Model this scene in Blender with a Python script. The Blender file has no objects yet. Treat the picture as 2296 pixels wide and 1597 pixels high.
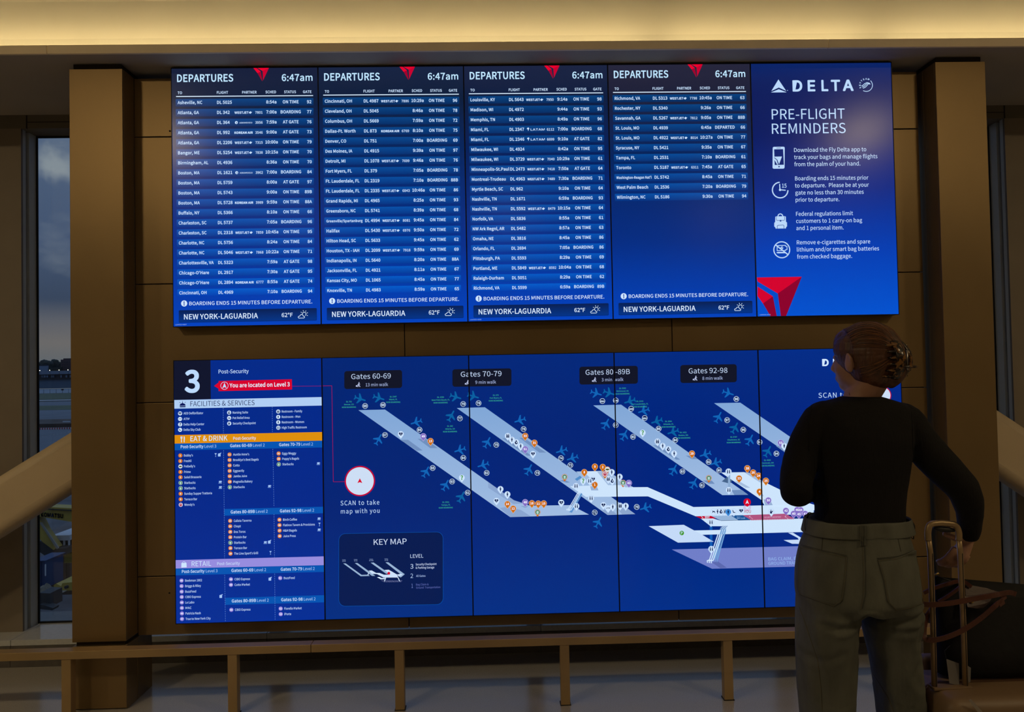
import bpy, bmesh, math, os, random
from mathutils import Vector, Matrix, noise
from mathutils.geometry import tessellate_polygon

random.seed(7)
scene = bpy.context.scene
COL = scene.collection

# ------------------------------------------------------------------ camera
F_PX, CX, CY = 1650.0, 1148.0, 798.5
RX, RY, RZ = -0.023, 0.0256, 0.0191
CAM = Vector((-0.2275, -3.4627, 1.49))

def rot3(rx, ry, rz):
    X = Matrix(((1, 0, 0), (0, math.cos(rx), -math.sin(rx)), (0, math.sin(rx), math.cos(rx))))
    Y = Matrix(((math.cos(ry), 0, math.sin(ry)), (0, 1, 0), (-math.sin(ry), 0, math.cos(ry))))
    Z = Matrix(((math.cos(rz), -math.sin(rz), 0), (math.sin(rz), math.cos(rz), 0), (0, 0, 1)))
    return Z @ X @ Y

RM = rot3(RX, RY, RZ)                       # wall axes (x right, y up, z to viewer) -> camera axes
WALL2W = Matrix(((1, 0, 0), (0, 0, -1), (0, 1, 0)))   # wall axes -> world axes (X right, Y away, Z up)
cam_data = bpy.data.cameras.new('camera')
cam = bpy.data.objects.new('camera', cam_data)
COL.objects.link(cam)
cam_data.sensor_fit = 'HORIZONTAL'
cam_data.sensor_width = 36.0
cam_data.lens = F_PX / 2296.0 * 36.0
cam_data.clip_start = 0.05
cam_data.clip_end = 3000
cam.matrix_world = Matrix.Translation(CAM) @ (WALL2W @ RM.transposed()).to_4x4()
scene.camera = cam

def ray(px, py):
    d = RM.transposed() @ Vector(((px - CX) / F_PX, -(py - CY) / F_PX, -1.0))
    return WALL2W @ d

def at(px, py, Y):
    """Point of the place at depth plane Y measured from the photograph."""
    d = ray(px, py)
    s = (Y - CAM.y) / d.y
    return CAM + s * d

# ------------------------------------------------------------------ colour management / exposure
scene.view_settings.view_transform = 'Standard'
scene.view_settings.look = 'None'
scene.view_settings.exposure = 0.0
scene.view_settings.gamma = 1.0
scene.view_settings.use_curve_mapping = False

# ------------------------------------------------------------------ world: dusk sky with broken cloud
world = bpy.data.worlds.new('dusk_sky')
scene.world = world
world.use_nodes = True
nt = world.node_tree
nt.nodes.clear()
def N(tree, t, **k):
    n = tree.nodes.new(t)
    for a, b in k.items():
        setattr(n, a, b)
    return n
wo = N(nt, 'ShaderNodeOutputWorld')
bg = N(nt, 'ShaderNodeBackground')
tc = N(nt, 'ShaderNodeTexCoord')
sep = N(nt, 'ShaderNodeSeparateXYZ')
ramp = N(nt, 'ShaderNodeValToRGB')
nt.links.new(tc.outputs['Generated'], sep.inputs[0])
nt.links.new(sep.outputs['Z'], ramp.inputs[0])
cr = ramp.color_ramp
cr.elements[0].position = 0.0
cr.elements[0].color = (0.135, 0.150, 0.170, 1)
cr.elements[1].position = 1.0
cr.elements[1].color = (0.34, 0.50, 0.80, 1)
for p, c in ((0.02, (0.16, 0.17, 0.18, 1)), (0.045, (0.215, 0.19, 0.175, 1)), (0.072, (0.15, 0.15, 0.17, 1)), (0.095, (0.058, 0.082, 0.135, 1)),
             (0.16, (0.082, 0.118, 0.20, 1)), (0.30, (0.115, 0.165, 0.26, 1)), (0.6, (0.21, 0.31, 0.50, 1))):
    e = cr.elements.new(p)
    e.color = c
mp = N(nt, 'ShaderNodeMapping')
mp.inputs['Scale'].default_value = (3.2, 3.2, 7.0)
mp.inputs['Location'].default_value = (1.35, 0.2, 0.95)
nz = N(nt, 'ShaderNodeTexNoise')
nz.inputs['Scale'].default_value = 1.6
nz.inputs['Detail'].default_value = 6
nz.inputs['Roughness'].default_value = 0.55
nt.links.new(tc.outputs['Generated'], mp.inputs[0])
nt.links.new(mp.outputs[0], nz.inputs['Vector'])
cl = N(nt, 'ShaderNodeValToRGB')
cl.color_ramp.elements[0].position = 0.60
cl.color_ramp.elements[0].color = (0, 0, 0, 1)
cl.color_ramp.elements[1].position = 0.95
cl.color_ramp.elements[1].color = (1, 1, 1, 1)
nt.links.new(nz.outputs['Fac'], cl.inputs[0])
mx = N(nt, 'ShaderNodeMixRGB')
mx.inputs[2].default_value = (0.33, 0.36, 0.38, 1)
nt.links.new(cl.outputs[0], mx.inputs[0])
nt.links.new(ramp.outputs[0], mx.inputs[1])
# the one brighter torn cloud high in the left window
cd_ = ray(132, 368).normalized()
vm = N(nt, 'ShaderNodeVectorMath', operation='SUBTRACT')
vm.inputs[1].default_value = tuple(cd_)
nt.links.new(tc.outputs['Generated'], vm.inputs[0])
n5 = N(nt, 'ShaderNodeTexNoise')
n5.inputs['Scale'].default_value = 34
n5.inputs['Detail'].default_value = 5
nt.links.new(tc.outputs['Generated'], n5.inputs['Vector'])
n5s = N(nt, 'ShaderNodeVectorMath', operation='MULTIPLY_ADD')
n5s.inputs[1].default_value = (0.045, 0.045, 0.045)
n5s.inputs[2].default_value = (-0.0225, -0.0225, -0.0225)
nt.links.new(n5.outputs['Color'], n5s.inputs[0])
vm2 = N(nt, 'ShaderNodeVectorMath', operation='ADD')
nt.links.new(vm.outputs[0], vm2.inputs[0])
nt.links.new(n5s.outputs[0], vm2.inputs[1])
ln_ = N(nt, 'ShaderNodeVectorMath', operation='LENGTH')
nt.links.new(vm2.outputs[0], ln_.inputs[0])
mr = N(nt, 'ShaderNodeMapRange')
mr.inputs[1].default_value = 0.006
mr.inputs[2].default_value = 0.026
mr.inputs[3].default_value = 0.85
mr.inputs[4].default_value = 0.0
mr.interpolation_type = 'SMOOTHSTEP'
nt.links.new(ln_.outputs['Value'], mr.inputs[0])
mx2 = N(nt, 'ShaderNodeMixRGB')
mx2.inputs[2].default_value = (0.36, 0.39, 0.40, 1)
nt.links.new(mr.outputs[0], mx2.inputs[0])
nt.links.new(mx.outputs[0], mx2.inputs[1])
nt.links.new(mx2.outputs[0], bg.inputs[0])
bg.inputs[1].default_value = 1.0
nt.links.new(bg.outputs[0], wo.inputs[0])

# ------------------------------------------------------------------ helpers
def srgb(r, g, b):
    f = lambda c: (c / 255 / 12.92) if c / 255 <= 0.04045 else ((c / 255 + 0.055) / 1.055) ** 2.4
    return (f(r), f(g), f(b), 1.0)

MATS = {}
def pbr(name, color, rough=0.5, metal=0.0, noise_scale=0, noise_amt=0.0, bump=0.0, bump_scale=60, spec=0.5,
        stretch=(1, 1, 1), emit=None, emit_s=1.0, rough_var=0.0):
    if name in MATS:
        return MATS[name]
    m = bpy.data.materials.new(name)
    m.use_nodes = True
    t = m.node_tree
    b = t.nodes['Principled BSDF']
    b.inputs['Base Color'].default_value = color
    b.inputs['Roughness'].default_value = rough
    b.inputs['Metallic'].default_value = metal
    b.inputs['Specular IOR Level'].default_value = spec
    if emit:
        b.inputs['Emission Color'].default_value = emit
        b.inputs['Emission Strength'].default_value = emit_s
    if noise_amt or bump or rough_var:
        c = N(t, 'ShaderNodeTexCoord')
        mp = N(t, 'ShaderNodeMapping')
        mp.inputs['Scale'].default_value = stretch
        t.links.new(c.outputs['Object'], mp.inputs[0])
    if noise_amt:
        n = N(t, 'ShaderNodeTexNoise')
        n.inputs['Scale'].default_value = noise_scale
        n.inputs['Detail'].default_value = 5
        t.links.new(mp.outputs[0], n.inputs['Vector'])
        r = N(t, 'ShaderNodeMapRange')
        r.inputs[1].default_value = 0.3
        r.inputs[2].default_value = 0.7
        r.inputs[3].default_value = 1 - noise_amt
        r.inputs[4].default_value = 1 + noise_amt
        t.links.new(n.outputs['Fac'], r.inputs[0])
        x = N(t, 'ShaderNodeVectorMath', operation='SCALE')
        x.inputs[0].default_value = color[:3]
        t.links.new(r.outputs[0], x.inputs['Scale'])
        t.links.new(x.outputs[0], b.inputs['Base Color'])
        if rough_var:
            r2 = N(t, 'ShaderNodeMapRange')
            r2.inputs[1].default_value = 0.3
            r2.inputs[2].default_value = 0.7
            r2.inputs[3].default_value = rough - rough_var
            r2.inputs[4].default_value = rough + rough_var
            t.links.new(n.outputs['Fac'], r2.inputs[0])
            t.links.new(r2.outputs[0], b.inputs['Roughness'])
    if bump:
        n2 = N(t, 'ShaderNodeTexNoise')
        n2.inputs['Scale'].default_value = bump_scale
        n2.inputs['Detail'].default_value = 4
        t.links.new(mp.outputs[0], n2.inputs['Vector'])
        bp = N(t, 'ShaderNodeBump')
        bp.inputs['Strength'].default_value = bump
        bp.inputs['Distance'].default_value = 0.01
        t.links.new(n2.outputs['Fac'], bp.inputs['Height'])
        t.links.new(bp.outputs[0], b.inputs['Normal'])
    MATS[name] = m
    return m

def origin_of(o):
    v = Vector((0, 0, 0))
    while o:
        v += o.location
        o = o.parent
    return v

def link_mesh(name, verts, faces, mat, parent=None, smooth=False, origin=None):
    """verts in world coordinates; the object's own origin is put at `origin` (default: parent's)."""
    po = origin_of(parent) if parent else Vector((0, 0, 0))
    og = Vector(origin) if origin is not None else po
    me = bpy.data.meshes.new(name)
    me.from_pydata([tuple(Vector(v) - og) for v in verts], [], faces)
    if mat:
        me.materials.append(mat)
    if smooth:
        for p in me.polygons:
            p.use_smooth = True
    me.update()
    o = bpy.data.objects.new(name, me)
    COL.objects.link(o)
    if parent:
        o.parent = parent
    o.location = og - po
    return o

def bm_obj(name, bm, mat, parent=None, smooth=False, origin=None):
    po = origin_of(parent) if parent else Vector((0, 0, 0))
    og = Vector(origin) if origin is not None else po
    bmesh.ops.translate(bm, verts=bm.verts, vec=-og)
    me = bpy.data.meshes.new(name)
    bm.to_mesh(me)
    bm.free()
    if mat:
        me.materials.append(mat)
    if smooth:
        for p in me.polygons:
            p.use_smooth = True
    o = bpy.data.objects.new(name, me)
    COL.objects.link(o)
    if parent:
        o.parent = parent
    o.location = og - po
    return o

def add_box(bm, x0, x1, y0, y1, z0, z1, bev=0.0):
    r = bmesh.ops.create_cube(bm, size=1.0)
    vs = r['verts']
    for v in vs:
        v.co = Vector(((x0 + x1) / 2 + v.co.x * (x1 - x0), (y0 + y1) / 2 + v.co.y * (y1 - y0), (z0 + z1) / 2 + v.co.z * (z1 - z0)))
    if bev:
        es = list({e for v in vs for e in v.link_edges})
        bmesh.ops.bevel(bm, geom=es, offset=bev, segments=2, profile=0.5, affect='EDGES')

def box(name, x0, x1, y0, y1, z0, z1, mat, parent=None, bev=0.0):
    bm = bmesh.new()
    add_box(bm, x0, x1, y0, y1, z0, z1, bev)
    return bm_obj(name, bm, mat, parent)

def empty(name, loc):
    o = bpy.data.objects.new(name, None)
    o.empty_display_size = 0.1
    COL.objects.link(o)
    o.location = loc
    return o

def tag(o, label=None, cat=None, group=None, kind=None):
    if label: o['label'] = label
    if cat: o['category'] = cat
    if group: o['group'] = group
    if kind: o['kind'] = kind
    return o

def tube_mesh(bm, pts, rads, seg=12, flat=1.0, cap=True, up=Vector((0, 0, 1))):
    """Loft of circles along pts; flat squashes one axis."""
    rings = []
    n = len(pts)
    pts = [Vector(p) for p in pts]
    if not isinstance(rads, (list, tuple)):
        rads = [rads] * n
    prev = None
    for i, p in enumerate(pts):
        t = (pts[min(i + 1, n - 1)] - pts[max(i - 1, 0)]).normalized()
        if prev is None:
            a = t.cross(up)
            if a.length < 1e-3:
                a = t.cross(Vector((0, 1, 0)))
            a.normalize()
        else:
            a = (prev - t * prev.dot(t)).normalized()
        prev = a
        b = t.cross(a).normalized()
        ring = []
        for k in range(seg):
            an = 2 * math.pi * k / seg
            ring.append(bm.verts.new(p + a * math.cos(an) * rads[i] + b * math.sin(an) * rads[i] * flat))
        rings.append(ring)
    for i in range(n - 1):
        for k in range(seg):
            bm.faces.new((rings[i][k], rings[i][(k + 1) % seg], rings[i + 1][(k + 1) % seg], rings[i + 1][k]))
    if cap:
        bm.faces.new(rings[0][::-1])
        bm.faces.new(rings[-1])
    return rings

def tube(name, pts, rads, mat, parent=None, seg=12, flat=1.0):
    bm = bmesh.new()
    tube_mesh(bm, pts, rads, seg, flat)
    bmesh.ops.recalc_face_normals(bm, faces=bm.faces)
    return bm_obj(name, bm, mat, parent, smooth=True)

def bez(pts, n=8):
    """Catmull-Rom through pts."""
    P = [Vector(p) for p in pts]
    out = []
    for i in range(len(P) - 1):
        a, b, c, d = P[max(i - 1, 0)], P[i], P[i + 1], P[min(i + 2, len(P) - 1)]
        for k in range(n):
            t = k / n
            out.append(0.5 * ((2 * b) + (c - a) * t + (2 * a - 5 * b + 4 * c - d) * t * t + (3 * b - a - 3 * c + d) * t ** 3))
    out.append(P[-1])
    return out

# ------------------------------------------------------------------ materials of the place
M_BRONZE = pbr('bronze_panel', (0.30, 0.205, 0.095, 1), rough=0.42, metal=0.65, noise_scale=1.2, noise_amt=0.16, stretch=(1, 1, 0.6),
               bump=0.012, bump_scale=220, rough_var=0.04)
M_BRONZE_D = pbr('bronze_core', (0.035, 0.026, 0.016, 1), rough=0.5, metal=0.4)
M_RAIL = pbr('bronze_rail', (0.46, 0.32, 0.15, 1), rough=0.42, metal=0.35, noise_scale=2, noise_amt=0.12, bump=0.04, bump_scale=120)
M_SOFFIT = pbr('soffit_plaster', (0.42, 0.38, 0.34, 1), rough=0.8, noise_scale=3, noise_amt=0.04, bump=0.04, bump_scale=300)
M_COVE = pbr('cove_plaster', (0.80, 0.74, 0.64, 1), rough=0.85, noise_scale=2, noise_amt=0.03, bump=0.03, bump_scale=200)
M_CLAD = pbr('beige_cladding', (0.25, 0.21, 0.165, 1), rough=0.55, noise_scale=6, noise_amt=0.05)
M_FRAME = pbr('window_frame_paint', (0.70, 0.76, 0.80, 1), rough=0.45)
M_SLOT = pbr('black_slot', (0.01, 0.01, 0.01, 1), rough=0.8)
M_SILL = pbr('pale_stone_sill', (0.60, 0.63, 0.66, 1), rough=0.14, noise_scale=60, noise_amt=0.06)
M_BEAM = pbr('cream_painted_steel', (0.66, 0.54, 0.37, 1), rough=0.5, bump=0.12, bump_scale=160, noise_scale=5, noise_amt=0.04)
M_CURB = pbr('curb_stone', (0.12, 0.11, 0.10, 1), rough=0.5, noise_scale=40, noise_amt=0.12)
M_BEZEL = pbr('black_bezel', (0.006, 0.006, 0.007, 1), rough=0.4)

def floor_material():
    m = bpy.data.materials.new('terrazzo_floor')
    m.use_nodes = True
    t = m.node_tree
    b = t.nodes['Principled BSDF']
    c = N(t, 'ShaderNodeTexCoord')
    n = N(t, 'ShaderNodeTexNoise')
    n.inputs['Scale'].default_value = 420
    n.inputs['Detail'].default_value = 2
    v = N(t, 'ShaderNodeTexVoronoi')
    v.inputs['Scale'].default_value = 150
    n3 = N(t, 'ShaderNodeTexNoise')
    n3.inputs['Scale'].default_value = 1.3
    for q in (n, v, n3):
        t.links.new(c.outputs['Object'], q.inputs['Vector'])
    r = N(t, 'ShaderNodeValToRGB')
    r.color_ramp.elements[0].position = 0.36
    r.color_ramp.elements[0].color = (0.33, 0.31, 0.29, 1)
    r.color_ramp.elements[1].position = 0.60
    r.color_ramp.elements[1].color = (0.50, 0.48, 0.45, 1)
    t.links.new(n.outputs['Fac'], r.inputs[0])
    r2 = N(t, 'ShaderNodeValToRGB')
    r2.color_ramp.elements[0].position = 0.10
    r2.color_ramp.elements[0].color = (0.10, 0.09, 0.085, 1)
    r2.color_ramp.elements[1].position = 0.17
    r2.color_ramp.elements[1].color = (1, 1, 1, 1)
    t.links.new(v.outputs['Distance'], r2.inputs[0])
    mm = N(t, 'ShaderNodeMixRGB', blend_type='MULTIPLY')
    mm.inputs[0].default_value = 0.45
    t.links.new(r.outputs[0], mm.inputs[1])
    t.links.new(r2.outputs[0], mm.inputs[2])
    t.links.new(mm.outputs[0], b.inputs['Base Color'])
    rr = N(t, 'ShaderNodeMapRange')
    rr.inputs[3].default_value = 0.14
    rr.inputs[4].default_value = 0.20
    t.links.new(n3.outputs['Fac'], rr.inputs[0])
    t.links.new(rr.outputs[0], b.inputs['Roughness'])
    b.inputs['Specular IOR Level'].default_value = 0.8
    return m
M_FLOOR = floor_material()

def glass_material():
    m = bpy.data.materials.new('window_glass')
    m.use_nodes = True
    t = m.node_tree
    t.nodes.clear()
    o = N(t, 'ShaderNodeOutputMaterial')
    tr = N(t, 'ShaderNodeBsdfTransparent')
    tr.inputs[0].default_value = (0.86, 0.90, 0.93, 1)
    gl = N(t, 'ShaderNodeBsdfGlossy')
    gl.inputs['Roughness'].default_value = 0.02
    fr = N(t, 'ShaderNodeFresnel')
    fr.inputs[0].default_value = 1.5
    mxs = N(t, 'ShaderNodeMixShader')
    t.links.new(fr.outputs[0], mxs.inputs[0])
    t.links.new(tr.outputs[0], mxs.inputs[1])
    t.links.new(gl.outputs[0], mxs.inputs[2])
    t.links.new(mxs.outputs[0], o.inputs[0])
    return m
M_GLASS = glass_material()

# ------------------------------------------------------------------ lamps of the hall
def emit_mat(name, color, s):
    m = bpy.data.materials.new(name)
    m.use_nodes = True
    t = m.node_tree
    t.nodes.clear()
    o = N(t, 'ShaderNodeOutputMaterial')
    e = N(t, 'ShaderNodeEmission')
    e.inputs[0].default_value = color
    e.inputs[1].default_value = s
    t.links.new(e.outputs[0], o.inputs[0])
    return m

DOWN_POWER = 26.0
WARM = (1.0, 0.76, 0.42)
CEIL_Z = 3.62
down_spots = [(-5.4, -3.0), (-3.1, -3.0), (3.1, -3.0), (5.4, -3.0), (-2.8, -6.2), (0.0, -6.2), (2.8, -6.2)]
for i, (lx, ly) in enumerate(down_spots):
    ld = bpy.data.lights.new('downlight_lamp', 'AREA')
    ld.shape = 'DISK'
    ld.size = 0.35
    ld.energy = (DOWN_POWER if lx < 0 else DOWN_POWER * 0.8) if ly > -4 else DOWN_POWER * 0.2
    ld.color = WARM
    lo = bpy.data.objects.new('downlight_lamp', ld)
    COL.objects.link(lo)
    lo.location = (lx, ly, CEIL_Z - 0.03)

# ------------------------------------------------------------------ room shell
def struct(o):
    o['kind'] = 'structure'
    return o

struct(box('floor', -8, 8, -9, 0.9, -0.2, 0.0, M_FLOOR))
SOF_Z, SOF_Y0, SOF_Y1 = 2.960, -0.15, 0.62
# main ceiling: flat part plus the sloping cove that comes down behind the lip
prof = [(-9.0, CEIL_Z), (-0.62, CEIL_Z), (-0.42, 3.60), (-0.24, 3.53), (-0.10, 3.42), (0.02, 3.28), (0.10, 3.14), (0.13, 3.02), (0.13, 3.00),
        (0.19, 3.00), (0.19, 3.75), (-9.0, 3.75)]
vs, fs = [], []
for x in (-8, 8):
    vs += [(x, y, z) for y, z in prof]
n = len(prof)
for i in range(n):
    fs.append((i, (i + 1) % n, n + (i + 1) % n, n + i))
bmc = bmesh.new()
bv = [bmc.verts.new(v) for v in vs]
for f in fs:
    bmc.faces.new([bv[i] for i in f])
bmc.faces.new([bv[i] for i in range(n)][::-1])
bmc.faces.new([bv[i] for i in range(n, 2 * n)])
bmesh.ops.recalc_face_normals(bmc, faces=bmc.faces)
ceiling = struct(bm_obj('ceiling', bmc, M_COVE))
# hairline crack in the cove plaster
ck = [at(x, y, -0.02) for x, y in ((287, 16), (300, 28), (318, 42), (345, 54), (380, 61), (430, 65), (480, 70))]
def on_cove(px, py):
    best = None
    for i in range(3, 8):
        (y0, z0), (y1, z1) = prof[i], prof[i + 1]
        d = ray(px, py)
        # intersect with the plane through the profile segment
        nx, nz_ = (z1 - z0), -(y1 - y0)
        den = d.y * nx + d.z * nz_
        if abs(den) < 1e-9:
            continue
        s = ((y0 - CAM.y) * nx + (z0 - CAM.z) * nz_) / den
        p = CAM + s * d
        if min(y0, y1) - 1e-6 <= p.y <= max(y0, y1) + 1e-6:
            best = p
    return best
ckp = [on_cove(x, y) for x, y in ((287, 16), (300, 28), (318, 42), (345, 54), (380, 61), (430, 65), (480, 70))]
if all(p is not None for p in ckp):
    tube('hairline_crack', [p + Vector((0, -0.0003, 0)) for p in ckp], 0.0006, pbr('crack', (0.25, 0.19, 0.12, 1)), parent=ceiling, seg=4)

# soffit with its bright lip in lengths with fine joints, and the light trough above
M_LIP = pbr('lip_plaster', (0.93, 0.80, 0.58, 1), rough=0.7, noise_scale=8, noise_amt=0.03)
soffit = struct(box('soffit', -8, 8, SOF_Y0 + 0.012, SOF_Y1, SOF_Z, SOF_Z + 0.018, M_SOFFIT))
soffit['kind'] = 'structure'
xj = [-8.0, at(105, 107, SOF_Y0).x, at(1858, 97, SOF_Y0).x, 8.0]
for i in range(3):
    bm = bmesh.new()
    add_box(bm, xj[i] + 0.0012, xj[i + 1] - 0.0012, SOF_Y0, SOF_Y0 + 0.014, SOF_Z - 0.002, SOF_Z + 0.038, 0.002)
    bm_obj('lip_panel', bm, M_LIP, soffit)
box('trough_back', -8, 8, 0.20, 0.22, SOF_Z + 0.018, SOF_Z + 0.14, M_SOFFIT, soffit)
# header beam over the window line
header = struct(box('trim_1', -8, 8, SOF_Y1, 0.79, 2.885, 3.6, pbr('header_panel', (0.16, 0.14, 0.11, 1), rough=0.6)))
for x in [-7.2, -5.1, at(60, 270, SOF_Y1).x, -1.42, 0.0, 1.40, at(2252, 255, SOF_Y1).x, 5.0]:
    box('joint', x - 0.003, x + 0.003, SOF_Y1 - 0.002, SOF_Y1 + 0.01, 2.885, 2.958, M_SLOT, header)
box('joint', at(60, 270, SOF_Y1).x, at(2252, 255, SOF_Y1).x, SOF_Y1 - 0.002, SOF_Y1 + 0.01, 2.918, 2.921, M_SLOT, header)
M_HALL = pbr('hall_wall_paint', (0.30, 0.25, 0.19, 1), rough=0.8)
struct(box('wall_front', -8.2, 8.2, -9.2, -9.0, 0, 3.75, M_HALL))
struct(box('wall_left', -8.2, -8.0, -9.0, 1.0, 0, 3.75, M_HALL))
struct(box('wall_right', 8.0, 8.2, -9.0, 1.0, 0, 3.75, M_HALL))
# stone curb with pale sill under the windows
SILL_Z = 0.14
GY = 0.76
curb = struct(box('baseboard_back', -8, 8, 0.50, 1.0, -0.05, SILL_Z - 0.012, M_CURB))
sxj = [-8, -5.4, at(27, 1450, 0.5).x, -1.45, 0.0, 1.45, 2.95, 5.5, 8]
for i in range(len(sxj) - 1):
    bm = bmesh.new()
    add_box(bm, sxj[i] + 0.001, sxj[i + 1] - 0.001, 0.488, GY - 0.001, SILL_Z - 0.03, SILL_Z, 0.002)
    bm_obj('sill_slab', bm, M_SILL, curb)
    bm = bmesh.new()
    add_box(bm, sxj[i] + 0.001, sxj[i + 1] - 0.001, 0.484, 0.50, 0.0, SILL_Z - 0.031, 0.001)
    bm_obj('face_slab', bm, M_CURB, curb)

# ------------------------------------------------------------------ window line
XL = at(84, 700, GY).x
XR = at(2222, 500, GY).x
win_x = [(-7.4, -6.0), (-5.9, -4.5), (XL, -1.50), (-1.42, -0.06), (0.02, 1.38), (1.46, XR), (4.5, 5.9), (6.0, 7.4)]
for i, (a, b) in enumerate(win_x):
    w = struct(empty('window_%d' % (i + 1), ((a + b) / 2, GY, SILL_Z)))
    bm = bmesh.new()
    add_box(bm, a, b, GY - 0.003, GY + 0.003, SILL_Z, 2.885)
    bm_obj('pane', bm, M_GLASS, w)
    bm = bmesh.new()
    for x0, x1, z0, z1 in ((a, a + 0.006, SILL_Z, 2.885), (b - 0.006, b, SILL_Z, 2.885), (a, b, SILL_Z, SILL_Z + 0.008), (a, b, 2.877, 2.885)):
        add_box(bm, x0, x1, GY - 0.008, GY + 0.004, z0, z1)
    bm_obj('gasket', bm, M_SLOT, w)
    for x in (a, b):
        s = -1 if x == a else 1
        if (x == XL) or (x == XR):
            continue
        box('window_frame', min(x, x + 0.04 * s), max(x, x + 0.04 * s), 0.70, 0.85, SILL_Z, 2.885, M_FRAME, w)

# wide mullion columns beside the display wall: cladding, slot and painted frame returns
def side_column(name, sgn, xg):
    c = struct(empty(name, (xg + sgn * 0.25, 0.70, SILL_Z)))
    far = xg + sgn * 1.55
    def bx(n, xa, y0, y1, m):
        return box(n, min(xa, far), max(xa, far), y0, y1, SILL_Z, 2.885, m, c)
    bx('cladding_panel', xg, 0.620, 0.634, M_CLAD)
    bx('window_frame', xg, 0.635, 0.660, M_FRAME)
    bx('slot', xg + sgn * 0.03, 0.660, 0.690, M_SLOT)
    bx('window_frame', xg, 0.690, GY - 0.004, M_FRAME)
    return c
cl_ = side_column('wall_back_left', -1, XL)
cr_ = side_column('wall_back_right', 1, XR)

# ------------------------------------------------------------------ cove light strip (in lengths with gaps between)
M_LED = emit_mat('warm_led', (1.0, 0.79, 0.38, 1), 14.0)
gaps = [-8.0, -5.2, -2.9, at(1480, 60, 0.0).x - 0.0, at(1985, 60, 0.0).x, 4.6, 8.0]
led = tag(empty('cove_light', (0, -0.02, SOF_Z + 0.018)), 'hidden warm linear cove light glowing above the soffit lip', 'cove light')
for i in range(len(gaps) - 1):
    bm = bmesh.new()
    add_box(bm, gaps[i] + 0.03, gaps[i + 1] - 0.03, 0.012, 0.026, SOF_Z + 0.072, SOF_Z + 0.082)
    bm_obj('light_strip', bm, M_LED, led)
    bm = bmesh.new()
    add_box(bm, gaps[i] + 0.02, gaps[i + 1] - 0.02, 0.008, 0.030, SOF_Z + 0.018, SOF_Z + 0.071)
    bm_obj('light_channel', bm, M_SOFFIT, led)

# ------------------------------------------------------------------ display wall of bronze panels
WY = 0.055
WX0, WX1, WZ0, WZ1 = -1.915, 1.872, 0.293, 2.928
wall = struct(box('wall_back', WX0 + 0.01, WX1 - 0.01, WY + 0.012, WY + 0.10, WZ0 + 0.004, WZ1 - 0.004, M_BRONZE_D))
wall['kind'] = 'structure'
cols = [WX0, -0.648, 0.635, WX1]
rows = [WZ0, 0.567, 1.382, 1.943, 2.645, WZ1]
for i in range(3):
    for j in range(5):
        g = 0.0022
        bm = bmesh.new()
        dy = random.uniform(-0.0006, 0.0006)
        add_box(bm, cols[i] + g, cols[i + 1] - g, WY + dy, WY + 0.012, rows[j] + g, rows[j + 1] - g, 0.0015)
        bm_obj('wall_panel', bm, M_BRONZE, wall)
for (px, py) in ((381, 294), (380, 1330)):
    p = at(px, py, WY)
    tube('screw', [(p.x, WY + 0.002, p.z), (p.x, WY - 0.002, p.z)], 0.004, M_SLOT, wall, seg=10)
wall.location = wall.location

# ------------------------------------------------------------------ clad pillars either side
def pillar(x0, x1, side, label):
    t = tag(empty('clad_pillar', ((x0 + x1) / 2, 0.075, 0)), label, 'pillar', 'bronze pillars framing the display wall')
    y0, y1 = -0.05, 0.20
    box('core', x0 + 0.012, x1 - 0.012, y0 + 0.014, y1 - 0.01, 0.0, 2.957, M_BRONZE_D, t)
    for n_, z0, z1, a, b in (('upper_panel', 0.306, 2.93, 0.0, 0), ('lower_panel', 0.006, 0.287, 0, 0)):
        bm = bmesh.new()
        add_box(bm, x0, x1, y0, y0 + 0.012, z0, z1, 0.0015)
        bm_obj(n_, bm, M_BRONZE, t)
        for sx in (0, 1):
            xx = (x0, x0 + 0.010) if sx == 0 else (x1 - 0.010, x1)
            inner = (sx == 1) if side == 'left' else (sx == 0)
            for ya, yb in ((y0 + 0.013, WY - 0.004), (WY - 0.001, y1)):
                if inner and z0 > 0.2 and ya > 0:
                    zz0, zz1 = WZ0, z1
                bm = bmesh.new()
                add_box(bm, xx[0], xx[1], ya, yb, z0 if z0 > 0.2 else 0.0, z1, 0.001)
                bm_obj('side_panel', bm, M_BRONZE, t)
    return t
pillar(-2.158, -1.916, 'left', 'brushed bronze pillar left of the departure screens, handrail crossing its foot')
pillar(1.898, 2.139, 'right', 'brushed bronze pillar right of the screens, behind the traveller\'s suitcase')

# ------------------------------------------------------------------ low guard rail
rail = tag(empty('guard_rail', (0, -0.125, 0)), 'low bronze guard rail on square posts in front of the display wall', 'railing')
seams = [-6.0, -3.0, -1.059, 1.35, 3.6, 6.0]
for i in range(len(seams) - 1):
    bm = bmesh.new()
    add_box(bm, seams[i] + 0.0012, seams[i + 1] - 0.0012, -0.152, -0.098, 0.268, 0.303, 0.002)
    bm_obj('top_rail', bm, M_RAIL, rail)
px_ = [-5.08, -4.34, -3.60, -2.868, -2.130, -1.406, -0.670, 0.068, 0.804, 1.541, 2.278, 3.015, 3.75, 4.49, 5.2]
for x in px_:
    bm = bmesh.new()
    add_box(bm, x - 0.0205, x + 0.0205, -0.148, -0.108, 0.0, 0.2675, 0.0015)
    bm_obj('post', bm, M_RAIL, rail)
    bm = bmesh.new()
    add_box(bm, x - 0.024, x + 0.024, -0.150, -0.104, 0.0, 0.004, 0.001)
    bm_obj('foot_plate', bm, M_BRONZE_D, rail)

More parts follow.
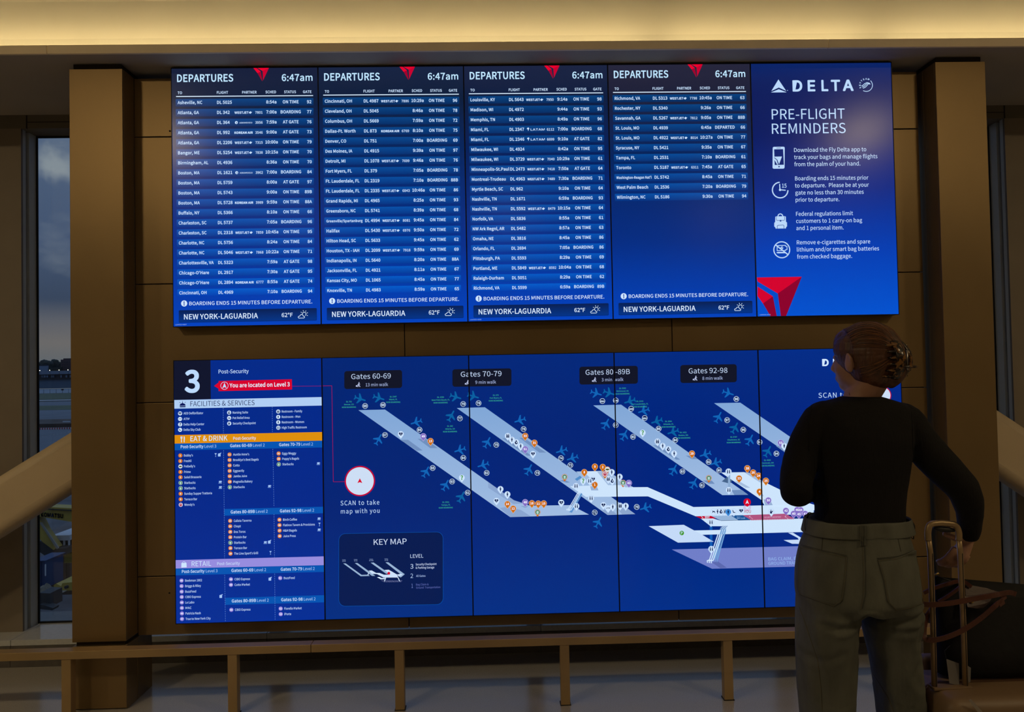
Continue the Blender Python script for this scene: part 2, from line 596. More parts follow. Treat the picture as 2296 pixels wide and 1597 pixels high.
# ------------------------------------------------------------------ diagonal structural braces
def brace(p0, p1, h, label, side):
    """rounded rectangular steel section from p0 to p1 (centre line), face height h"""
    p0, p1 = Vector(p0), Vector(p1)
    d = (p1 - p0).normalized()
    up = Vector((0, 1, 0)).cross(d).normalized()
    if up.z < 0: up = -up
    yv = Vector((0, 1, 0))
    prof_ = []
    w, r = 0.15, 0.05
    for cxs, czs, a0 in ((-w / 2 + r, h / 2 - r, 90), (w / 2 - r, h / 2 - r, 0), (w / 2 - r, -h / 2 + r, 270), (-w / 2 + r, -h / 2 + r, 180)):
        seq = [a0 + 90 - 90 + k * 15 for k in range(7)]
        pts = [(cxs + r * math.cos(math.radians(a)), czs + r * math.sin(math.radians(a))) for a in seq]
        prof_.append(pts)
    order = [prof_[1], prof_[0], prof_[3], prof_[2]]
    pts = [q for s_ in order for q in s_]
    bm = bmesh.new()
    rings = []
    for pp in (p0, p1):
        rings.append([bm.verts.new(pp + yv * a + up * b) for a, b in pts])
    m = len(pts)
    for k in range(m):
        bm.faces.new((rings[0][k], rings[0][(k + 1) % m], rings[1][(k + 1) % m], rings[1][k]))
    bm.faces.new(rings[0]); bm.faces.new(rings[1][::-1])
    bmesh.ops.recalc_face_normals(bm, faces=bm.faces)
    mid = (p0 + p1) / 2
    o = bm_obj('diagonal_brace', bm, M_BEAM, None, smooth=True, origin=(mid.x, mid.y, 0))
    for p in o.data.polygons:
        p.use_smooth = p.area < 0.2
    return tag(o, label, 'brace', 'diagonal braces in front of the windows')
BY = 0.36
a = at(0, 1066, BY - 0.06); b = at(157, 969, BY - 0.06); a2 = at(0, 1193, BY + 0.02)
sl = (b.z - a.z) / (b.x - a.x)
hh = (a.z - a2.z) * math.cos(math.atan(sl)) * 1.02
c0 = Vector((a.x, BY, (a.z + a2.z) / 2)); dv = Vector((1, 0, sl)).normalized()
brace(c0 - dv * 1.25, c0 + dv * 0.95, hh, 'cream painted steel brace rising to the right behind the left pillar', 'left')
a = at(2240, 920, BY - 0.06); b = at(2296, 957, BY - 0.06); a2 = at(2243, 1063, BY + 0.02)
sr = (b.z - a.z) / (b.x - a.x)
hr = (a.z - a2.z) * math.cos(math.atan(sr)) * 1.02
c0 = Vector((a.x, BY, (a.z + a2.z) / 2)); dv = Vector((1, 0, sr)).normalized()
brace(c0 - dv * 0.42, c0 + dv * 1.9, hr, 'cream painted steel brace falling to the right behind the right pillar', 'right')

# ------------------------------------------------------------------ lettering: glyph outlines turned into meshes once each
FONT_DIR = os.path.join(bpy.utils.resource_path('LOCAL'), 'datafiles', 'fonts')
def load_font(fn):
    try:
        p = os.path.join(FONT_DIR, fn)
        return bpy.data.fonts.load(p) if os.path.exists(p) else None
    except Exception:
        return None
FONTS = {'sans': load_font('Noto Sans CJK Regular.woff2'), 'wide': load_font('Inter.woff2')}
GL = {}
CAPH = {}
def raw_mesh(s, face, off, res=3):
    c = bpy.data.curves.new('t', 'FONT')
    c.body = s
    c.resolution_u = res
    c.offset = off
    if FONTS[face]:
        c.font = FONTS[face]
    o = bpy.data.objects.new('t', c)
    m = bpy.data.meshes.new_from_object(o)
    vs = [(v.co.x, v.co.y) for v in m.vertices]
    fs = [tuple(p.vertices) for p in m.polygons]
    bpy.data.meshes.remove(m)
    bpy.data.objects.remove(o)
    bpy.data.curves.remove(c)
    return vs, fs
for fc in FONTS:
    v, f = raw_mesh('H', fc, 0)
    CAPH[fc] = max(y for x, y in v)
XM = {}
def xmax(s, face):
    if (s, face) not in XM:
        XM[(s, face)] = xmax_(s, face)
    return XM[(s, face)]
def xmax_(s, face):
    return max(x for x, y in raw_mesh(s, face, 0)[0])
ADV0 = {fc: xmax('HH', fc) - xmax('H', fc) for fc in FONTS}
def glyph(ch, face, bold):
    k = (ch, face, bold)
    if k in GL:
        return GL[k]
    cap = CAPH[face]
    adv = (xmax('H' + ch + 'H', face) - xmax('HH', face)) / cap
    if ch == ' ':
        GL[k] = ([], [], adv)
        return GL[k]
    big = bold >= 0.045 or (face == 'wide' and bold > 0)
    v0, f0 = raw_mesh(ch, face, 0, 6 if (big or bold == 0.002) else 3)
    def area(v, f):
        return sum(abs(sum(v[q[i]][0] * v[q[(i + 1) % len(q)]][1] - v[q[(i + 1) % len(q)]][0] * v[q[i]][1] for i in range(len(q)))) for q in f) / 2
    v, f = (v0, f0) if (bold == 0 or big) else raw_mesh(ch, face, bold * cap)
    fussy = bold >= 0.03 and ch in 'MNWVAKwmkvyxzX4&%@'
    if bold > 0 and (big or fussy or area(v, f) < area(v0, f0) * (1 + 1.5 * bold)):
        # outline offset fails on this glyph: strike the regular one several times instead
        v, f = [], []
        nst = 8 if big else 4
        for i in range(nst):
            an = 2 * math.pi * (i + 0.5) / nst
            bb = len(v)
            v += [(x + math.cos(an) * bold * cap, y + math.sin(an) * bold * cap) for x, y in v0]
            f += [tuple(bb + q for q in p) for p in f0]
    v = [(x / cap, y / cap) for x, y in v]
    GL[k] = (v, f, adv + 2 * bold * 0.6)
    return GL[k]

def text_geo(s, face='sans', bold=0.0, track=0.0):
    """(verts, faces, width) in cap-height units"""
    x = 0.0
    V, Fc = [], []
    for ch in s:
        v, f, adv = glyph(ch, face, bold)
        b = len(V)
        V += [(x + a, y) for a, y in v]
        Fc += [tuple(b + i for i in q) for q in f]
        x += adv + track
    return V, Fc, x - track

# ------------------------------------------------------------------ lit screen material: the image carries its own colours
def screen_mat(name, sampling):
    m = bpy.data.materials.new(name)
    m.use_nodes = True
    t = m.node_tree
    b = t.nodes['Principled BSDF']
    b.inputs['Base Color'].default_value = (0.004, 0.004, 0.005, 1)
    b.inputs['Roughness'].default_value = 0.22
    b.inputs['Specular IOR Level'].default_value = 0.35
    a = N(t, 'ShaderNodeAttribute', attribute_name='Col')
    t.links.new(a.outputs['Color'], b.inputs['Emission Color'])
    b.inputs['Emission Strength'].default_value = 1.0
    m.cycles.emission_sampling = sampling
    return m
M_PANEL = screen_mat('lit_panel', 'AUTO')
M_PRINT = screen_mat('lit_image', 'NONE')

def solve_h(src, dst):
    """homography src(px) -> dst(m) from four pairs"""
    A = []
    for (x, y), (u, v) in zip(src, dst):
        A.append([x, y, 1, 0, 0, 0, -u * x, -u * y, u])
        A.append([0, 0, 0, x, y, 1, -v * x, -v * y, v])
    n = 8
    for i in range(n):
        p = max(range(i, n), key=lambda r: abs(A[r][i]))
        A[i], A[p] = A[p], A[i]
        for r in range(n):
            if r != i:
                k = A[r][i] / A[i][i]
                A[r] = [a - k * b for a, b in zip(A[r], A[i])]
    return [A[i][8] / A[i][i] for i in range(n)] + [1.0]

class Screen:
    def __init__(s, tl, tr, br, bl, x0, x1, z0, z1, root, sid):
        s.x0, s.x1, s.z0, s.z1 = x0, x1, z0, z1
        s.H = solve_h([tl, tr, br, bl], [(x0, z1), (x1, z1), (x1, z0), (x0, z0)])
        s.root = root
        s.bins = {}
        s.sid = sid
    def uv(s, x, y):
        h = s.H
        w = h[6] * x + h[7] * y + 1
        return ((h[0] * x + h[1] * y + h[2]) / w, (h[3] * x + h[4] * y + h[5]) / w)

LV = 0.00035
class Layer:
    """collects coloured triangles that lie on the screen plane"""
    def __init__(s):
        s.v, s.f, s.c = [], [], []
    def tri(s, pts, cols, lv):
        b = len(s.v)
        s.v += [(p[0], -0.0004 - LV * lv, p[1]) for p in pts]
        s.c += cols
        s.f.append(tuple(range(b, b + len(pts))))
    def build(s, name, parent, mat):
        if not s.v:
            return None
        o = link_mesh(name, s.v, s.f, mat, parent)
        a = o.data.color_attributes.new('Col', 'FLOAT_COLOR', 'POINT')
        flat = []
        for c in s.c:
            flat += [c[0], c[1], c[2], 1.0]
        a.data.foreach_set('color', flat)
        return o

def clip_poly(P, C, x0, x1, z0, z1):
    for axis, lim, sg in ((0, x0, 1), (0, x1, -1), (1, z0, 1), (1, z1, -1)):
        Q, D = [], []
        n = len(P)
        for i in range(n):
            a, b = P[i], P[(i + 1) % n]
            ca, cb = C[i], C[(i + 1) % n]
            da, db = (a[axis] - lim) * sg, (b[axis] - lim) * sg
            if da >= 0:
                Q.append(a); D.append(ca)
            if (da >= 0) != (db >= 0):
                t = da / (da - db)
                Q.append((a[0] + (b[0] - a[0]) * t, a[1] + (b[1] - a[1]) * t))
                D.append(tuple(ca[k] + (cb[k] - ca[k]) * t for k in range(3)))
        P, C = Q, D
        if len(P) < 3:
            return [], []
    return P, C

SCREENS = []
class Part:
    """one named piece of screen image; geometry crossing a screen edge is cut and shared out"""
    def __init__(s, name, home, targets=None, parent_of=None):
        s.name, s.home = name, home
        s.targets = targets or [home]
        s.lay = {id(t): Layer() for t in s.targets}
        s.parent_of = parent_of or {}
    def poly_m(s, P, col, lv):
        """P in metres (X,Z), simple polygon; col a colour or function(x,z)"""
        f = col if callable(col) else (lambda x, z: col)
        if len(P) > 3:
            tris = tessellate_polygon([[Vector((p[0], p[1], 0)) for p in P]]) if len(P) > 4 or not convex(P) else [tuple(range(len(P)))]
        else:
            tris = [(0, 1, 2)]
        for t in tris:
            s.face_m([P[i] for i in t], f, lv)
    def face_m(s, Q, f, lv):
        x0, x1 = min(p[0] for p in Q), max(p[0] for p in Q)
        z0, z1 = min(p[1] for p in Q), max(p[1] for p in Q)
        for sc in s.targets:
            if x1 < sc.x0 or x0 > sc.x1 or z1 < sc.z0 or z0 > sc.z1:
                continue
            C = [f(p[0], p[1])[:3] for p in Q]
            if x0 >= sc.x0 and x1 <= sc.x1 and z0 >= sc.z0 and z1 <= sc.z1:
                s.lay[id(sc)].tri(Q, C, lv)
            else:
                P2, C2 = clip_poly(Q, C, sc.x0, sc.x1, sc.z0, sc.z1)
                if P2:
                    s.lay[id(sc)].tri(P2, C2, lv)
    def poly(s, px, col, lv=2):
        s.poly_m([s.home.uv(x, y) for x, y in px], col, lv)
        return s
    def scale(s, x, y):
        a, b, c = s.home.uv(x, y), s.home.uv(x + 10, y), s.home.uv(x, y + 10)
        return (b[0] - a[0]) / 10, (a[1] - c[1]) / 10
    def circle(s, x, y, r, col, lv=3, n=20, r2=None, a0=0, a1=360):
        cx, cz = s.home.uv(x, y)
        kx, kz = s.scale(x, y)
        k = (kx + kz) / 2
        R = r * k
        if r2 is None:
            s.poly_m([(cx + R * math.cos(2 * math.pi * i / n), cz + R * math.sin(2 * math.pi * i / n)) for i in range(n)], col, lv)
        else:
            R2 = r2 * k
            f = col if callable(col) else (lambda x, z: col)
            for i in range(n):
                t0, t1 = math.radians(a0 + (a1 - a0) * i / n), math.radians(a0 + (a1 - a0) * (i + 1) / n)
                s.face_m([(cx + R * math.cos(t0), cz + R * math.sin(t0)), (cx + R * math.cos(t1), cz + R * math.sin(t1)),
                          (cx + R2 * math.cos(t1), cz + R2 * math.sin(t1)), (cx + R2 * math.cos(t0), cz + R2 * math.sin(t0))], f, lv)
        return s
    def line(s, pts, w, col, lv=3):
        f = col if callable(col) else (lambda x, z: col)
        for (xa, ya), (xb, yb) in zip(pts[:-1], pts[1:]):
            a, b = Vector(s.home.uv(xa, ya)), Vector(s.home.uv(xb, yb))
            k = s.scale(xa, ya)[0] * w / 2
            d = (b - a)
            if d.length < 1e-7:
                continue
            d.normalize()
            nrm = Vector((-d.y, d.x)) * k
            a = a - d * k * 0.5; b = b + d * k * 0.5
            s.face_m([tuple(a + nrm), tuple(a - nrm), tuple(b - nrm), tuple(b + nrm)], f, lv)
        return s
    def text(s, t, x0, x1, yb, cap, col, bold=0.0, lv=5, face='sans', align='L', track=0.0):
        """baseline starts at pixel (x0,yb); fitted to end at x1 (None: natural width)"""
        V, Fc, w = text_geo(t, face, bold, track)
        if not V:
            return s
        f = col if callable(col) else (lambda x, z: col)
        kx, kz = s.scale(x0, yb)
        sz = cap * kz
        X0, Z0 = s.home.uv(x0, yb)
        xs = [v[0] for v in V]
        lo, hi = min(xs), max(xs)
        if x1 is not None:
            X1 = s.home.uv(x1, yb - (x1 - x0) * 0.015)[0]
            sx = (X1 - X0) / (hi - lo)
            ox = X0 - lo * sx
        else:
            sx = sz
            ox = X0 - lo * sx
            if align == 'C': ox = X0 - (lo + hi) / 2 * sx
            if align == 'R': ox = X0 - hi * sx
        P = [(ox + a * sx, Z0 + b * sz) for a, b in V]
        for q in Fc:
            s.face_m([P[i] for i in q], f, lv)
        return s
    def build(s, parent=None):
        out = {}
        for sc in s.targets:
            L = s.lay[id(sc)]
            if L.v:
                out[id(sc)] = L.build(s.name, s.parent_of.get(id(sc), parent or sc.root), M_PRINT)
        return out

def convex(P):
    sg = 0
    n = len(P)
    for i in range(n):
        a, b, c = P[i], P[(i + 1) % n], P[(i + 2) % n]
        cr_ = (b[0] - a[0]) * (c[1] - b[1]) - (b[1] - a[1]) * (c[0] - b[0])
        if abs(cr_) < 1e-14:
            continue
        if sg == 0: sg = 1 if cr_ > 0 else -1
        elif (cr_ > 0) != (sg > 0): return False
    return True

WHITE = srgb(200, 225, 255)
NAVY = srgb(14, 30, 80)
def grad(sc, stops):
    """vertical gradient colour function; stops: (fraction from top, srgb tuple)"""
    st = [(p, srgb(*c)) for p, c in stops]
    def f(x, z):
        t = (sc.z1 - z) / (sc.z1 - sc.z0)
        for (a, ca), (b, cb) in zip(st[:-1], st[1:]):
            if t <= b:
                k = max(0, (t - a) / (b - a))
                return tuple(ca[i] + (cb[i] - ca[i]) * k for i in range(3))
        return st[-1][1][:3]
    return f

def make_screen(name, label, group, k, top, corners, cat='screen'):
    x0 = -1.715 + 0.686 * k + 0.0028
    x1 = -1.715 + 0.686 * (k + 1) - 0.0028
    z1 = 2.9485 if top else 1.5755
    z0 = z1 - 1.2122
    root = tag(empty(name, ((x0 + x1) / 2, 0, z0)), label, cat, group)
    sc = Screen(*corners, x0, x1, z0, z1, root, k)
    g = 0.0024
    bm = bmesh.new()
    add_box(bm, x0 - g, x1 + g, 0.0, WY - 0.002, z0 - 0.003, z1 + 0.003, 0.001)
    bm_obj('housing', bm, M_BEZEL, root)
    bm = bmesh.new()
    for bx0, bx1, bz0, bz1 in ((x0 - g, x1 + g, z1 + 0.0004, z1 + 0.003), (x0 - g, x1 + g, z0 - 0.003, z0 - 0.0004), (x0 - g, x0 - 0.0003, z0 - 0.0004, z1 + 0.0004), (x1 + 0.0003, x1 + g, z0 - 0.0004, z1 + 0.0004)):
        add_box(bm, bx0, bx1, -0.0035, 0.0, bz0, bz1)
    bm_obj('bezel', bm, M_BEZEL, root)  # raised frame added proud of the panel to keep image glow off the soffit
    SCREENS.append(sc)
    return sc

def panel(sc, colf, rows_=24):
    """the lit panel itself, cut in bands so that its gradient reads"""
    L = Layer()
    for i in range(rows_):
        za = sc.z1 - (sc.z1 - sc.z0) * i / rows_
        zb = sc.z1 - (sc.z1 - sc.z0) * (i + 1) / rows_
        P = [(sc.x0, za), (sc.x1, za), (sc.x1, zb), (sc.x0, zb)]
        L.tri(P, [colf(*p)[:3] for p in P], 0)
    return L.build('display_panel', sc.root, M_PANEL)

S_ = [(387.3, 155.7), (711.4, 150.7), (1037.5, 147.3), (1362, 145), (1680.6, 143.9), (1991.2, 142.8)]
B_ = [(387.2, 731.3), (716.2, 726.8), (1046.8, 721.3), (1374.7, 716.2), (1698.5, 710.4), (2014.7, 703.9)]
T_ = [(388.9, 807.8), (719.2, 803.4), (1051.4, 798.4), (1380.9, 792.3), (1705.5, 786.0), (2019.8, 779.8)]
L_ = [(396.3, 1394.5), (727.4, 1389.3), (1060.4, 1381.8), (1390.7, 1372.6), (1716.2, 1362.1), (2034.0, 1350.5)]
def corners(top, k):
    a, b = (S_, B_) if top else (T_, L_)
    g0 = 0 if k == 0 else 1.3
    g1 = 0 if k == 4 else 1.3
    return ((a[k][0] + g0, a[k][1]), (a[k + 1][0] - g1, a[k + 1][1]), (b[k + 1][0] - g1, b[k + 1][1]), (b[k][0] + g0, b[k][1]))

# ------------------------------------------------------------------ four departure boards
W_, A_, K_, L2_ = 'W', 'A', 'K', 'L'
FL = [
 ['Asheville, NC|5025|||8:54a|O|92', 'Atlanta, GA|342|W|7801|7:00a|B|77', 'Atlanta, GA|364|A|3956|7:59a|G|76', 'Atlanta, GA|992|K|3546|9:00a|G|73',
  'Atlanta, GA|2206|W|7315|10:00a|O|79', 'Bangor, ME|5254|W|7838|10:15a|O|70', 'Birmingham, AL|4936|||8:36a|O|70', 'Boston, MA|1621|A|3962|7:00a|B|84',
  'Boston, MA|5759|||8:00a|G|97', 'Boston, MA|5743|||9:00a|O|89B', 'Boston, MA|5728|K|3989|9:59a|O|88A', 'Buffalo, NY|5366|||8:10a|O|66',
  'Charleston, SC|5737|||7:05a|B|96', 'Charleston, SC|2318|W|7859|10:45a|O|95', 'Charlotte, NC|5756|||8:24a|O|84', 'Charlotte, NC|5046|W|7868|10:22a|O|71',
  'Charlottesville, VA|5323|||7:59a|G|98', "Chicago-O'Hare|2917|||7:30a|G|95", "Chicago-O'Hare|2894|K|6777|8:55a|G|74", 'Cincinnati, OH|4969|||7:10a|B|94'],
 ['Cincinnati, OH|4987|W|7886|10:29a|O|96', 'Cleveland, OH|5045|||8:46a|O|78', 'Columbus, OH|5669|||7:59a|O|72', 'Dallas-Ft. Worth|873|K|6769|8:10a|O|75',
  'Denver, CO|751|||7:00a|B|69', 'Des Moines, IA|4915|||9:39a|O|97', 'Detroit, MI|1078|W|7699|9:46a|O|76', 'Fort Myers, FL|379|||7:05a|B|78',
  'Ft. Lauderdale, FL|2319|||7:10a|B|88B', 'Ft. Lauderdale, FL|2335|W|6843|10:46a|O|86', 'Grand Rapids, MI|4965|||8:25a|O|93', 'Greensboro, NC|5741|||8:39a|O|68',
  'Greenville/Spartanburg|4994|W|8081|9:45a|O|84', 'Halifax|5430|W|6976|9:50a|O|72', 'Hilton Head, SC|5633|||9:45a|O|62', 'Houston, TX - IAH|2099|W|7918|9:59a|O|69',
  'Indianapolis, IN|5640|||8:20a|O|88A', 'Jacksonville, FL|4921|||8:11a|O|67', 'Kansas City, MO|1065|||8:45a|O|77', 'Knoxville, TN|4983|||8:59a|O|65'],
 ['Louisville, KY|5643|W|7950|9:14a|O|98', 'Madison, WI|4972|||9:44a|O|93', 'Memphis, TN|4903|||8:49a|O|96', 'Miami, FL|2347|L|6112|7:00a|B|68',
  'Miami, FL|2346|L|6699|9:10a|G|82', 'Milwaukee, WI|4924|||8:42a|O|95', 'Milwaukee, WI|3729|W|7040|10:29a|O|61', 'Minneapolis-St.Paul|2473|W|7418|7:50a|G|64',
  'Montreal-Trudeau|4963|W|7489|7:30a|B|71', 'Myrtle Beach, SC|962|||9:10a|O|64', 'Nashville, TN|1671|||6:59a|B|93', 'Nashville, TN|5592|W|8479|10:15a|O|64',
  'Norfolk, VA|5836|||8:55a|O|61', 'NW Ark Regnl, AR|5482|||8:57a|O|63', 'Omaha, NE|3816|||8:45a|O|86', 'Orlando, FL|2694|||7:05a|B|86',
  'Pittsburgh, PA|5593|||8:29a|O|69', 'Portland, ME|5849|W|8592|10:04a|O|68', 'Raleigh-Durham|5051|||8:29a|O|62', 'Richmond, VA|5599|||6:59a|B|89B'],
 ['Richmond, VA|5313|W|7798|10:45a|O|63', 'Rochester, NY|5340|||9:26a|O|66', 'Savannah, GA|5267|W|7812|9:05a|O|88B', 'St. Louis, MO|4939|||6:45a|D|66',
  'St. Louis, MO|4922|W|8014|10:27a|O|77', 'Syracuse, NY|5421|||9:35a|O|67', 'Tampa, FL|2531|||7:10a|B|61', 'Toronto|5187|W|6311|7:45a|G|65',
  "Washington-Reagan Nat'l|5742|||8:45a|O|71", 'West Palm Beach|2536|||7:20a|B|79', 'Wilmington, NC|5186|||9:30a|O|94']]
STAT = {'O': 'ON TIME', 'B': 'BOARDING', 'G': 'AT GATE', 'D': 'DEPARTED'}
DEP_LABELS = ['departures screen listing Asheville to Cincinnati, far left of the top row',
              'departures screen listing Cincinnati to Knoxville, second in the top row',
              'departures screen listing Louisville to Richmond, middle of the top row',
              'departures screen listing Richmond to Wilmington, half empty, fourth in the top row']

def rounded(x0, y0, x1, y1, r, sl=0.0, n=4):
    """pixel polygon of a rounded rectangle whose rows rise to the right by slope sl"""
    P = []
    for cx, cy, a in ((x1 - r, y0 + r, -90), (x1 - r, y1 - r, 0), (x0 + r, y1 - r, 90), (x0 + r, y0 + r, 180)):
        for k in range(n + 1):
            t = math.radians(a + 90 * k / n)
            X, Y = cx + r * math.cos(t), cy + r * math.sin(t)
            P.append((X, Y - (X - x0) * sl))
    return P

RED, RED2, RED3 = srgb(235, 0, 45), srgb(200, 0, 48), srgb(160, 0, 45)
class TScreen(Screen):
    """shares the pixel template of the first board"""
    def __init__(s, proto, sc):
        s.__dict__.update(sc.__dict__)
        s.p = proto
    def uv(s, x, y):
        u, v = s.p.uv(x, y)
        return (u - s.p.x0 + s.x0, v - s.p.z0 + s.z0)

DG = [[(0, (24, 32, 60)), (0.12, (10, 28, 58)), (0.35, (0, 36, 100)), (0.7, (0, 46, 140)), (1, (0, 66, 190))],  # board gradients; the greyish top tones paint in a reflection of the ceiling
      [(0, (24, 36, 66)), (0.12, (8, 28, 58)), (0.35, (0, 36, 96)), (0.7, (0, 46, 140)), (1, (0, 66, 190))],
      [(0, (27, 36, 66)), (0.12, (10, 28, 62)), (0.35, (0, 30, 90)), (0.7, (0, 46, 140)), (1, (0, 66, 190))],
      [(0, (38, 38, 60)), (0.12, (26, 30, 55)), (0.35, (0, 34, 90)), (0.7, (0, 44, 132)), (1, (0, 66, 188))]]
proto = None
for k in range(4):
    sc = make_screen('departures_screen', DEP_LABELS[k], 'departure boards in the top row', k, True, corners(True, k))
    if proto is None:
        proto = sc
    else:
        sc = TScreen(proto, sc)
    panel(sc, grad(sc, DG[k]))
    h = Part('heading', sc)
    cyan = srgb(190, 228, 255)
    h.text('DEPARTURES', 399.6, 523.6, 184.8, 15.8, cyan, 0.035)
    h.text('6:47am', 631, 699.5, 181.3, 14.6, cyan, 0.03)
    for t, a, b, y in (('TO', 400.5, 410.3, 212), ('FLIGHT', 487, 512, 210.8), ('PARTNER', 543, 575.2, 210), ('SCHED', 594.7, 618.2, 209),
                       ('STATUS', 636, 662.5, 208.5), ('GATE', 678, 697, 208)):
        h.text(t, a, b, y, 5.6, WHITE, 0.03)
    h.line([(397.5, 217.3), (700, 213.4)], 1.9, srgb(215, 235, 255))
    h.build()
    e = Part('triangle_emblem', sc)
    q = lambda X, Y: (380 + X / 5.3235, 140 + Y / 5.3235)
    e.poly([q(1000, 67), q(1036, 66), q(1088, 110), q(1050, 128)], RED)
    e.poly([q(1050, 128), q(1088, 110), q(1107, 222), q(1103, 222)], RED3)
    e.poly([q(1045, 66), q(1185, 66), q(1110, 102)], RED)
    e.poly([q(1185, 66), q(1115, 214), q(1110, 102)], RED2)
    e.build()
    for i, row in enumerate(FL[k]):
        dest, num, pt, pn, tm, st, gate = row.split('|')
        y = 222.9 + 22.37 * i
        r = Part('flight_row', sc)
        t = i / 19.0
        ctop = tuple(srgb(0, int(66 + 26 * t), int(130 + 72 * t))[j] for j in range(3))
        cbot = tuple(srgb(0, int(42 + 18 * t), int(96 + 66 * t))[j] for j in range(3))
        ztop = sc.uv(400, y)[1]; zbot = sc.uv(400, y + 16.6)[1]
        cut = 16.6 if i < 19 else 15.0
        if i == 19:
            cbot = tuple(srgb(0, 62, 176)[j] for j in range(3))
        def cf(x, z, a=ctop, b=cbot, za=ztop, zb=zbot):
            w = min(1, max(0, (za - z) / (za - zb)))
            return tuple(a[j] + (b[j] - a[j]) * w for j in range(3))
        r.poly(rounded(395.8, y, 701.3, y + cut, 1.6, 0.0133, 3), cf, 1)
        ro = r.build()[id(sc)]
        tx = Part('lettering', sc)
        yb = y + 11.4
        B = 0.036
        capd = 6.7
        if len(dest) > 19:
            tx.text(dest, 400.4, 481.5 if k == 1 else 480.5, yb - 0.3, 5.6, WHITE, B)
        else:
            V, _, w = text_geo(dest, 'sans', B)
            tx.text(dest, 400.4, 400.4 + w * capd * 0.93, yb, capd, WHITE, B)
        V, _, w = text_geo('DL ' + num, 'sans', B)
        tx.text('DL ' + num, 487.3, 487.3 + w * capd * 0.93, yb - 1.0, capd, WHITE, B)
        if pt == 'W':
            tx.text('WESTJET', 525.8, 557.0, yb - 1.6, 4.9, WHITE, 0.05, face='wide')
            a = q(0, 0)
            lx, ly = 560.8, yb - 4.6
            tx.poly([(lx - 3.4, ly + 0.4), (lx - 1.2, ly - 1.6), (lx + 0.4, ly - 3.0), (lx + 1.4, ly - 1.4), (lx + 4.0, ly - 1.2), (lx + 2.4, ly + 0.8),
                     (lx + 0.6, ly + 2.8), (lx - 1.4, ly + 2.2)], WHITE, 5)
        elif pt == 'A':
            tx.text('AEROMEXICO', 536.5, 565, yb - 2.4, 2.9, WHITE, 0.02, face='wide')
            tx.circle(529.8, yb - 4.4, 3.4, WHITE, 4, 9)
            tx.circle(530.6, yb - 3.8, 1.3, cf(0, (ztop + zbot) / 2), 5, 8)
        elif pt == 'K':
            tx.text('KOREAN AIR', 525.4, 566, yb - 1.7, 4.6, WHITE, 0.075)
        elif pt == 'L':
            tx.text('LATAM', 534.8, 566.8, yb - 1.8, 4.8, WHITE, 0.02, face='wide')
            tx.poly([(527.6, yb - 8.2), (530.6, yb - 8.8), (532, yb - 6.6), (530.8, yb - 4.4), (529.4, yb - 0.6), (528.8, yb - 4.6), (526.4, yb - 5.4)], WHITE, 5)
        if pn:
            V, _, w = text_geo(pn, 'sans', B)
            tx.text(pn, 571.6, 571.6 + w * 5.5 * 0.93, yb - 2.0, 5.5, WHITE, 0.022)
        for tt, xc in ((tm, 607.6), (STAT[st], 650.6)):
            V, _, w = text_geo(tt, 'sans', B)
            hw = w * capd * 0.93 / 2
            tx.text(tt, xc - hw, xc + hw, yb - 2.6 if tt == tm else yb - 3.0, capd, WHITE, B)
        V, _, w = text_geo(gate, 'sans', B)
        tx.text(gate, 696.8 - w * capd * 0.93, 696.8, yb - 3.5, capd, WHITE, B)
        tx.build(parent=ro)
    nb = Part('boarding_notice', sc)
    nb.circle(411.0, 679.6, 6.9, srgb(205, 228, 255), 3, 24)
    nb.text('!', 411.0, None, 683.9, 8.4, srgb(0, 50, 150), 0.06, align='C')
    nb.text('BOARDING ENDS 15 MINUTES BEFORE DEPARTURE.', 422.3, 696.4, 683.8, 8.0, srgb(215, 232, 255), 0.012)
    nb.build()
    fb = Part('footer_bar', sc)
    zt, zb_ = sc.uv(400, 695)[1], sc.uv(400, 722)[1]
    fa, fbb = srgb(5, 30, 80), srgb(0, 52, 135)
    fb.poly(rounded(398.6, 695.0, 706.4, 723.0, 2.2, 0.0135, 3), srgb(0, 34, 110), 1)
    fb.poly(rounded(399.2, 695.0, 705.6, 721.8, 2.0, 0.0135, 3), lambda x, z: tuple(fa[j] + (fbb[j] - fa[j]) * min(1, max(0, (zt - z) / (zt - zb_))) for j in range(3)), 2)
    fo = fb.build()[id(sc)]
    ft = Part('lettering', sc)
    ft.text('NEW YORK-LAGUARDIA', 410.4, 575, 715.4, 11.4, srgb(215, 232, 255), 0.022)
    ft.text('62\u00b0F', 627.8, 652.5, 710.8, 8.8, srgb(215, 232, 255), 0.02)
    ft.build(parent=fo)
    wi = Part('weather_icon', sc)
    wc = srgb(215, 235, 255)
    wi.circle(678.2, 704.2, 4.6, wc, 4, 16, r2=3.5, a0=-60, a1=190)
    for a in (-25, 20, 62, 105, 150, 195):
        t = math.radians(a)
        if a == 195: continue
        wi.line([(678.2 + 6.4 * math.cos(t), 704.2 - 6.4 * math.sin(t)), (678.2 + 8.6 * math.cos(t), 704.2 - 8.6 * math.sin(t))], 1.0, wc, 4)
    cloud = [(666, 713.4), (664.6, 711.4), (665.6, 709.4), (668.2, 709.0), (669.6, 706.2), (672.6, 705.2), (675.2, 706.6), (676.2, 709.0), (678.6, 709.6), (679.2, 711.6), (677.6, 713.2), (666, 713.4)]
    wi.line(cloud, 1.1, wc, 4)
    wi.build()
    if k in (0, 2):
        sm = Part('footnote', sc)
        sm.text('LGAFIDS-H0' + ('07' if k == 0 else '08'), 391, 416, 728.6, 2.4, srgb(150, 190, 255), 0.0)
        sm.build()

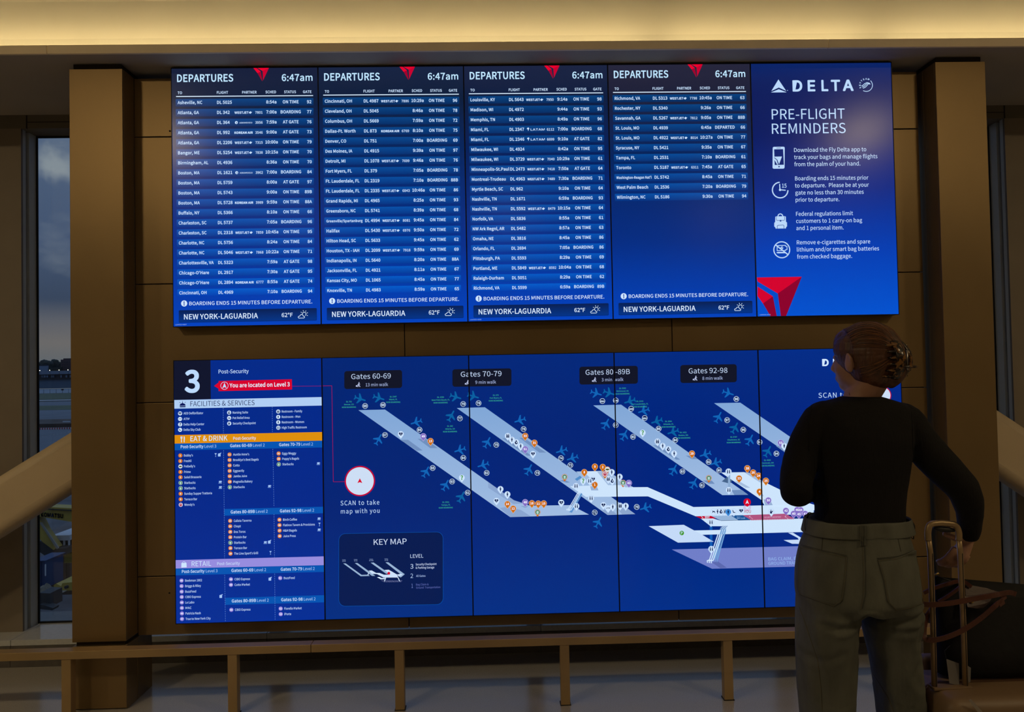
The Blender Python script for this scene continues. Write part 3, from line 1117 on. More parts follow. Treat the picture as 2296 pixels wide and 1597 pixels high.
# ------------------------------------------------------------------ reminders screen
sc = make_screen('reminders_screen', 'pre-flight reminders screen with red triangle, far right of the top row', None, 4, True,
                 ((1681.9, 143.9), (1991.2, 142.8), (2014.7, 703.9), (1701.0, 710.2)))
panel(sc, grad(sc, [(0, (10, 36, 104)), (0.1, (8, 28, 92)), (0.28, (0, 24, 96)), (0.5, (0, 38, 130)), (0.75, (0, 62, 180)), (1, (0, 82, 208))]))
RW = srgb(185, 215, 250)
q = lambda X, Y: (1680 + X / 5.3235, 130 + Y / 5.3235)
q2 = lambda X, Y: (1680 + X / 5.3235, 420 + Y / 5.3235)
e = Part('brand_heading', sc)
e.poly([q(338, 260), q(430, 396), q(343, 356), q(255, 398)], RW)
e.poly([q(343, 376), q(437, 413), q(250, 414)], RW)
e.circle(*q(446, 390), 0.9, RW, 3, 8)
for ch, xa, xb in (('D', 506, 620), ('E', 684, 773), ('L', 846, 926), ('T', 958, 1066), ('A', 1096, 1223)):
    e.text(ch, q(xa, 0)[0], q(xb, 0)[0], q(0, 397)[1] + 0.6 - (xa - 506) * 0.0014, 23.2, RW, 0.05, face='wide')
cxk, cyk = q(1370, 332)
e.circle(cxk, cyk, 14.6, RW, 3, 26, r2=13.2, a0=-120, a1=45)
for i in range(3):
    o_ = i * 3.0 - 3.0
    pts = [(cxk - 8.5 + o_ * 0.6, cyk + 4.2 + o_ * 0.9), (cxk - 4.5 + o_, cyk + 2.6 + o_ * 0.6), (cxk - 0.5 + o_, cyk - 1.6 + o_ * 0.5), (cxk + 3.5 + o_ * 0.7, cyk - 4.4 + o_ * 0.4), (cxk + 8.0 + o_ * 0.3, cyk - 3.2 + o_ * 0.4)]
    e.line(pts, 1.5, RW, 3)
for i, ch in enumerate('SKYTEAM'):
    an = math.radians(203 - i * 22.5)
    px0, py0 = cxk + 14.0 * math.cos(an), cyk - 14.0 * math.sin(an)
    # each letter turned along the ring
    V, Fc, w = text_geo(ch, 'wide', 0.05)
    X0, Z0 = sc.uv(px0, py0)
    kx, kz = e.scale(px0, py0)
    rot = an - math.pi / 2
    for fce in Fc:
        P = []
        for ii in fce:
            a, b = (V[ii][0] - w / 2) * 3.4 * kx, (V[ii][1] - 0.5) * 3.4 * kz
            P.append((X0 + a * math.cos(rot) - b * math.sin(rot), Z0 + a * math.sin(rot) + b * math.cos(rot)))
        e.face_m(P, lambda x, z: RW, 3)
e.build()
t = Part('title_lettering', sc)
t.text('PRE-FLIGHT', 1729.4, 1890.8, 267.9, 22.6, RW, 0.002)
t.text('REMINDERS', 1730, 1893.2, 300.2, 22.6, RW, 0.002)
t.build()
paras = [[('Download the Fly Delta app to', 1779.4, 1938.9, 341.0), ('track your bags and manage flights', 1779.6, 1963.7, 356.9), ('from the palm of your hand.', 1780.2, 1926, 372.8)],
         [('Boarding ends 15 minutes prior', 1782, 1944.3, 404.5), ('to departure.  Please be at your', 1782, 1945.6, 420.5), ('gate no less than 30 minutes', 1783, 1934.3, 436.4), ('prior to departure.', 1783.8, 1880.5, 452.2)],
         [('Federal regulations limit', 1784.8, 1911.2, 484), ('customers to 1 carry-on bag', 1785.2, 1931.5, 499.9), ('and 1 personal item.', 1785.8, 1890.6, 515.8)],
         [('Remove e-cigarettes and spare', 1787.2, 1949.8, 548), ('lithium and/or smart bag batteries', 1787.6, 1969.6, 564), ('from checked baggage.', 1788, 1910, 580)]]
for p in paras:
    b = Part('reminder_text', sc)
    for s_, a, c, y in p:
        b.text(s_, a, c, y, 8.9, srgb(200, 224, 255), 0.006)
    b.build()
ic = Part('phone_icon', sc)
ic.poly(rounded(1732.0, 329.2, 1758.6, 378.2, 3.0, 0.01), RW, 2)
pan = srgb(0, 30, 110)
ic.poly([(1735.0, 334.8), (1755.0, 334.4), (1757.0, 369.4), (1736.6, 369.8)], pan, 3)
ic.line([(1740.5, 331.9), (1749.5, 331.7)], 1.0, pan, 3)
ic.circle(1746.3, 373.6, 1.6, pan, 3, 12)
ic.poly([q(295, 1178), q(386, 1176), q(352, 1270), q(332, 1215), q(300, 1188)], RW, 4)
ic.poly([q(297, 1196), q(324, 1218), q(340, 1272), q(330, 1272), q(298, 1215)], RW, 4)
ic.build()
ic = Part('clock_icon', sc)
ic.circle(1749.2, 426.0, 18.6, RW, 3, 36, r2=16.0, a0=92, a1=360 - 2)
ic.line([q2(362, -38), q2(366, 28), q2(430, 34)], 2.2, RW, 3)
ic.circle(*q2(367, 30), 2.6, RW, 3, 12)
ic.text('15', 1753.2, 1763.4, 420.6, 8.6, RW, 0.02)
ic.build()
ic = Part('backpack_icon', sc)
ic.circle(*q2(373, 345), 6.4, RW, 3, 16, r2=4.2, a0=0, a1=180)
ic.poly([q2(313, 352), q2(322, 346), q2(430, 344), q2(438, 350), q2(440, 410), q2(452, 418), q2(453, 466), q2(442, 474), q2(440, 490), q2(318, 492), q2(314, 476), q2(302, 468), q2(301, 424), q2(312, 412)], RW, 3)
dk = srgb(0, 44, 140)
ic.line([q2(326, 350), q2(326, 388), q2(336, 396), q2(414, 394), q2(424, 386), q2(424, 348)], 0.9, dk, 4)
ic.line([q2(375, 394), q2(376, 404)], 3.2, dk, 4)
ic.line([q2(338, 490), q2(338, 460), q2(346, 452), q2(408, 450), q2(416, 458), q2(416, 488)], 1.0, dk, 4)
ic.build()
ic = Part('no_battery_icon', sc)
ic.circle(1753.8, 560, 19.0, RW, 3, 40, r2=16.6)
ic.line([q2(338, 696), q2(436, 692), q2(438, 704), q2(454, 704), q2(456, 742), q2(440, 744), q2(438, 754), q2(338, 756), q2(338, 696)], 1.5, RW, 3)
ic.line([q2(400, 704), q2(376, 726), q2(408, 722), q2(388, 748)], 1.5, RW, 3)
ic.poly([q2(332, 776), q2(350, 772), q2(440, 772), q2(440, 786), q2(350, 788), q2(332, 784)], RW, 3)
ic.line([q2(322, 690), q2(462, 800)], 2.6, RW, 5)
ic.build()
e = Part('triangle_emblem', sc)
e.poly([(1698.8, 622.4), (1798.9, 620.6), (1745.9, 658.4), (1700.6, 631.4)], srgb(212, 0, 46), 2)
e.poly([(1798.9, 620.6), (1745.9, 658.4), (1753.0, 709.6), (1764.6, 709.4)], srgb(140, 0, 44), 2)
e.poly([(1700.6, 643.0), (1735.0, 665.0), (1713.0, 681.0), (1700.6, 664.0)], srgb(212, 0, 46), 2)
e.poly([(1735.0, 665.0), (1713.0, 681.0), (1729.9, 709.8), (1744.0, 709.8)], srgb(140, 0, 44), 2)
e.build()
sm = Part('footnote', sc)
sm.text('LGAFIDS-H079', 1706, 1730, 707.8, 2.4, srgb(150, 190, 255), 0.0)
sm.build()

# ------------------------------------------------------------------ lower row: directory and terminal map
DIRN = make_screen('directory_screen', 'level 3 directory screen of shops and services, far left of the lower row', None, 0, False, corners(False, 0))
MAPL = ['terminal map screen with the gates 60-69 pier and key map, second in the lower row',
        'terminal map screen with the gates 70-79 pier, middle of the lower row',
        'terminal map screen with the gates 92-98 label, fourth in the lower row',
        'map screen mostly behind the traveller, far right of the lower row']
MS = [make_screen('map_screen', MAPL[k - 1], 'terminal map screens in the lower row', k, False, corners(False, k)) for k in (1, 2, 3, 4)]
panel(DIRN, grad(DIRN, [(0, (0, 42, 138)), (0.3, (0, 40, 138)), (0.6, (0, 40, 140)), (1, (0, 46, 150))]))
for i, m_ in enumerate(MS):
    panel(m_, grad(m_, [(0, (0, 38 + 2 * i, 118 + 6 * i)), (0.3, (0, 36, 116 + 4 * i)), (0.6, (0, 36, 118 + 4 * i)), (1, (0, 46, 130 + 3 * i))]))

o2 = lambda X, Y: (380 + X / 5.323, 800 + Y / 5.323)
o3 = lambda X, Y: (380 + X / 5.323, 1100 + Y / 5.323)
LW = srgb(190, 215, 250)
d = DIRN
p = Part('level_number', d)
p.poly([(388.9, 807.8), (470.2, 806.7), (471.4, 893.8), (390.3, 895.4)], srgb(14, 20, 44), 1)
p.text('3', 413.2, 446.8, 877.2, 46.5, srgb(185, 215, 250), 0.05)
p.build()
p = Part('location_banner', d)
p.text('Post-Security', 488.6, 556, 836.4, 8.4, LW, 0.014)
p.poly([o2(525, 342), o2(578, 302), o2(578, 284), o2(1450, 268), o2(1452, 390), o2(578, 405), o2(578, 376)], srgb(214, 0, 44), 2)
p.circle(501.7, 864.0, 8.8, LW, 3, 28, r2=7.8)
p.poly([o2(648, 304), o2(674, 370), o2(649, 356), o2(622, 372)], LW, 3)
p.text('You are located on Level 3', 513.2, 647.8, 867.8, 8.9, srgb(225, 235, 255), 0.032)
p.line([o2(1452, 352), o2(1806, 350)], 0.8, srgb(160, 0, 90), 2)
p.build()
p = Part('facilities_band', d)
p.poly([(389.6, 895.5), (719.4, 890.8), (719.8, 909.9), (389.8, 914.9)], srgb(176, 206, 244), 1)
p.text('FACILITIES & SERVICES', 426, 569.3, 909.8, 11.2, srgb(30, 40, 90), 0.0)
nv = srgb(12, 22, 90)
p.poly([o2(118, 578), o2(120, 562), o2(132, 550), o2(150, 546), o2(170, 550), o2(184, 560), o2(187, 576)], nv, 3)
p.poly([o2(118, 582), o2(187, 580), o2(187, 594), o2(120, 595)], nv, 3)
p.circle(*o2(152, 542), 1.2, nv, 3, 8)
for a, b in (((116, 534), (126, 544)), ((152, 522), (152, 532)), ((188, 532), (180, 542))):
    p.line([o2(*a), o2(*b)], 0.9, nv, 3)
p.build()

def icon(p, x, y, kind, r=4.6, base=srgb(205, 228, 255), fg=NAVY, lv=3):
    if kind.isdigit():
        p.text(kind, x, None, y + 1.9 * r / 5, 3.9 * r / 5, fg, 0.06, lv=lv + 2, align='C')
        return
    k = r / 5.0
    if kind == 'heart':
        p.poly([(x, y + 3.1 * k), (x - 3.4 * k, y - 0.4 * k), (x - 3.2 * k, y - 2.2 * k), (x - 1.8 * k, y - 3 * k), (x, y - 1.8 * k), (x + 1.8 * k, y - 3 * k), (x + 3.2 * k, y - 2.2 * k), (x + 3.4 * k, y - 0.4 * k)], fg, lv + 1)
        p.poly([(x + 0.6 * k, y - 1.8 * k), (x - 1.0 * k, y + 0.4 * k), (x + 0.1 * k, y + 0.3 * k), (x - 0.4 * k, y + 1.8 * k), (x + 1.2 * k, y - 0.4 * k), (x + 0.2 * k, y - 0.3 * k)], base, lv + 2)
    elif kind in ('man', 'woman'):
        p.circle(x, y - 2.9 * k, 0.95 * k, fg, lv + 1, 8)
        p.poly([(x - 1.3 * k, y - 1.7 * k), (x + 1.3 * k, y - 1.7 * k), (x + 1.4 * k, y + 1.0 * k), (x + 0.7 * k, y + 1.0 * k), (x + 0.6 * k, y + 3.8 * k), (x - 0.6 * k, y + 3.8 * k), (x - 0.7 * k, y + 1.0 * k), (x - 1.4 * k, y + 1.0 * k)], fg, lv + 1)
    elif kind in ('family', 'lift'):
        for dx, s_ in ((-1.8, 1.0), (1.8, 1.0)) + (((0, 0.7),) if kind == 'family' else ()):
            p.circle(x + dx * k, y - 2.4 * k * s_, 0.9 * k * s_, fg, lv + 1, 8)
            p.poly([(x + (dx - 1.0 * s_) * k, y - 1.2 * k * s_), (x + (dx + 1.0 * s_) * k, y - 1.2 * k * s_), (x + (dx + 0.7 * s_) * k, y + 3.4 * k), (x + (dx - 0.7 * s_) * k, y + 3.4 * k)], fg, lv + 1)
    elif kind == 'nurse':
        p.circle(x, y - 2.6 * k, 1.1 * k, fg, lv + 1, 8)
        p.circle(x, y + 1.0 * k, 2.7 * k, fg, lv + 1, 12)
        p.circle(x + 0.6 * k, y + 0.6 * k, 1.1 * k, base, lv + 2, 8)
    elif kind == 'q':
        p.text('?', x, None, y + 3.6 * k, 7.2 * k, srgb(70, 150, 50) if r > 5 else fg, 0.05, lv=lv + 1, align='C')
    elif kind == 'atm':
        p.text('ATM', x, None, y + 1.0 * k, 2.4 * k, fg, 0.04, lv=lv + 1, align='C')
    elif kind == 'dog':
        p.poly([(x - 2.6 * k, y - 2 * k), (x - 0.6 * k, y - 1.0 * k), (x + 2.4 * k, y - 0.8 * k), (x + 2.8 * k, y + 2.4 * k), (x + 1.8 * k, y + 2.4 * k), (x + 1.2 * k, y + 0.8 * k), (x - 0.8 * k, y + 0.8 * k), (x - 1.4 * k, y + 2.4 * k), (x - 2.2 * k, y + 2.4 * k), (x - 1.8 * k, y - 0.4 * k)], fg, lv + 1)
    elif kind == 'seat':
        p.line([(x - 2 * k, y - 2.4 * k), (x - 1 * k, y + 1.2 * k), (x + 2.2 * k, y + 1.4 * k)], 1.3 * k, fg, lv + 1)
    elif kind == 'guard':
        p.circle(x - 0.6 * k, y - 2.6 * k, 1.0 * k, fg, lv + 1, 8)
        p.poly([(x - 2.4 * k, y - 1.2 * k), (x + 1.2 * k, y - 1.0 * k), (x + 2.8 * k, y - 2.6 * k), (x + 2.8 * k, y - 0.6 * k), (x + 1 * k, y + 1 * k), (x + 1 * k, y + 3 * k), (x - 2 * k, y + 3 * k)], fg, lv + 1)

GRN = srgb(40, 110, 80)
def bullet(p, x, y, kind, base, r=4.6, lv=3):
    if kind == 'coffee_round':
        p.circle(x, y, r, srgb(190, 215, 205), lv, 18)
        p.circle(x, y, r * 0.86, GRN, lv + 1, 18, r2=r * 0.5)
        p.poly([(x - r * .3, y + r * .7), (x - r * .22, y - r * .3), (x, y - r * .5), (x + r * .22, y - r * .3), (x + r * .3, y + r * .7)], srgb(175, 215, 200), lv + 2)
    elif kind == 'olive_bar':
        p.circle(x, y, r, srgb(215, 225, 225), lv, 18)
        p.poly([(x - r * .8, y + r * .15), (x - r * .5, y - r * .25), (x + r * .5, y - r * .25), (x + r * .8, y + r * .15), (x, y + r * .4)], srgb(70, 75, 30), lv + 1)
    elif kind == 'red_dot':
        p.circle(x, y, r, srgb(215, 215, 235), lv, 18)
        p.circle(x, y, r * .72, srgb(190, 30, 60), lv + 1, 14, r2=r * .45)
        p.circle(x, y + r * .1, r * .36, srgb(180, 40, 60), lv + 1, 10)
    else:
        p.circle(x, y, r, base, 3, 18)
        icon(p, x, y, kind, r, base, srgb(235, 240, 255) if base is not LW2 else NAVY, 3)
LW2 = srgb(205, 228, 255)
ORG, PUR = srgb(216, 120, 30), srgb(140, 125, 215)

def entry(x, y, kind, name, x1, base):
    p = Part('directory_entry', d)
    bullet(p, x, y, kind, base)
    xt = x + 8.1 if base is not LW2 else x + 7.9
    p.text(name, xt, x1, y + 2.4, 4.9, srgb(185, 212, 250), 0.016)
    p.build()
for x, y, kd, nm, x1 in ((403.1, 925.5, 'heart', 'AED Defibrillator', 454.8), (403.1, 938, 'atm', 'ATM', 423.8), (403.3, 950.3, 'q', 'Delta Help Center', 457.2), (403.3, 962.3, 'seat', 'Delta Sky Club', 449),
                         (512.4, 924.4, 'nurse', 'Nursing Suite', 554.7), (512.5, 936.6, 'dog', 'Pet Relief Area', 558), (512.7, 948.8, 'guard', 'Security Checkpoint', 572.2),
                         (622, 922.7, 'family', 'Restroom - Family', 675.9), (622.1, 934.9, 'man', 'Restroom - Men', 671.6), (622.2, 946.9, 'woman', 'Restroom - Women', 680), (622.3, 959.1, 'lift', 'High Traffic Restroom', 686)):
    entry(x, y, kd, nm, x1, LW2)
SB = 'coffee_round'
for lst, x0, xe in (
    ([('1', "Bubby's", 432.2, 1019.8), ('2', 'Freshii', 428.8, 1032.2), ('olive_bar', "Potbelly's", 437, 1044.2), ('4', 'Prime', 427.3, 1056.6), ('5', 'Soleil Brasserie', 451.4, 1068.6),
      (SB, 'Starbucks', 438, 1081), (SB, 'Starbucks', 438.4, 1093.1), ('8', 'Sunday Supper Trattoria', 474.9, 1105.3), ('9', 'Terrace Bar', 442, 1117.8), ('red_dot', "Wendy's", 436, 1130)], 404.0, 405.4),
    ([('11', "Auntie Anne's", 557.5, 1018.5), ('12', "Brooklyn's Best Bagels", 578.6, 1030.7), ('13', 'Cotto', 536.1, 1042.9), ('14', 'Eggsactly', 546.4, 1055.1), ('15', 'Jamba Juice', 552.8, 1067.1),
      ('18', 'Magnolia Bakery', 565, 1079.4), (SB, 'Starbucks', 547.8, 1091.6)], 513.6, 514.4),
    ([('31', 'Eggy Weggy', 662.4, 1017), ('33', "Poppy's Bagels", 668.9, 1029), (SB, 'Starbucks', 656.7, 1041.2)], 623.1, 623.5),
    ([('23', 'Calista Taverna', 562.8, 1166.9), ('24', 'Chopt', 539.3, 1179.1), ('25', 'Dos Toros', 549.6, 1191.5), ('26', 'Protein Bar', 552.3, 1203.5), (SB, 'Starbucks', 549.6, 1215.7),
      ('28', 'Terrace Bar', 553.4, 1227.9), ('29', "The Line Sport's Grill", 578, 1240.1)], 515.4, 516.4),
    ([('35', 'Birch Coffee', 664.6, 1165.4), ('36', 'Flatiron Tavern & Provisions', 704.4, 1177.6), ('37', 'H&H Bagels', 664.4, 1189.8), ('38', 'Juice Press', 661.8, 1202)], 625.2, 625.8)):
    for i, (kd, nm, x1, y) in enumerate(lst):
        entry(x0 + (xe - x0) * i / max(1, len(lst) - 1), y, kd, nm, x1, ORG)
for lst, x0, xe in (
    ([('40', 'Beekman 1802', 453.3, 1299.1), ('41', 'Briggs & Riley', 451, 1311.3), ('42', 'BuzzFeed', 440.3, 1323.6), ('43', 'CIBO Express', 451, 1335.6), ('44', 'Le Labo', 436.4, 1347.8), ('45', 'MAC', 430.3, 1360),
      ('46', 'Patricia Nash', 450.8, 1372.2), ('47', 'True to New York City', 472.8, 1384.4)], 407.8, 409.2),
    ([('48', 'CIBO Express', 560, 1297.3), ('49', 'Cotto Market', 560, 1309.7)], 517.5, 517.6),
    ([('51', 'BuzzFeed', 659.5, 1295.8)], 627.2, 627.2),
    ([('50', 'CIBO Express', 561.3, 1365.4)], 518.6, 518.6),
    ([('52', 'Fiorello Market', 675.3, 1363.9), ('53', 'iPorte', 651.8, 1376.2)], 628.3, 628.5)):
    for i, (kd, nm, x1, y) in enumerate(lst):
        entry(x0 + (xe - x0) * i / max(1, len(lst) - 1), y, kd, nm, x1, PUR)

def band(name, x0, x1, yl0, yl1, yr0, yr1, col):
    p = Part(name, d)
    p.poly([(x0, yl0), (x1, yr0), (x1, yr1), (x0, yl1)], col, 1)
    return p
p = band('eat_drink_band', 390.5, 720.2, 974.1, 993.1, 969.5, 988.8, srgb(222, 143, 12))
p.text('EAT & DRINK', 426.4, 509, 988.0, 11.2, LW2, 0.012)
p.text('Post-Security', 521.8, 572.6, 985.6, 6.6, LW2, 0.014)
for x in (406.2, 412.2):
    p.line([(x, 977.6), (x + 0.3, 990)], 1.7, LW2, 3)
p.line([(404.4, 977.4), (404.6, 981.6), (408.2, 981.4), (408.2, 977.2)], 0.8, LW2, 3)
p.poly([(411.4, 977), (413.6, 978), (413.9, 984.6), (412.2, 984.8)], LW2, 3)
p.build()
p = band('retail_band', 393.6, 724.2, 1253.5, 1272.1, 1248.4, 1268.0, srgb(150, 140, 222))
p.text('RETAIL', 430.3, 473.6, 1267.4, 10.8, LW2, 0.004)
p.text('Post-Security', 487, 537.2, 1265.6, 6.6, LW2, 0.004)
p.poly([(407.4, 1259.8), (418.6, 1259.4), (419.2, 1269.6), (407.2, 1270.2)], LW2, 3)
p.circle(412.9, 1260.2, 3.9, LW2, 3, 12, r2=3.0, a0=0, a1=180)
p.build()
SUB = srgb(0, 84, 178)
for y0, y1, yr0, yr1, x0, x1, txt_ in (
    (993.3, 1008.2, 989.0, 1004.2, 390.7, 720.3, [('Post-Security', 405, 455.5, 'Level 3', 458, 484, 1003.6), ('Gates 60-69', 515, 563.3, 'Level 2', 566, 592, 1002), ('Gates 70-79', 624.3, 671.3, 'Level 2', 674, 700, 1000.5)]),
    (1140.4, 1155.2, 1137.2, 1151.8, 501.8, 722.4, [('Gates 80-89B', 516.6, 570.5, 'Level 2', 573, 599, 1150.4), ('Gates 92-98', 626.3, 674.5, 'Level 2', 677, 702.6, 1149)]),
    (1272.3, 1287.4, 1268.3, 1283.2, 393.9, 724.6, [('Post-Security', 408.7, 458.9, 'Level 3', 461.7, 487.6, 1282.2), ('Gates 60-69', 518.6, 567.3, 'Level 2', 570, 595.7, 1281), ('Gates 70-79', 628.4, 675.9, 'Level 2', 678.6, 704, 1279.5)]),
    (1338.6, 1354.2, 1335.2, 1351.2, 505.0, 725.0, [('Gates 80-89B', 519.6, 573.5, 'Level 2', 576, 601.7, 1349), ('Gates 92-98', 629.5, 677.4, 'Level 2', 680, 706, 1347.4)])):
    p = band('column_header', x0, x1, y0, y1, yr0, yr1, SUB)
    for a, xa, xb, b, xc, xd, yb in txt_:
        p.text(a, xa, xb, yb, 6.7, LW2, 0.018)
        p.text(b, xc, xd, yb - 0.7, 6.5, srgb(165, 200, 245), 0.0)
    p.build()
p = Part('divider', d)
for (xa, ya, xb, yb) in ((499.2, 914, 499.8, 970), (608.6, 912, 609.2, 968.5), (500.2, 1009, 503.2, 1250), (610, 1007, 613, 1136), (613.2, 1153, 614.2, 1249), (503.5, 1288, 505.4, 1391), (614.6, 1286, 616, 1390)):
    y = ya
    while y < yb:
        f = (y - ya) / (yb - ya)
        x = xa + (xb - xa) * f
        p.line([(x, y), (x, min(y + 2.2, yb))], 0.7, srgb(110, 150, 220), 2)
        y += 5.0
p.build()
p = Part('service_icon', d)
ci = srgb(160, 195, 245)
def cup(x, y):
    p.poly([(x - 3, y - 2.6), (x + 2, y - 2.8), (x + 2, y + 1.2), (x - 3, y + 1.2)], ci, 3)
    p.circle(x + 2.2, y - 1.2, 1.6, ci, 3, 8, r2=0.9)
    p.line([(x - 3.8, y + 2.4), (x + 3.2, y + 2.4)], 0.9, ci, 3)
def glass(x, y):
    p.poly([(x - 2.6, y - 3.8), (x + 2.6, y - 3.8), (x + 0.3, y - 0.6), (x + 0.3, y + 3.4), (x + 1.6, y + 4), (x - 1.6, y + 4), (x - 0.3, y + 3.4), (x - 0.3, y - 0.6)], ci, 3)
def togo(x, y):
    p.poly([(x - 3.4, y - 2.2), (x + 0.8, y - 3.2), (x + 3.4, y - 4.6), (x + 4, y - 3.6), (x + 2.4, y - 2.0), (x + 2.4, y + 4), (x - 3.4, y + 4)], ci, 3)
for x, y in ((493.2, 1080), (493.5, 1092), (603, 1090.5), (712.2, 1040.2), (594, 1216), (713.8, 1164), (714, 1188.8)): cup(x, y)
for x, y in ((482.6, 1019.2), (605.4, 1239.2), (714.6, 1176.8)): glass(x, y)
for x, y in ((491.2, 1018.6), (603.2, 1214.6), (604.6, 1297.2), (495.5, 1334.6)): togo(x, y)
p.build()

# ------------------------------------------------------------------ map image (shared by four screens)
def mpart(name, k):
    return Part(name, MS[k], MS)
def which(x):
    return 0 if x < 1055 else 1 if x < 1386 else 2 if x < 1711 else 3
cA, cB, cC = srgb(128, 166, 214), srgb(160, 188, 226), srgb(205, 228, 252)
def lgrad(k, y0, y1, c0, c1):
    z0, z1 = MS[k].uv(900, y0)[1], MS[k].uv(900, y1)[1]
    def f(x, z):
        t = min(1, max(0, (z - z0) / (z1 - z0)))
        return tuple(c0[i] + (c1[i] - c0[i]) * t for i in range(3))
    return f
g_ = lambda a, b: lgrad(1, a, b, cA, cB)
SH = srgb(112, 143, 190)
def shape(name, k, pts, col, lv=2, extra=()):
    p = mpart(name, k)
    p.poly(pts, col, lv)
    for q_, c_ in extra:
        p.poly(q_, c_, lv + 1)
    p.build()
shape('pier_shape', 0, [(802, 920.6), (862.2, 919.5), (1100, 1086.6), (1153.2, 1124.5), (1188.4, 1137), (1281.6, 1135.9), (1322.6, 1157.3), (1144.6, 1162.3)], g_(950, 1150), 1, [
    ([(896.6, 987.8), (914.4, 987.8), (947.3, 1011.9), (934.1, 1012.3)], SH), ([(936, 985.6), (954.8, 986), (981.1, 1006.6), (964.2, 1006.6)], SH),
    ([(1095, 1083), (1153.2, 1124.5), (1175, 1131.5), (1151.7, 1133), (1095, 1096)], srgb(138, 165, 208)),
    ([(1121, 1141.7), (1137.6, 1139.3), (1168.9, 1146.4), (1190.8, 1160.5), (1144.6, 1162.3)], srgb(138, 165, 208)),
    ([(1168, 1137.8), (1186, 1137.8), (1179, 1141.7)], srgb(130, 158, 202))])
shape('pier_shape', 1, [(1024.3, 916.8), (1087.9, 915), (1427.2, 1155), (1364.6, 1157)], g_(950, 1130), 1, [
    ([(1127, 984.5), (1138, 985), (1193, 1024), (1183, 1024)], SH), ([(1165.5, 983.5), (1176, 984), (1226.5, 1017), (1211, 1017)], SH),
    ([(1256, 1080), (1267, 1078), (1280, 1084), (1272, 1084.5)], SH), ([(1352, 1146), (1372, 1144), (1386, 1156), (1364.6, 1157)], srgb(140, 165, 205)),
    ([(1386, 1142), (1408, 1141), (1427.2, 1155), (1398, 1156)], srgb(140, 165, 205)),
    ([(1291, 1076.5), (1303.5, 1068.4), (1307.5, 1072.5), (1296, 1080.5)], srgb(80, 140, 200))])
shape('terminal_shape', 1, [(1294.1, 1059.5), (1350.5, 1058.2), (1423.3, 1094.7), (1455, 1094.4), (1558.4, 1139), (1718, 1135.2), (1830, 1133), (1830, 1155), (1563, 1159.6), (1456, 1115.1), (1316, 1116.6), (1280, 1092.4), (1324, 1091)], cC, 3, [
    ([(1294.1, 1059.5), (1310, 1059.1), (1341, 1088), (1324, 1091)], srgb(160, 187, 222)),
    ([(1341, 1059.2), (1366, 1059), (1422.5, 1094.7), (1405, 1094.7), (1397.4, 1090), (1366, 1090)], srgb(160, 187, 222)),
    ([(1325.4, 1092.4), (1340.3, 1092.4), (1344.2, 1101.8), (1327.8, 1101.8)], srgb(150, 175, 212))])
shape('pier_shape', 2, [(1333.4, 910.8), (1396.5, 909), (1681.4, 1110.8), (1623.2, 1111.7)], g_(930, 1110), 1, [
    ([(1468, 1000), (1477.7, 1000.6), (1529.3, 1032), (1520, 1032.5)], SH), ([(1541.5, 1023.5), (1560, 1023.5), (1568.8, 1031), (1554.7, 1031)], SH),
    ([(1579, 1078.8), (1599.7, 1079.2), (1606.3, 1086.4), (1593, 1086.4)], SH), ([(1643.9, 1100.4), (1666.4, 1099.5), (1681.4, 1110.8), (1650, 1111.2)], SH),
    ([(1622, 1081), (1636, 1069), (1648, 1076), (1640, 1086)], srgb(70, 100, 140))])
shape('pier_shape', 3, [(1606.9, 904.6), (1665.5, 903.3), (1900, 1065), (1900, 1105)], g_(920, 1100), 1, [([(1744, 1000), (1756, 1000), (1790, 1020), (1772, 1020)], SH)])
shape('terminal_shape', 2, [(1620.4, 1061), (1672, 1060), (1750, 1097.6), (1790, 1120), (1830, 1133), (1830, 1145), (1718, 1135.2), (1710.6, 1122)], cC, 3, [
    ([(1672, 1060), (1683, 1061), (1718, 1082), (1708, 1083)], srgb(160, 187, 222)), ([(1650.4, 1080.7), (1661.7, 1080.7), (1686, 1094.8), (1675, 1094.8)], srgb(165, 190, 222)),
    ([(1700, 1106), (1712, 1106), (1716, 1114), (1708, 1112)], srgb(160, 185, 220)),
    ([(1715.3, 1120.2), (1731.2, 1124), (1735.9, 1133.7), (1719, 1134.5)], srgb(150, 175, 212))])
shape('terminal_shape', 2, [(1574.3, 1164.3), (1600, 1163.5), (1618.5, 1168.7), (1783.8, 1163.8), (1830, 1162.5), (1830, 1193), (1769.7, 1194.4), (1577, 1200.6), (1559.3, 1191), (1618.5, 1189.7), (1622, 1181.2), (1596, 1181.2)], cC, 3)
shape('parking_shape', 2, [(1457, 1181.8), (1535.8, 1178.4), (1559.3, 1191), (1620, 1189.5), (1620, 1199.2), (1577.2, 1200.6), (1603, 1216), (1522.7, 1218.4)], srgb(196, 218, 248), 2)
shape('ramp_shape', 3, [(1759.4, 1210.7), (1793.2, 1209.4), (1791, 1205.7), (1769.7, 1194.4), (1780, 1193.8), (1800.7, 1206.6), (1794, 1218.8), (1778.2, 1218.8)], srgb(196, 218, 248), 2)
shape('lower_level_shape', 2, [(1508.6, 1233.9), (1788.5, 1225.4), (1900, 1222), (1900, 1267), (1783.8, 1270.9), (1598.8, 1276.5)], srgb(112, 126, 200), 1, [([(1598, 1262), (1612, 1260), (1632, 1274), (1618, 1275.5)], srgb(92, 105, 175))])
p = mpart('security_strip', 2)
p.poly([(1563, 1159.6), (1596.9, 1158.1), (1608.2, 1163.8), (1574.3, 1164.3)], srgb(196, 0, 36), 4)
p.text('EXIT', 1583.6, 1594.2, 1163.2, 4.0, LW2, 0.05)
p.line([(1575.5, 1159.8), (1579.5, 1163)], 1.0, LW2, 5)
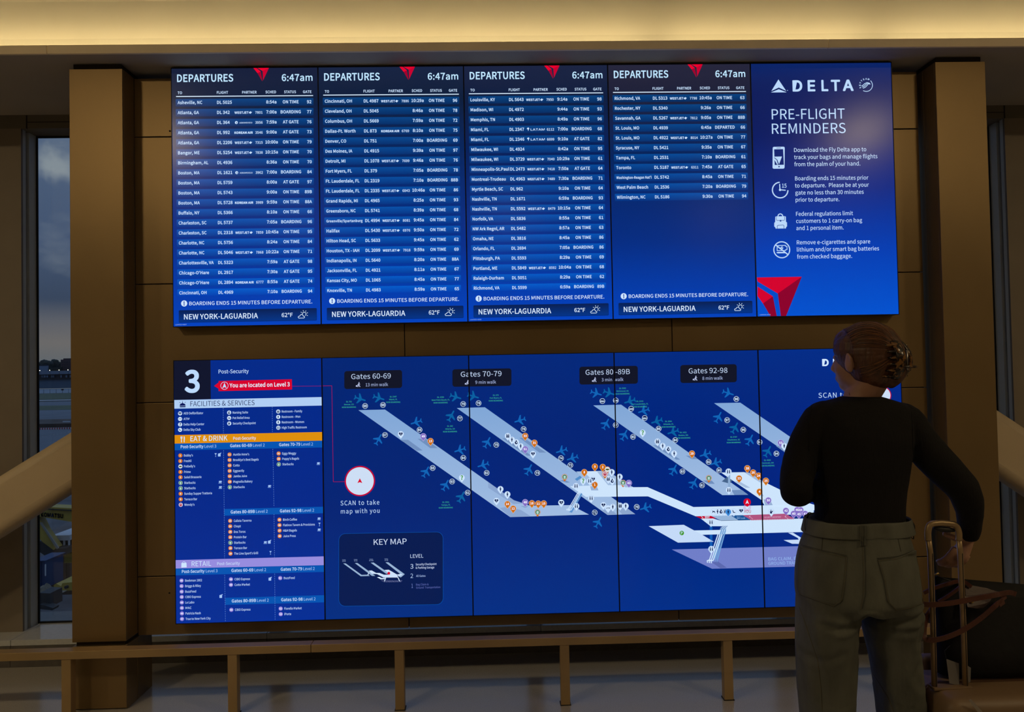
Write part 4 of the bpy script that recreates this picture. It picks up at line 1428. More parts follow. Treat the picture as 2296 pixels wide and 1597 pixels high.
p.poly([(1596.9, 1158.1), (1642, 1157), (1658.9, 1167.7), (1619.4, 1168.5)], srgb(150, 180, 216), 4)
p.poly([(1642, 1157), (1668.3, 1156.3), (1686.1, 1166.2), (1658.9, 1167.7)], srgb(24, 84, 150), 4)
p.text('DELTA', 1655, 1663, 1161.0, 1.8, srgb(150, 190, 235), 0.0)
p.text('SKY CLUB', 1655.2, 1673.4, 1164.8, 2.9, srgb(150, 190, 235), 0.02)
p.poly([(1668.3, 1156.3), (1764.1, 1152.5), (1783.8, 1163.4), (1686.1, 1166.8)], srgb(176, 84, 128), 4)
p.text('SECURITY CHECKPOINT', 1716.6, 1754.6, 1162.6, 3.2, srgb(225, 190, 215), 0.0)
p.line([(1619.4, 1168.9), (1686, 1166.9)], 0.7, srgb(30, 40, 70), 4)
for i in range(26):
    p.line([(1688 + i * 3.7, 1167.2 - i * 0.11), (1690 + i * 3.7, 1167.15 - i * 0.11)], 1.0, srgb(196, 30, 60), 4)
p.line([(1784, 1163.6), (1830, 1162.2)], 0.7, srgb(30, 40, 70), 4)
for x in (1683, 1763):
    p.line([(x, 1158.4), (x + 8, 1165)], 0.6, srgb(225, 190, 215), 5)
    p.line([(x + 3, 1158.2), (x, 1158.4), (x + 0.8, 1161)], 0.6, srgb(225, 190, 215), 5)
p.build()
p = mpart('level_lettering', 3)
p.text('BAG CLAIM, EXIT', 1724.8, 1802, 1256.9, 7.0, srgb(150, 185, 240), 0.0)
p.text('GROUND TRANSPORT', 1724.8, 1818, 1266.8, 7.0, srgb(150, 185, 240), 0.0)
p.build()
# escalators and lift shaft
p = mpart('escalator_drawing', 2)
for i in range(3):
    dx = i * 4.3
    p.poly([(1600.5 + dx + 0.8, 1250 + i), (1596.8 + dx + 4.4, 1262 + i), (1618.2 + dx + 3.6, 1192), (1622 + dx, 1181)], srgb(110, 160, 215), 4)
for i in range(3):
    dx = i * 4.4
    p.line([(1588.5 + dx, 1262.5 + i * 0.5), (1588.0 + dx, 1258.5 + i * 0.4), (1593.0 + dx, 1256.5 + i * 0.2), (1612.5 + dx, 1199.5)], 2.3, cC, 5)
    p.line([(1617.3 + dx, 1189), (1619.2 + dx, 1184.5), (1624.6 + dx, 1180.6)], 1.6, srgb(120, 150, 195), 5)
p.build()
p = mpart('escalator_drawing', 1)
p.poly([(1303, 1106), (1308, 1110), (1284, 1152), (1277, 1150)], srgb(90, 145, 205), 4)
for i in range(3):
    dx = i * 3.2
    p.line([(1272.5 + dx, 1146.5 + i), (1272.2 + dx, 1144 + i), (1276 + dx, 1143.6 + i), (1297 + dx, 1108), (1302 + dx, 1104)], 1.7, cC, 5)
p.build()
shape('lift_shaft', 2, [(1594.2, 1181.6), (1600.2, 1181.4), (1600.2, 1225.6), (1594.2, 1225.8)], srgb(14, 90, 180), 2)
shape('lift_shaft', 2, [(1636, 1065), (1641, 1065), (1641, 1096), (1636, 1096)], srgb(140, 172, 212), 4)

# aircraft symbols
def plane(x, y, kind, boarding):
    k = which(x)
    p = mpart('aircraft_symbol', k)
    head = {1: 197, 2: 62, 3: -17}[kind]
    t = math.radians(head)
    sy = {1: 1, 2: 1, 3: -1}[kind]
    body = [(13, 0), (11.5, 1.5), (3.5, 1.7), (-3.5, 11.4), (-6.2, 11.4), (-3.0, 1.6), (-9.5, 1.2), (-12.3, 5.0), (-14.2, 5.0), (-12.6, 0),
            (-14.2, -5.0), (-12.3, -5.0), (-9.5, -1.2), (-3.0, -1.6), (-6.2, -11.4), (-3.5, -11.4), (3.5, -1.7), (11.5, -1.5)]
    # slanted axonometric look: wings lean
    def tr(a, b, g=1.0):
        wx = {1: 0.02, 2: 0.0, 3: 0.0}[kind]
        a, b = a * g, b * g
        X = a * math.cos(t) - b * math.sin(t)
        Y = a * math.sin(t) + b * math.cos(t)
        return (x + X, y - Y)
    def off(pts, o_):
        n = len(pts)
        out = []
        for i in range(n):
            a, b, c = Vector(pts[i - 1]), Vector(pts[i]), Vector(pts[(i + 1) % n])
            n1 = Vector((b.y - a.y, a.x - b.x)).normalized(); n2 = Vector((c.y - b.y, b.x - c.x)).normalized()
            m_ = (n1 + n2)
            if m_.length < 1e-3: m_ = n1
            m_.normalize()
            out.append(tuple(b - m_ * o_ * min(1.6, 1 / max(0.4, m_.dot(n1)))))
        return out
    if boarding:
        p.poly([tr(a, b) for a, b in off(body, 0.9)], srgb(84, 190, 160), 4)
        p.poly([tr(a, b) for a, b in off(body, -0.15)], srgb(6, 96, 160), 5)
    else:
        p.poly([tr(a, b) for a, b in body], srgb(14, 100, 182), 4)
    p.build()
for x, y, kd, bo in ((806.4, 895.4, 3, 1), (848.7, 893.4, 3, 1), (932.3, 948.4, 1, 0), (847.7, 986, 2, 0), (954.8, 1059.2, 2, 0), (1030.9, 1011.3, 1, 0), (999, 1089.3, 2, 0), (1034.6, 1116, 2, 1),
                     (1022.4, 891.7, 3, 1), (1062.2, 890.2, 3, 1), (1012.1, 933.7, 2, 1), (1166.8, 944.7, 1, 0), (1093.5, 993.5, 2, 0), (1083.2, 1045.2, 1, 0), (1260.7, 1013.2, 1, 0), (1285.2, 1029.6, 1, 0),
                     (1187.5, 1054.6, 2, 0), (1343.4, 1173, 2, 0), (1449.4, 1140.9, 1, 0), (1340.6, 883.6, 3, 0), (1369.7, 882.7, 3, 1), (1362.2, 951.8, 2, 0), (1415.7, 901.4, 1, 1), (1446.7, 923, 1, 0),
                     (1476.2, 946.5, 1, 1), (1512.8, 970.4, 1, 1), (1403.5, 976.6, 2, 0), (1638.3, 882.7, 3, 0), (1615.7, 936.2, 2, 0), (1652.4, 960, 2, 1), (1686.2, 986.9, 2, 0), (1584.8, 1020.7, 1, 0),
                     (1608.2, 1039.5, 1, 0), (1514.3, 1054.5, 2, 0), (1559.4, 1084.6, 2, 0), (1725.8, 1011.6, 2, 1)):
    plane(x, y, kd, bo)
for t_, x, y in (('69', 817.3, 911.2), ('68', 857.7, 909), ('67', 862.2, 976.6), ('66', 940.3, 965.3), ('65', 969.8, 1051.2), ('64', 1039, 1028.8), ('63', 1013.6, 1081.8), ('61', 1048.7, 1107), ('79', 1039, 907.6),
                 ('78', 1073.8, 905.8), ('77', 1031.5, 940), ('76', 1175.6, 964), ('75', 1113.6, 999.5), ('62', 1091.7, 1062.6), ('74', 1259.8, 1029.6), ('72', 1281, 1045.2), ('73', 1206.3, 1062.6), ('71', 1335.6, 1151.4),
                 ('70', 1430.3, 1138.7), ('89A', 1354.1, 900.9), ('89B', 1384.5, 899.5), ('87', 1384, 955), ('88B', 1418.9, 918.3), ('88A', 1449.5, 939), ('86', 1480.7, 963), ('84', 1518, 988.4), ('85', 1422.8, 981.3),
                 ('98', 1656.1, 895.8), ('97', 1635.1, 943.3), ('96', 1671.2, 964.9), ('95', 1707.8, 992.5), ('82', 1592.8, 1037.2), ('80', 1616.1, 1056), ('83', 1533.7, 1058.8), ('81', 1577.6, 1089.6), ('94', 1744.8, 1017.1)):
    p = mpart('gate_marker', which(x))
    p.circle(x, y, 6.2, LW2, 4, 24)
    p.circle(x, y, 5.3, NAVY, 5, 24)
    p.text(t_, x, None, y + 2.4, 4.9 if len(t_) < 3 else 3.6, LW2, 0.06, lv=6, align='C')
    p.build()
OR2 = srgb(206, 108, 14)
PN = [('heart', 898, 974.7), ('heart', 1196.5, 1019.8), ('heart', 1113.6, 1125.2), ('heart', 1260, 1129.2), ('heart', 1355.2, 1134.6), ('lift', 1324.6, 1080), ('heart', 1332.2, 1076.7), ('p49', 948.8, 980), ('o13', 965.1, 990.7), ('q', 1035.6, 1073.3),
      ('family', 1139.6, 979.4), ('man', 1149, 987.9), ('nurse', 1158.7, 993.5), ('woman', 1168.7, 1002.3), ('p51', 1179, 1009), ('o33', 1179, 979.4), ('o31', 1199.9, 994.8), (SB, 1267.9, 1071.5), ('o9', 1336.4, 1048.4), ('o2', 1354.1, 1049.3),
      ('o8', 1312.4, 1060.8), ('olive_bar', 1364.6, 1054.6), ('red_dot', 1359, 1064.9), ('q', 1309.6, 1080.5), ('man', 1374.4, 1060.8), ('family', 1366.5, 1076.2), ('nurse', 1375.3, 1080), ('o1', 1335.9, 1088.8), ('lift', 1293.6, 1091.6),
      ('woman', 1122.7, 1099), ('man', 1138.4, 1110.7), ('o14', 1138.4, 1132.3), ('o12', 1151.3, 1142.5), ('p48', 1178.6, 1128.4), ('o18', 1193.6, 1130.7), ('o11', 1208, 1131.5), ('o15', 1220.5, 1131.2), (SB, 1206.4, 1150.6), ('lift', 1294.1, 1137),
      ('lift', 1327.5, 1119.3), ('atm', 1365.7, 1141.7), ('man', 1376.3, 1138.5), ('family', 1393, 1136.2), ('woman', 1405.3, 1136.5), ('man', 1392, 1071.2), (SB, 1399.8, 1084.5), ('p43', 1412.8, 1085), ('q', 1444.6, 971.9), ('family', 1477.9, 991.6),
      ('man', 1489.5, 1001.4), ('nurse', 1502.1, 1008.5), ('woman', 1515.2, 1018.5), ('o29', 1555.3, 1018.5), (SB, 1592.8, 1073.3), ('o28', 1679.6, 1051.3), ('o26', 1692.4, 1060.7), ('o24', 1704.6, 1067.7), ('o23', 1660.8, 1073.7), ('lift', 1637.3, 1058.7),
      ('lift', 1637.7, 1100), ('o25', 1720.9, 1077.9), ('o4', 1706.4, 1103.3), ('p50', 1725.8, 1121.5), ('dog', 1603, 1148.4), ('man', 1611.8, 1148.2), ('nurse', 1619.6, 1148), ('family', 1627.2, 1147.8), ('seat', 1648.5, 1148.4), ('bman', 1635.8, 1149),
      ('heart', 1664.9, 1146.5), ('guard', 1732.3, 1147.4), ('lift', 1596.9, 1172.2), ('lift', 1597.4, 1232.3), ('p44', 1797.5, 1142.8), ('p46', 1789.8, 1142.6), ('p42', 1765, 1144.6), ('p40', 1782, 1151.2), ('p45', 1793.6, 1152.1), ('p41', 1807.7, 1151.2), ('p53', 1754.4, 992.7), ('man', 1762, 999.6)]
for i, (kd, x, y) in enumerate(PN):
    p = mpart('map_pin', which(x))
    if kd[0] == 'o' and kd[1:].isdigit(): base, kk = OR2, kd[1:]
    elif kd[0] == 'p' and kd[1:].isdigit(): base, kk = srgb(128, 108, 196), kd[1:]
    elif kd == 'bman': base, kk = srgb(60, 140, 220), 'man'
    else: base, kk = LW2, kd
    r = 6.6
    lvb = 4 + (i % 3)
    rim = srgb(235, 190, 150) if base is OR2 else (srgb(190, 180, 230) if kk.isdigit() else srgb(180, 205, 240))
    def drop(rr, cc, lv):
        P = [(x + rr * math.cos(math.radians(a)), y + rr * math.sin(math.radians(a))) for a in range(150, 391, 12)]
        P.append((x, y + rr * 1.62))
        p.poly(P, cc, lv)
    if kk in (SB, 'olive_bar', 'red_dot'):
        drop(r, OR2, lvb)
        bullet(p, x, y, kk, base, 5.7, lvb + 1)
    else:
        drop(r + 0.3, rim, lvb)
        drop(r - 0.4, base, lvb + 1)
        icon(p, x, y, kk, 6.4 if not kk.isdigit() else 6.0, base, srgb(240, 240, 255) if kk.isdigit() else NAVY, lvb + 1)
    p.build()
p = mpart('you_are_here_pin', 2)
RC = srgb(214, 0, 40)
P = [(1678.6 + 8.3 * math.cos(math.radians(a)), 1127.1 + 8.3 * math.sin(math.radians(a))) for a in range(120, 421, 12)]
p.circle(1678.6, 1138.8, 8.0, srgb(200, 130, 190), 4, 24, r2=7.0)
p.circle(1678.6, 1138.8, 5.2, srgb(200, 130, 190), 4, 24, r2=4.2)
p.poly(P + [(1678.6, 1137.8)], RC, 5)
p.poly([(1678.6, 1121.5), (1682.6, 1131.4), (1678.6, 1128.6), (1674.6, 1131.4)], LW2, 6)
p.text('YOU', 1671.4, 1687.0, 1151.6, 6.6, srgb(186, 30, 60), 0.01)
p.build()
p = mpart('parking_symbol', 2)
p.circle(1531.3, 1196.8, 5.0, srgb(66, 150, 40), 4, 20)
p.text('P', 1531.3, None, 1199.6, 5.8, LW2, 0.02, align='C')
p.build()
GT = srgb(60, 190, 150)
for x, y, a, b in ((781, 903.0, 'DL 751', 'Denver, CO'), (881, 892.1, 'DL 2347', 'Miami, FL'), (988, 893.6, 'DL 2536', 'West Palm Beach, FL'), (1009.3, 958.8, 'DL 342', 'Atlanta, GA'), (999.3, 1129.6, 'DL 2531', 'Tampa, FL'),
                   (1112.9, 889.3, 'DL 379', 'Fort Myers, FL'), (1399.9, 873.7, 'DL 5599', 'Richmond, VA'), (1438.8, 902.8, 'DL 2319', 'Fort Lauderdale, FL'), (1503, 947.9, 'DL 2694', 'Orlando, FL'),
                   (1536.3, 972.7, 'DL 1621', 'Boston, MA'), (1649.6, 982.7, 'DL 5737', 'Charleston, SC'), (1724.6, 1033.3, 'DL 4969', 'Cincinnati, OH')):
    p = mpart('boarding_caption', which(x))
    for i, t_ in enumerate((a, b, 'NOW BOARDING')):
        p.text(t_, x, None, y + 6.1 * i + (0.1 * i), 3.1, GT, 0.0, align='C')
    p.build()
def walker(p, x, y):
    c = srgb(190, 200, 235)
    p.circle(x + 1.0, y - 4.4, 1.1, c, 4, 8)
    p.line([(x + 0.6, y - 3.2), (x + 0.4, y + 0.4), (x + 3.2, y + 5)], 1.5, c, 4)
    p.line([(x + 0.4, y + 0.2), (x - 1.6, y + 5)], 1.4, c, 4)
    p.line([(x + 3.2, y - 0.6), (x + 0.8, y - 2.6), (x - 2.0, y + 0.8), (x - 4.4, y + 2.6)], 1.0, c, 4)
    p.line([(x - 5.4, y + 3.2), (x - 3.6, y + 3.2)], 3.0, c, 4)
for bx, t1, xa, xb, yb, t2, xc, xd, yd, wx, wy in (
    ((770.2, 832.6, 901, 873.2), 'Gates 60-69', 786, 875.5, 850.6, '13 min walk', 818.6, 869.3, 867.2, 802.6, 863),
    ((1014.6, 829.4, 1148.4, 869.0), 'Gates 70-79', 1033.6, 1126, 846.4, '9 min walk', 1066.6, 1113.5, 862.4, 1049, 859),
    ((1302.4, 823.6, 1434.8, 864.0), 'Gates 80 -89B', 1316.4, 1416.8, 842.0, '3 min  walk', 1352.6, 1402.2, 856.6, 1337, 852.6),
    ((1530.4, 819.6, 1657.6, 860.2), 'Gates 92-98', 1549.2, 1636.6, 838.6, '8 min walk', 1580, 1626, 853, 1564.6, 849)):
    p = mpart('gates_label', which((bx[0] + bx[2]) / 2) if bx[0] > 1300 or bx[0] < 1000 else 1)
    p.poly(rounded(bx[0], bx[1], bx[2], bx[3], 6, 0.017, 5), srgb(16, 20, 38), 3)
    p.text(t1, xa, xb, yb, 11.4, srgb(190, 208, 240), 0.0)
    p.text(t2, xc, xd, yd, 7.2, srgb(165, 180, 225), 0.0)
    walker(p, wx, wy)
    p.build()
p = mpart('scan_panel', 0)
mc = srgb(176, 0, 70)
p.line([(720.5, 865.6), (742, 865.3), (745.6, 1081.4), (771, 1081.2)], 0.9, mc, 2)
p.circle(805.5, 1079.9, 34.2, srgb(196, 0, 50), 3, 48)
p.circle(805.5, 1079.9, 31.2, srgb(205, 222, 245), 4, 48)
p.poly([(805.5, 1073.6), (811, 1084.6), (805.5, 1082.4), (800, 1084.6)], RC, 5)
p.text('SCAN to take', 762, 849.5, 1134.4, 10.2, srgb(185, 210, 245), 0.004, track=0.12)
p.text('map with you', 762.6, 850, 1152.8, 9.8, srgb(185, 210, 245), 0.004, track=0.12)
p.build()
p = mpart('key_map', 0)
kb = rounded(757.6, 1197.4, 993.4, 1360.8, 15, 0.0135, 8)
p.poly(kb, srgb(0, 80, 170), 1)
kb2 = rounded(758.5, 1198.2, 992.5, 1359.8, 14.3, 0.0135, 8)
p.poly(kb2, srgb(2, 26, 80), 2)
p.text('KEY MAP', 836.8, 911, 1223.2, 12.6, srgb(205, 218, 245), 0.0)
p.text('LEVEL', 919.2, 948.5, 1252.6, 8.0, srgb(195, 212, 245), 0.0)
p.text('3', 919.2, 926, 1276.6, 10, srgb(195, 212, 245), 0.0)
p.text('2', 919.4, 925.4, 1297.6, 9.6, srgb(160, 185, 225), 0.0)
p.text('1', 921.6, 925, 1319.9, 9.6, srgb(110, 125, 190), 0.0)
kc = [srgb(190, 205, 240), srgb(150, 175, 225), srgb(90, 105, 180)]
p.text('Security Checkpoint', 931.2, 978.4, 1269.5, 4.6, kc[0], 0.016)
p.text('& Parking Garage', 931.2, 973.2, 1277.0, 4.6, kc[0], 0.016)
p.text('All Gates', 932, 953.4, 1295.4, 4.6, kc[1], 0.01)
p.text('Bag Claim &', 932, 960.4, 1314.5, 4.4, kc[2], 0.0)
p.text('Ground  Transportation', 932.2, 986.6, 1321.4, 4.4, kc[2], 0.0)
o5 = lambda X, Y: (720 + X / 5.3235, 1100 + Y / 5.3235)
kp = srgb(150, 178, 212)
kw = srgb(205, 225, 250)
for pts, c, lv in (([(255, 875), (285, 875), (475, 1012), (550, 1010), (575, 1025), (465, 1028)], kp, 3), ([(395, 872), (425, 870), (640, 1025), (600, 1025)], kp, 3), ([(585, 868), (620, 866), (810, 1000), (770, 1000)], kp, 3),
                   ([(762, 865), (795, 863), (993, 1007), (945, 1045), (915, 1030), (945, 1008)], kp, 3), ([(560, 962), (597, 960), (650, 990), (690, 990), (745, 1012), (900, 1008), (915, 1045), (740, 1045), (660, 1003), (600, 1000)], kw, 4),
                   ([(750, 955), (800, 952), (905, 1012), (820, 1012)], kw, 4), ([(660, 1040), (690, 1038), (715, 1050), (760, 1050), (752, 1064), (705, 1066)], kw, 4), ([(900, 1010), (945, 1002), (970, 1012), (920, 1030)], kw, 4),
                   ([(705, 1078), (965, 1080), (950, 1100), (750, 1102)], srgb(125, 135, 185), 2)):
    p.poly([o5(*q_) for q_ in pts], c, lv)
for a, b in (((765, 1048), (750, 1088)), ((912, 1046), (932, 1088)), ((562, 985), (553, 1012))):
    p.line([o5(*a), o5(*b)], 1.8, kw, 4)
p.circle(*o5(802, 994), 3.2, RC, 5, 14)
for i, (x, y, a, b) in enumerate(((265, 838, 'Gates', '60-69'), (405, 835, 'Gates', '70-79'), (592, 831, 'Gates', '80-89B'), (773, 828, 'Gates', '92-98'))):
    xx, yy = o5(x, y)
    p.text(a, xx, None, yy, 2.2, kc[1], 0.0, align='C')
    p.text(b, xx, None, yy + 3.2, 2.2, kc[1], 0.0, align='C')
p.build()
p = mpart('scan_panel', 3)
p.text('D', 1848, 1862.4, 820.6, 14.4, LW2, 0.06, face='wide')
p.text('E', 1872, 1884, 820.2, 14.4, LW2, 0.06, face='wide')
p.text('SCAN to take', 1839.2, 1942, 892.0, 11.0, srgb(185, 210, 245), 0.004, track=0.1)
p.circle(1981, 886, 19.6, srgb(196, 0, 50), 3, 40)
p.circle(1981, 886, 17.6, srgb(205, 222, 245), 4, 40)
p.build()

# ------------------------------------------------------------------ outside: apron, building site, water and far shore
GZ = -7.0
def gz_at(px, py, z=GZ):
    d = ray(px, py)
    s = (z - CAM.z) / d.z
    return CAM + s * d
M_TARMAC = pbr('tarmac', (0.10, 0.115, 0.14, 1), rough=0.7, noise_scale=0.08, noise_amt=0.2)
M_GRASS = pbr('grass', (0.07, 0.085, 0.045, 1), rough=0.9, noise_scale=0.1, noise_amt=0.3)
M_DIRT = pbr('dirt', (0.085, 0.08, 0.085, 1), rough=0.9, noise_scale=0.8, noise_amt=0.35, bump=0.4, bump_scale=2)
M_WATER = pbr('bay_water', (0.10, 0.15, 0.21, 1), rough=0.35, noise_scale=0.02, noise_amt=0.1)
M_YEL = pbr('digger_yellow', (0.36, 0.25, 0.035, 1), rough=0.5, noise_scale=3, noise_amt=0.15)
M_DARKM = pbr('dark_machine', (0.02, 0.02, 0.022, 1), rough=0.6)
M_RUST = pbr('rusty_steel', (0.10, 0.055, 0.035, 1), rough=0.7, noise_scale=1.2, noise_amt=0.4)
M_WHITEP = pbr('white_paint', (0.5, 0.52, 0.55, 1), rough=0.5)
M_REDP = pbr('red_paint', (0.35, 0.03, 0.03, 1), rough=0.5)
M_BLUEP = pbr('blue_panel', (0.02, 0.045, 0.12, 1), rough=0.5)
M_LEAF = pbr('far_foliage', (0.035, 0.04, 0.035, 1), rough=0.9, noise_scale=0.2, noise_amt=0.4)
M_BRICK = pbr('far_brick', (0.075, 0.05, 0.055, 1), rough=0.8)
X0_ = -0.55            # the view leans to the left: lateral drift per metre
def yd(py): return gz_at(120, py).y
ground = struct(box('ground', -900, 900, 1.2, 560, GZ - 3, GZ, M_TARMAC))
def strip(name, pa, pb, mat, h=0.02, lab=None):
    ya, yb = yd(pb), yd(pa)
    o = box(name, -900, 600, ya, yb, GZ, GZ + h, mat, ground)
    return o
strip('grass_strip', 882.5, 896.5, M_GRASS, 0.1)
strip('kerb_line', 897.5, 898.6, M_WHITEP, 0.1)
strip('drain', 898.7, 900.6, M_DARKM, 0.12)
strip('grass_strip', 910, 919.5, M_GRASS, 0.05)
box('site_ground', -60, 40, 1.2, yd(1110), GZ, GZ + 0.05, M_DIRT, ground)
M_WORKS = pbr('earth_works', (0.07, 0.05, 0.04, 1), rough=0.9, noise_scale=0.3, noise_amt=0.5)
e0, e1 = yd(961), yd(949)
box('earth_works', gz_at(84, 955).x - 40, gz_at(165, 955).x + 60, e0 + 1, e1, GZ, GZ + 0.8, M_WORKS, ground)
water = tag(box('bay_water', -1500, 1200, 560, 905, GZ - 3, GZ - 0.3, M_WATER), 'grey blue bay water beyond the airfield grass', 'water', kind='stuff')
tag(water, kind='stuff')
def far_box(name, xa, xb, ya, yb, D, depth, mat, parent):
    """box facing us at distance plane D whose face spans the given photo rows/columns"""
    a, b = at(xa, ya, D), at(xb, yb, D)
    zt, zb = at((xa + xb) / 2, ya, D).z, at((xa + xb) / 2, yb, D).z
    return box(name, min(a.x, b.x), max(a.x, b.x), D, D + depth, zb, zt, mat, parent)
bank = tag(empty('far_bank', (at(120, 860, 905).x, 905, GZ)), 'low grey far bank across the bay', 'shore')
far_box('bank_face', -160, 420, 850.5, 871, 905, 900, M_WATER, bank)
far_box('rip_rap', 20, 260, 848.3, 851, 903, 4, M_DARKM, bank)
BANK_Z = at(140, 850.5, 905).z
def bank_z(y):
    return BANK_Z
term = tag(empty('far_terminal', (at(120, 848, 910).x, 910, at(120, 848, 910).z)), 'long pale far building with four lit lamps across the bay', 'building')
M_FARW = pbr('far_white_wall', (0.17, 0.22, 0.30, 1), rough=0.7)
M_FARG = pbr('far_dark_glass', (0.02, 0.03, 0.05, 1), rough=0.3)
far_box('roof', 60, 230, 831.5, 839.0, 911, 36, M_FARW, term)
far_box('wall', 60, 230, 839.0, 850.4, 914, 30, M_FARG, term)
for a, b in ((70, 80), (93, 96), (97.5, 103), (104, 108), (115, 118), (119, 121.5), (135, 139), (147, 151), (156, 162)):
    far_box('window_pane', a, b - 0.3, 841.2, 846.6, 912.8, 1, M_FARW, term)
M_LAMP = emit_mat('lamp_head', (1.0, 0.88, 0.62, 1), 3.5)
for i, x in enumerate((89.2, 111.4, 132.4, 152.4)):
    p = at(x, 831.0 - (x - 89) * 0.02, 907)
    bm = bmesh.new()
    bmesh.ops.create_icosphere(bm, subdivisions=1, radius=0.55)
    bmesh.ops.translate(bm, verts=bm.verts, vec=p)
    lamp = tag(empty('far_lamp', (p.x, p.y, p.z - 6)), ['leftmost lamp of the four along the far pale building', 'second lamp from the left along the far pale building',
              'third lamp from the left along the far pale building', 'lamp nearest the pillar along the far pale building'][i], 'lamp', 'lamps across the bay')
    bm_obj('lamp_head', bm, M_LAMP, lamp)
    tube('lamp_pole', [(p.x, p.y + 0.5, bank_z(0) + 0.05), (p.x, p.y + 0.5, p.z)], 0.18, M_DARKM, lamp, seg=6)
TL_ = ['small dark far tree beside the window frame', 'dark bushy far tree left of the mast', 'dark rounded far tree at the middle of the skyline', 'brownish far tree right of the skyline middle',
       'brown far tree close to the brick block', 'dark low far tree behind the pale houses']
for i, (x, yt, r) in enumerate(((82, 811, 7), (99, 806.5, 9), (110, 809, 8), (122, 805.8, 8), (130, 811, 7))):
    D = 965 + i * 34
    c = at(x, yt + r, D)
    R = r / F_PX * (D - CAM.y)
    bm = bmesh.new()
    bmesh.ops.create_icosphere(bm, subdivisions=3, radius=R)
    for v in bm.verts:
        nn = noise.noise(v.co * (2.2 / R) + Vector((i * 7, 0, 0)))
        v.co *= 1 + 0.35 * nn
        if v.co.z < 0: v.co.z *= 1.5
    bmesh.ops.translate(bm, verts=bm.verts, vec=c)
    tr_ = tag(empty('far_tree', (c.x, c.y, c.z - R * 1.7)), TL_[i], 'tree', 'trees on the far shore')
    bm_obj('crown', bm, M_LEAF, tr_, smooth=True)
    tube('trunk', [(c.x, c.y, bank_z(c.y) - 0.3), (c.x, c.y, c.z)], R * 0.1, M_DARKM, tr_, seg=6)
blk = tag(empty('brick_block', (at(150, 830, 960).x, 960, BANK_Z)), 'dark brick apartment block on the far shore by the pillar', 'building')
far_box('wall', 136, 200, 806, 850.3, 960, 20, M_BRICK, blk)
far_box('roof_parapet', 142, 200, 803.4, 806.4, 961, 14, M_BRICK, blk)
for x in (139, 144, 149, 154):
    for y in (811, 816.5, 822):
        far_box('window_pane', x, x + 1.6, y, y + 2.2, 959.6, 0.5, M_FARG, blk)
hs = tag(empty('far_house', (at(95, 824, 950).x, 950, BANK_Z)), 'pale low houses in front of the far trees', 'building')
far_box('wall', 88, 107, 820.5, 850.3, 949.5, 2, M_FARW, hs)
far_box('roof', 90, 105, 817.5, 820.6, 949.3, 2.6, M_FARG, hs)
far_box('hedge', 60, 134, 824.5, 850, 951.5, 6, M_LEAF, hs)
# fence posts on the grass bank
fn = tag(empty('perimeter_fence', (gz_at(120, 884).x, 545, GZ)), 'thin airfield perimeter fence with a dark board by the water', 'fence')
for x in (84, 98, 112, 126, 140, 154):
    a, b = at(x, 872.5, 545), at(x, 884, 545)
    tube('post', [(b.x, 545, GZ), (a.x, 545, a.z)], 0.12, M_DARKM, fn, seg=5)
far_box('board', 137.2, 142.4, 872.4, 875.6, 544, 0.3, M_DARKM, fn)
# works behind the red and white barrier
bar = tag(empty('traffic_barrier', (gz_at(120, 963.5).x, yd(963.5), GZ)), 'low red and white striped barrier across the apron', 'barrier')
a, b = gz_at(80, 964), gz_at(165, 962)
nseg = 30
for i in range(nseg):
    xa = a.x + (b.x - a.x) * i / nseg * 1.0
    xb = a.x + (b.x - a.x) * (i + 0.96) / nseg
    box('segment', xa, xb, a.y, a.y + 0.3, GZ, GZ + 0.30, M_REDP if i % 2 else M_WHITEP, bar)
for (x0, x1, y0, y1, lab, m_) in ((88.5, 97, 950.5, 955, 'white van parked behind the striped barrier', M_WHITEP), (99.5, 104, 950.8, 954, 'small pale truck beside the white van', M_WHITEP),
                                   (132, 141, 958.5, 962, 'low white flatbed trailer at the barrier', M_WHITEP)):
    D = yd(960)
    v = tag(empty('parked_vehicle', (at((x0 + x1) / 2, y1, D).x, D, at(x0, y1, D).z)), lab, 'vehicle')
    zz = y0 + (y1 - y0) * 0.75
    far_box('body', x0, x1, y0 + (y1 - y0) * 0.3, zz, D, 2, m_, v)
    far_box('cab', x0 + (x1 - x0) * 0.6, x1 - 0.6, y0, y0 + (y1 - y0) * 0.32, D + 0.2, 1.6, M_DARKM, v)
    for t_ in (0.15, 0.75):
        far_box('wheel', x0 + (x1 - x0) * t_, x0 + (x1 - x0) * (t_ + 0.14), zz, y1, D - 0.1, 0.4, M_DARKM, v)
tk = tag(empty('storage_tank', (at(149, 957, yd(957)).x, yd(957), GZ)), 'pale grey silos behind the striped barrier by the pillar', 'tank')
for x in (144.5, 149, 153.5):
    D = yd(957)
    p0, p1 = at(x, 957, D), at(x, 944.5, D)
    tube('silo', [(p0.x, D, p0.z), (p1.x, D, p1.z)], 0.3, pbr('silo', (0.28, 0.30, 0.32, 1), rough=0.5), tk, seg=10)
# dashed apron markings
for row, (ya, yb) in enumerate(((981.5, 969), (997, 988))):
    for i in range(9):
        x = 87 + i * 8.4
        y = ya + (yb - ya) * (x - 87) / 68
        a = gz_at(x, y)
        b = gz_at(x + 3.8, y - 0.6)
        box('marking', a.x, b.x, a.y - 0.25, a.y + 0.25, GZ, GZ + 0.02, M_WHITEP, ground)
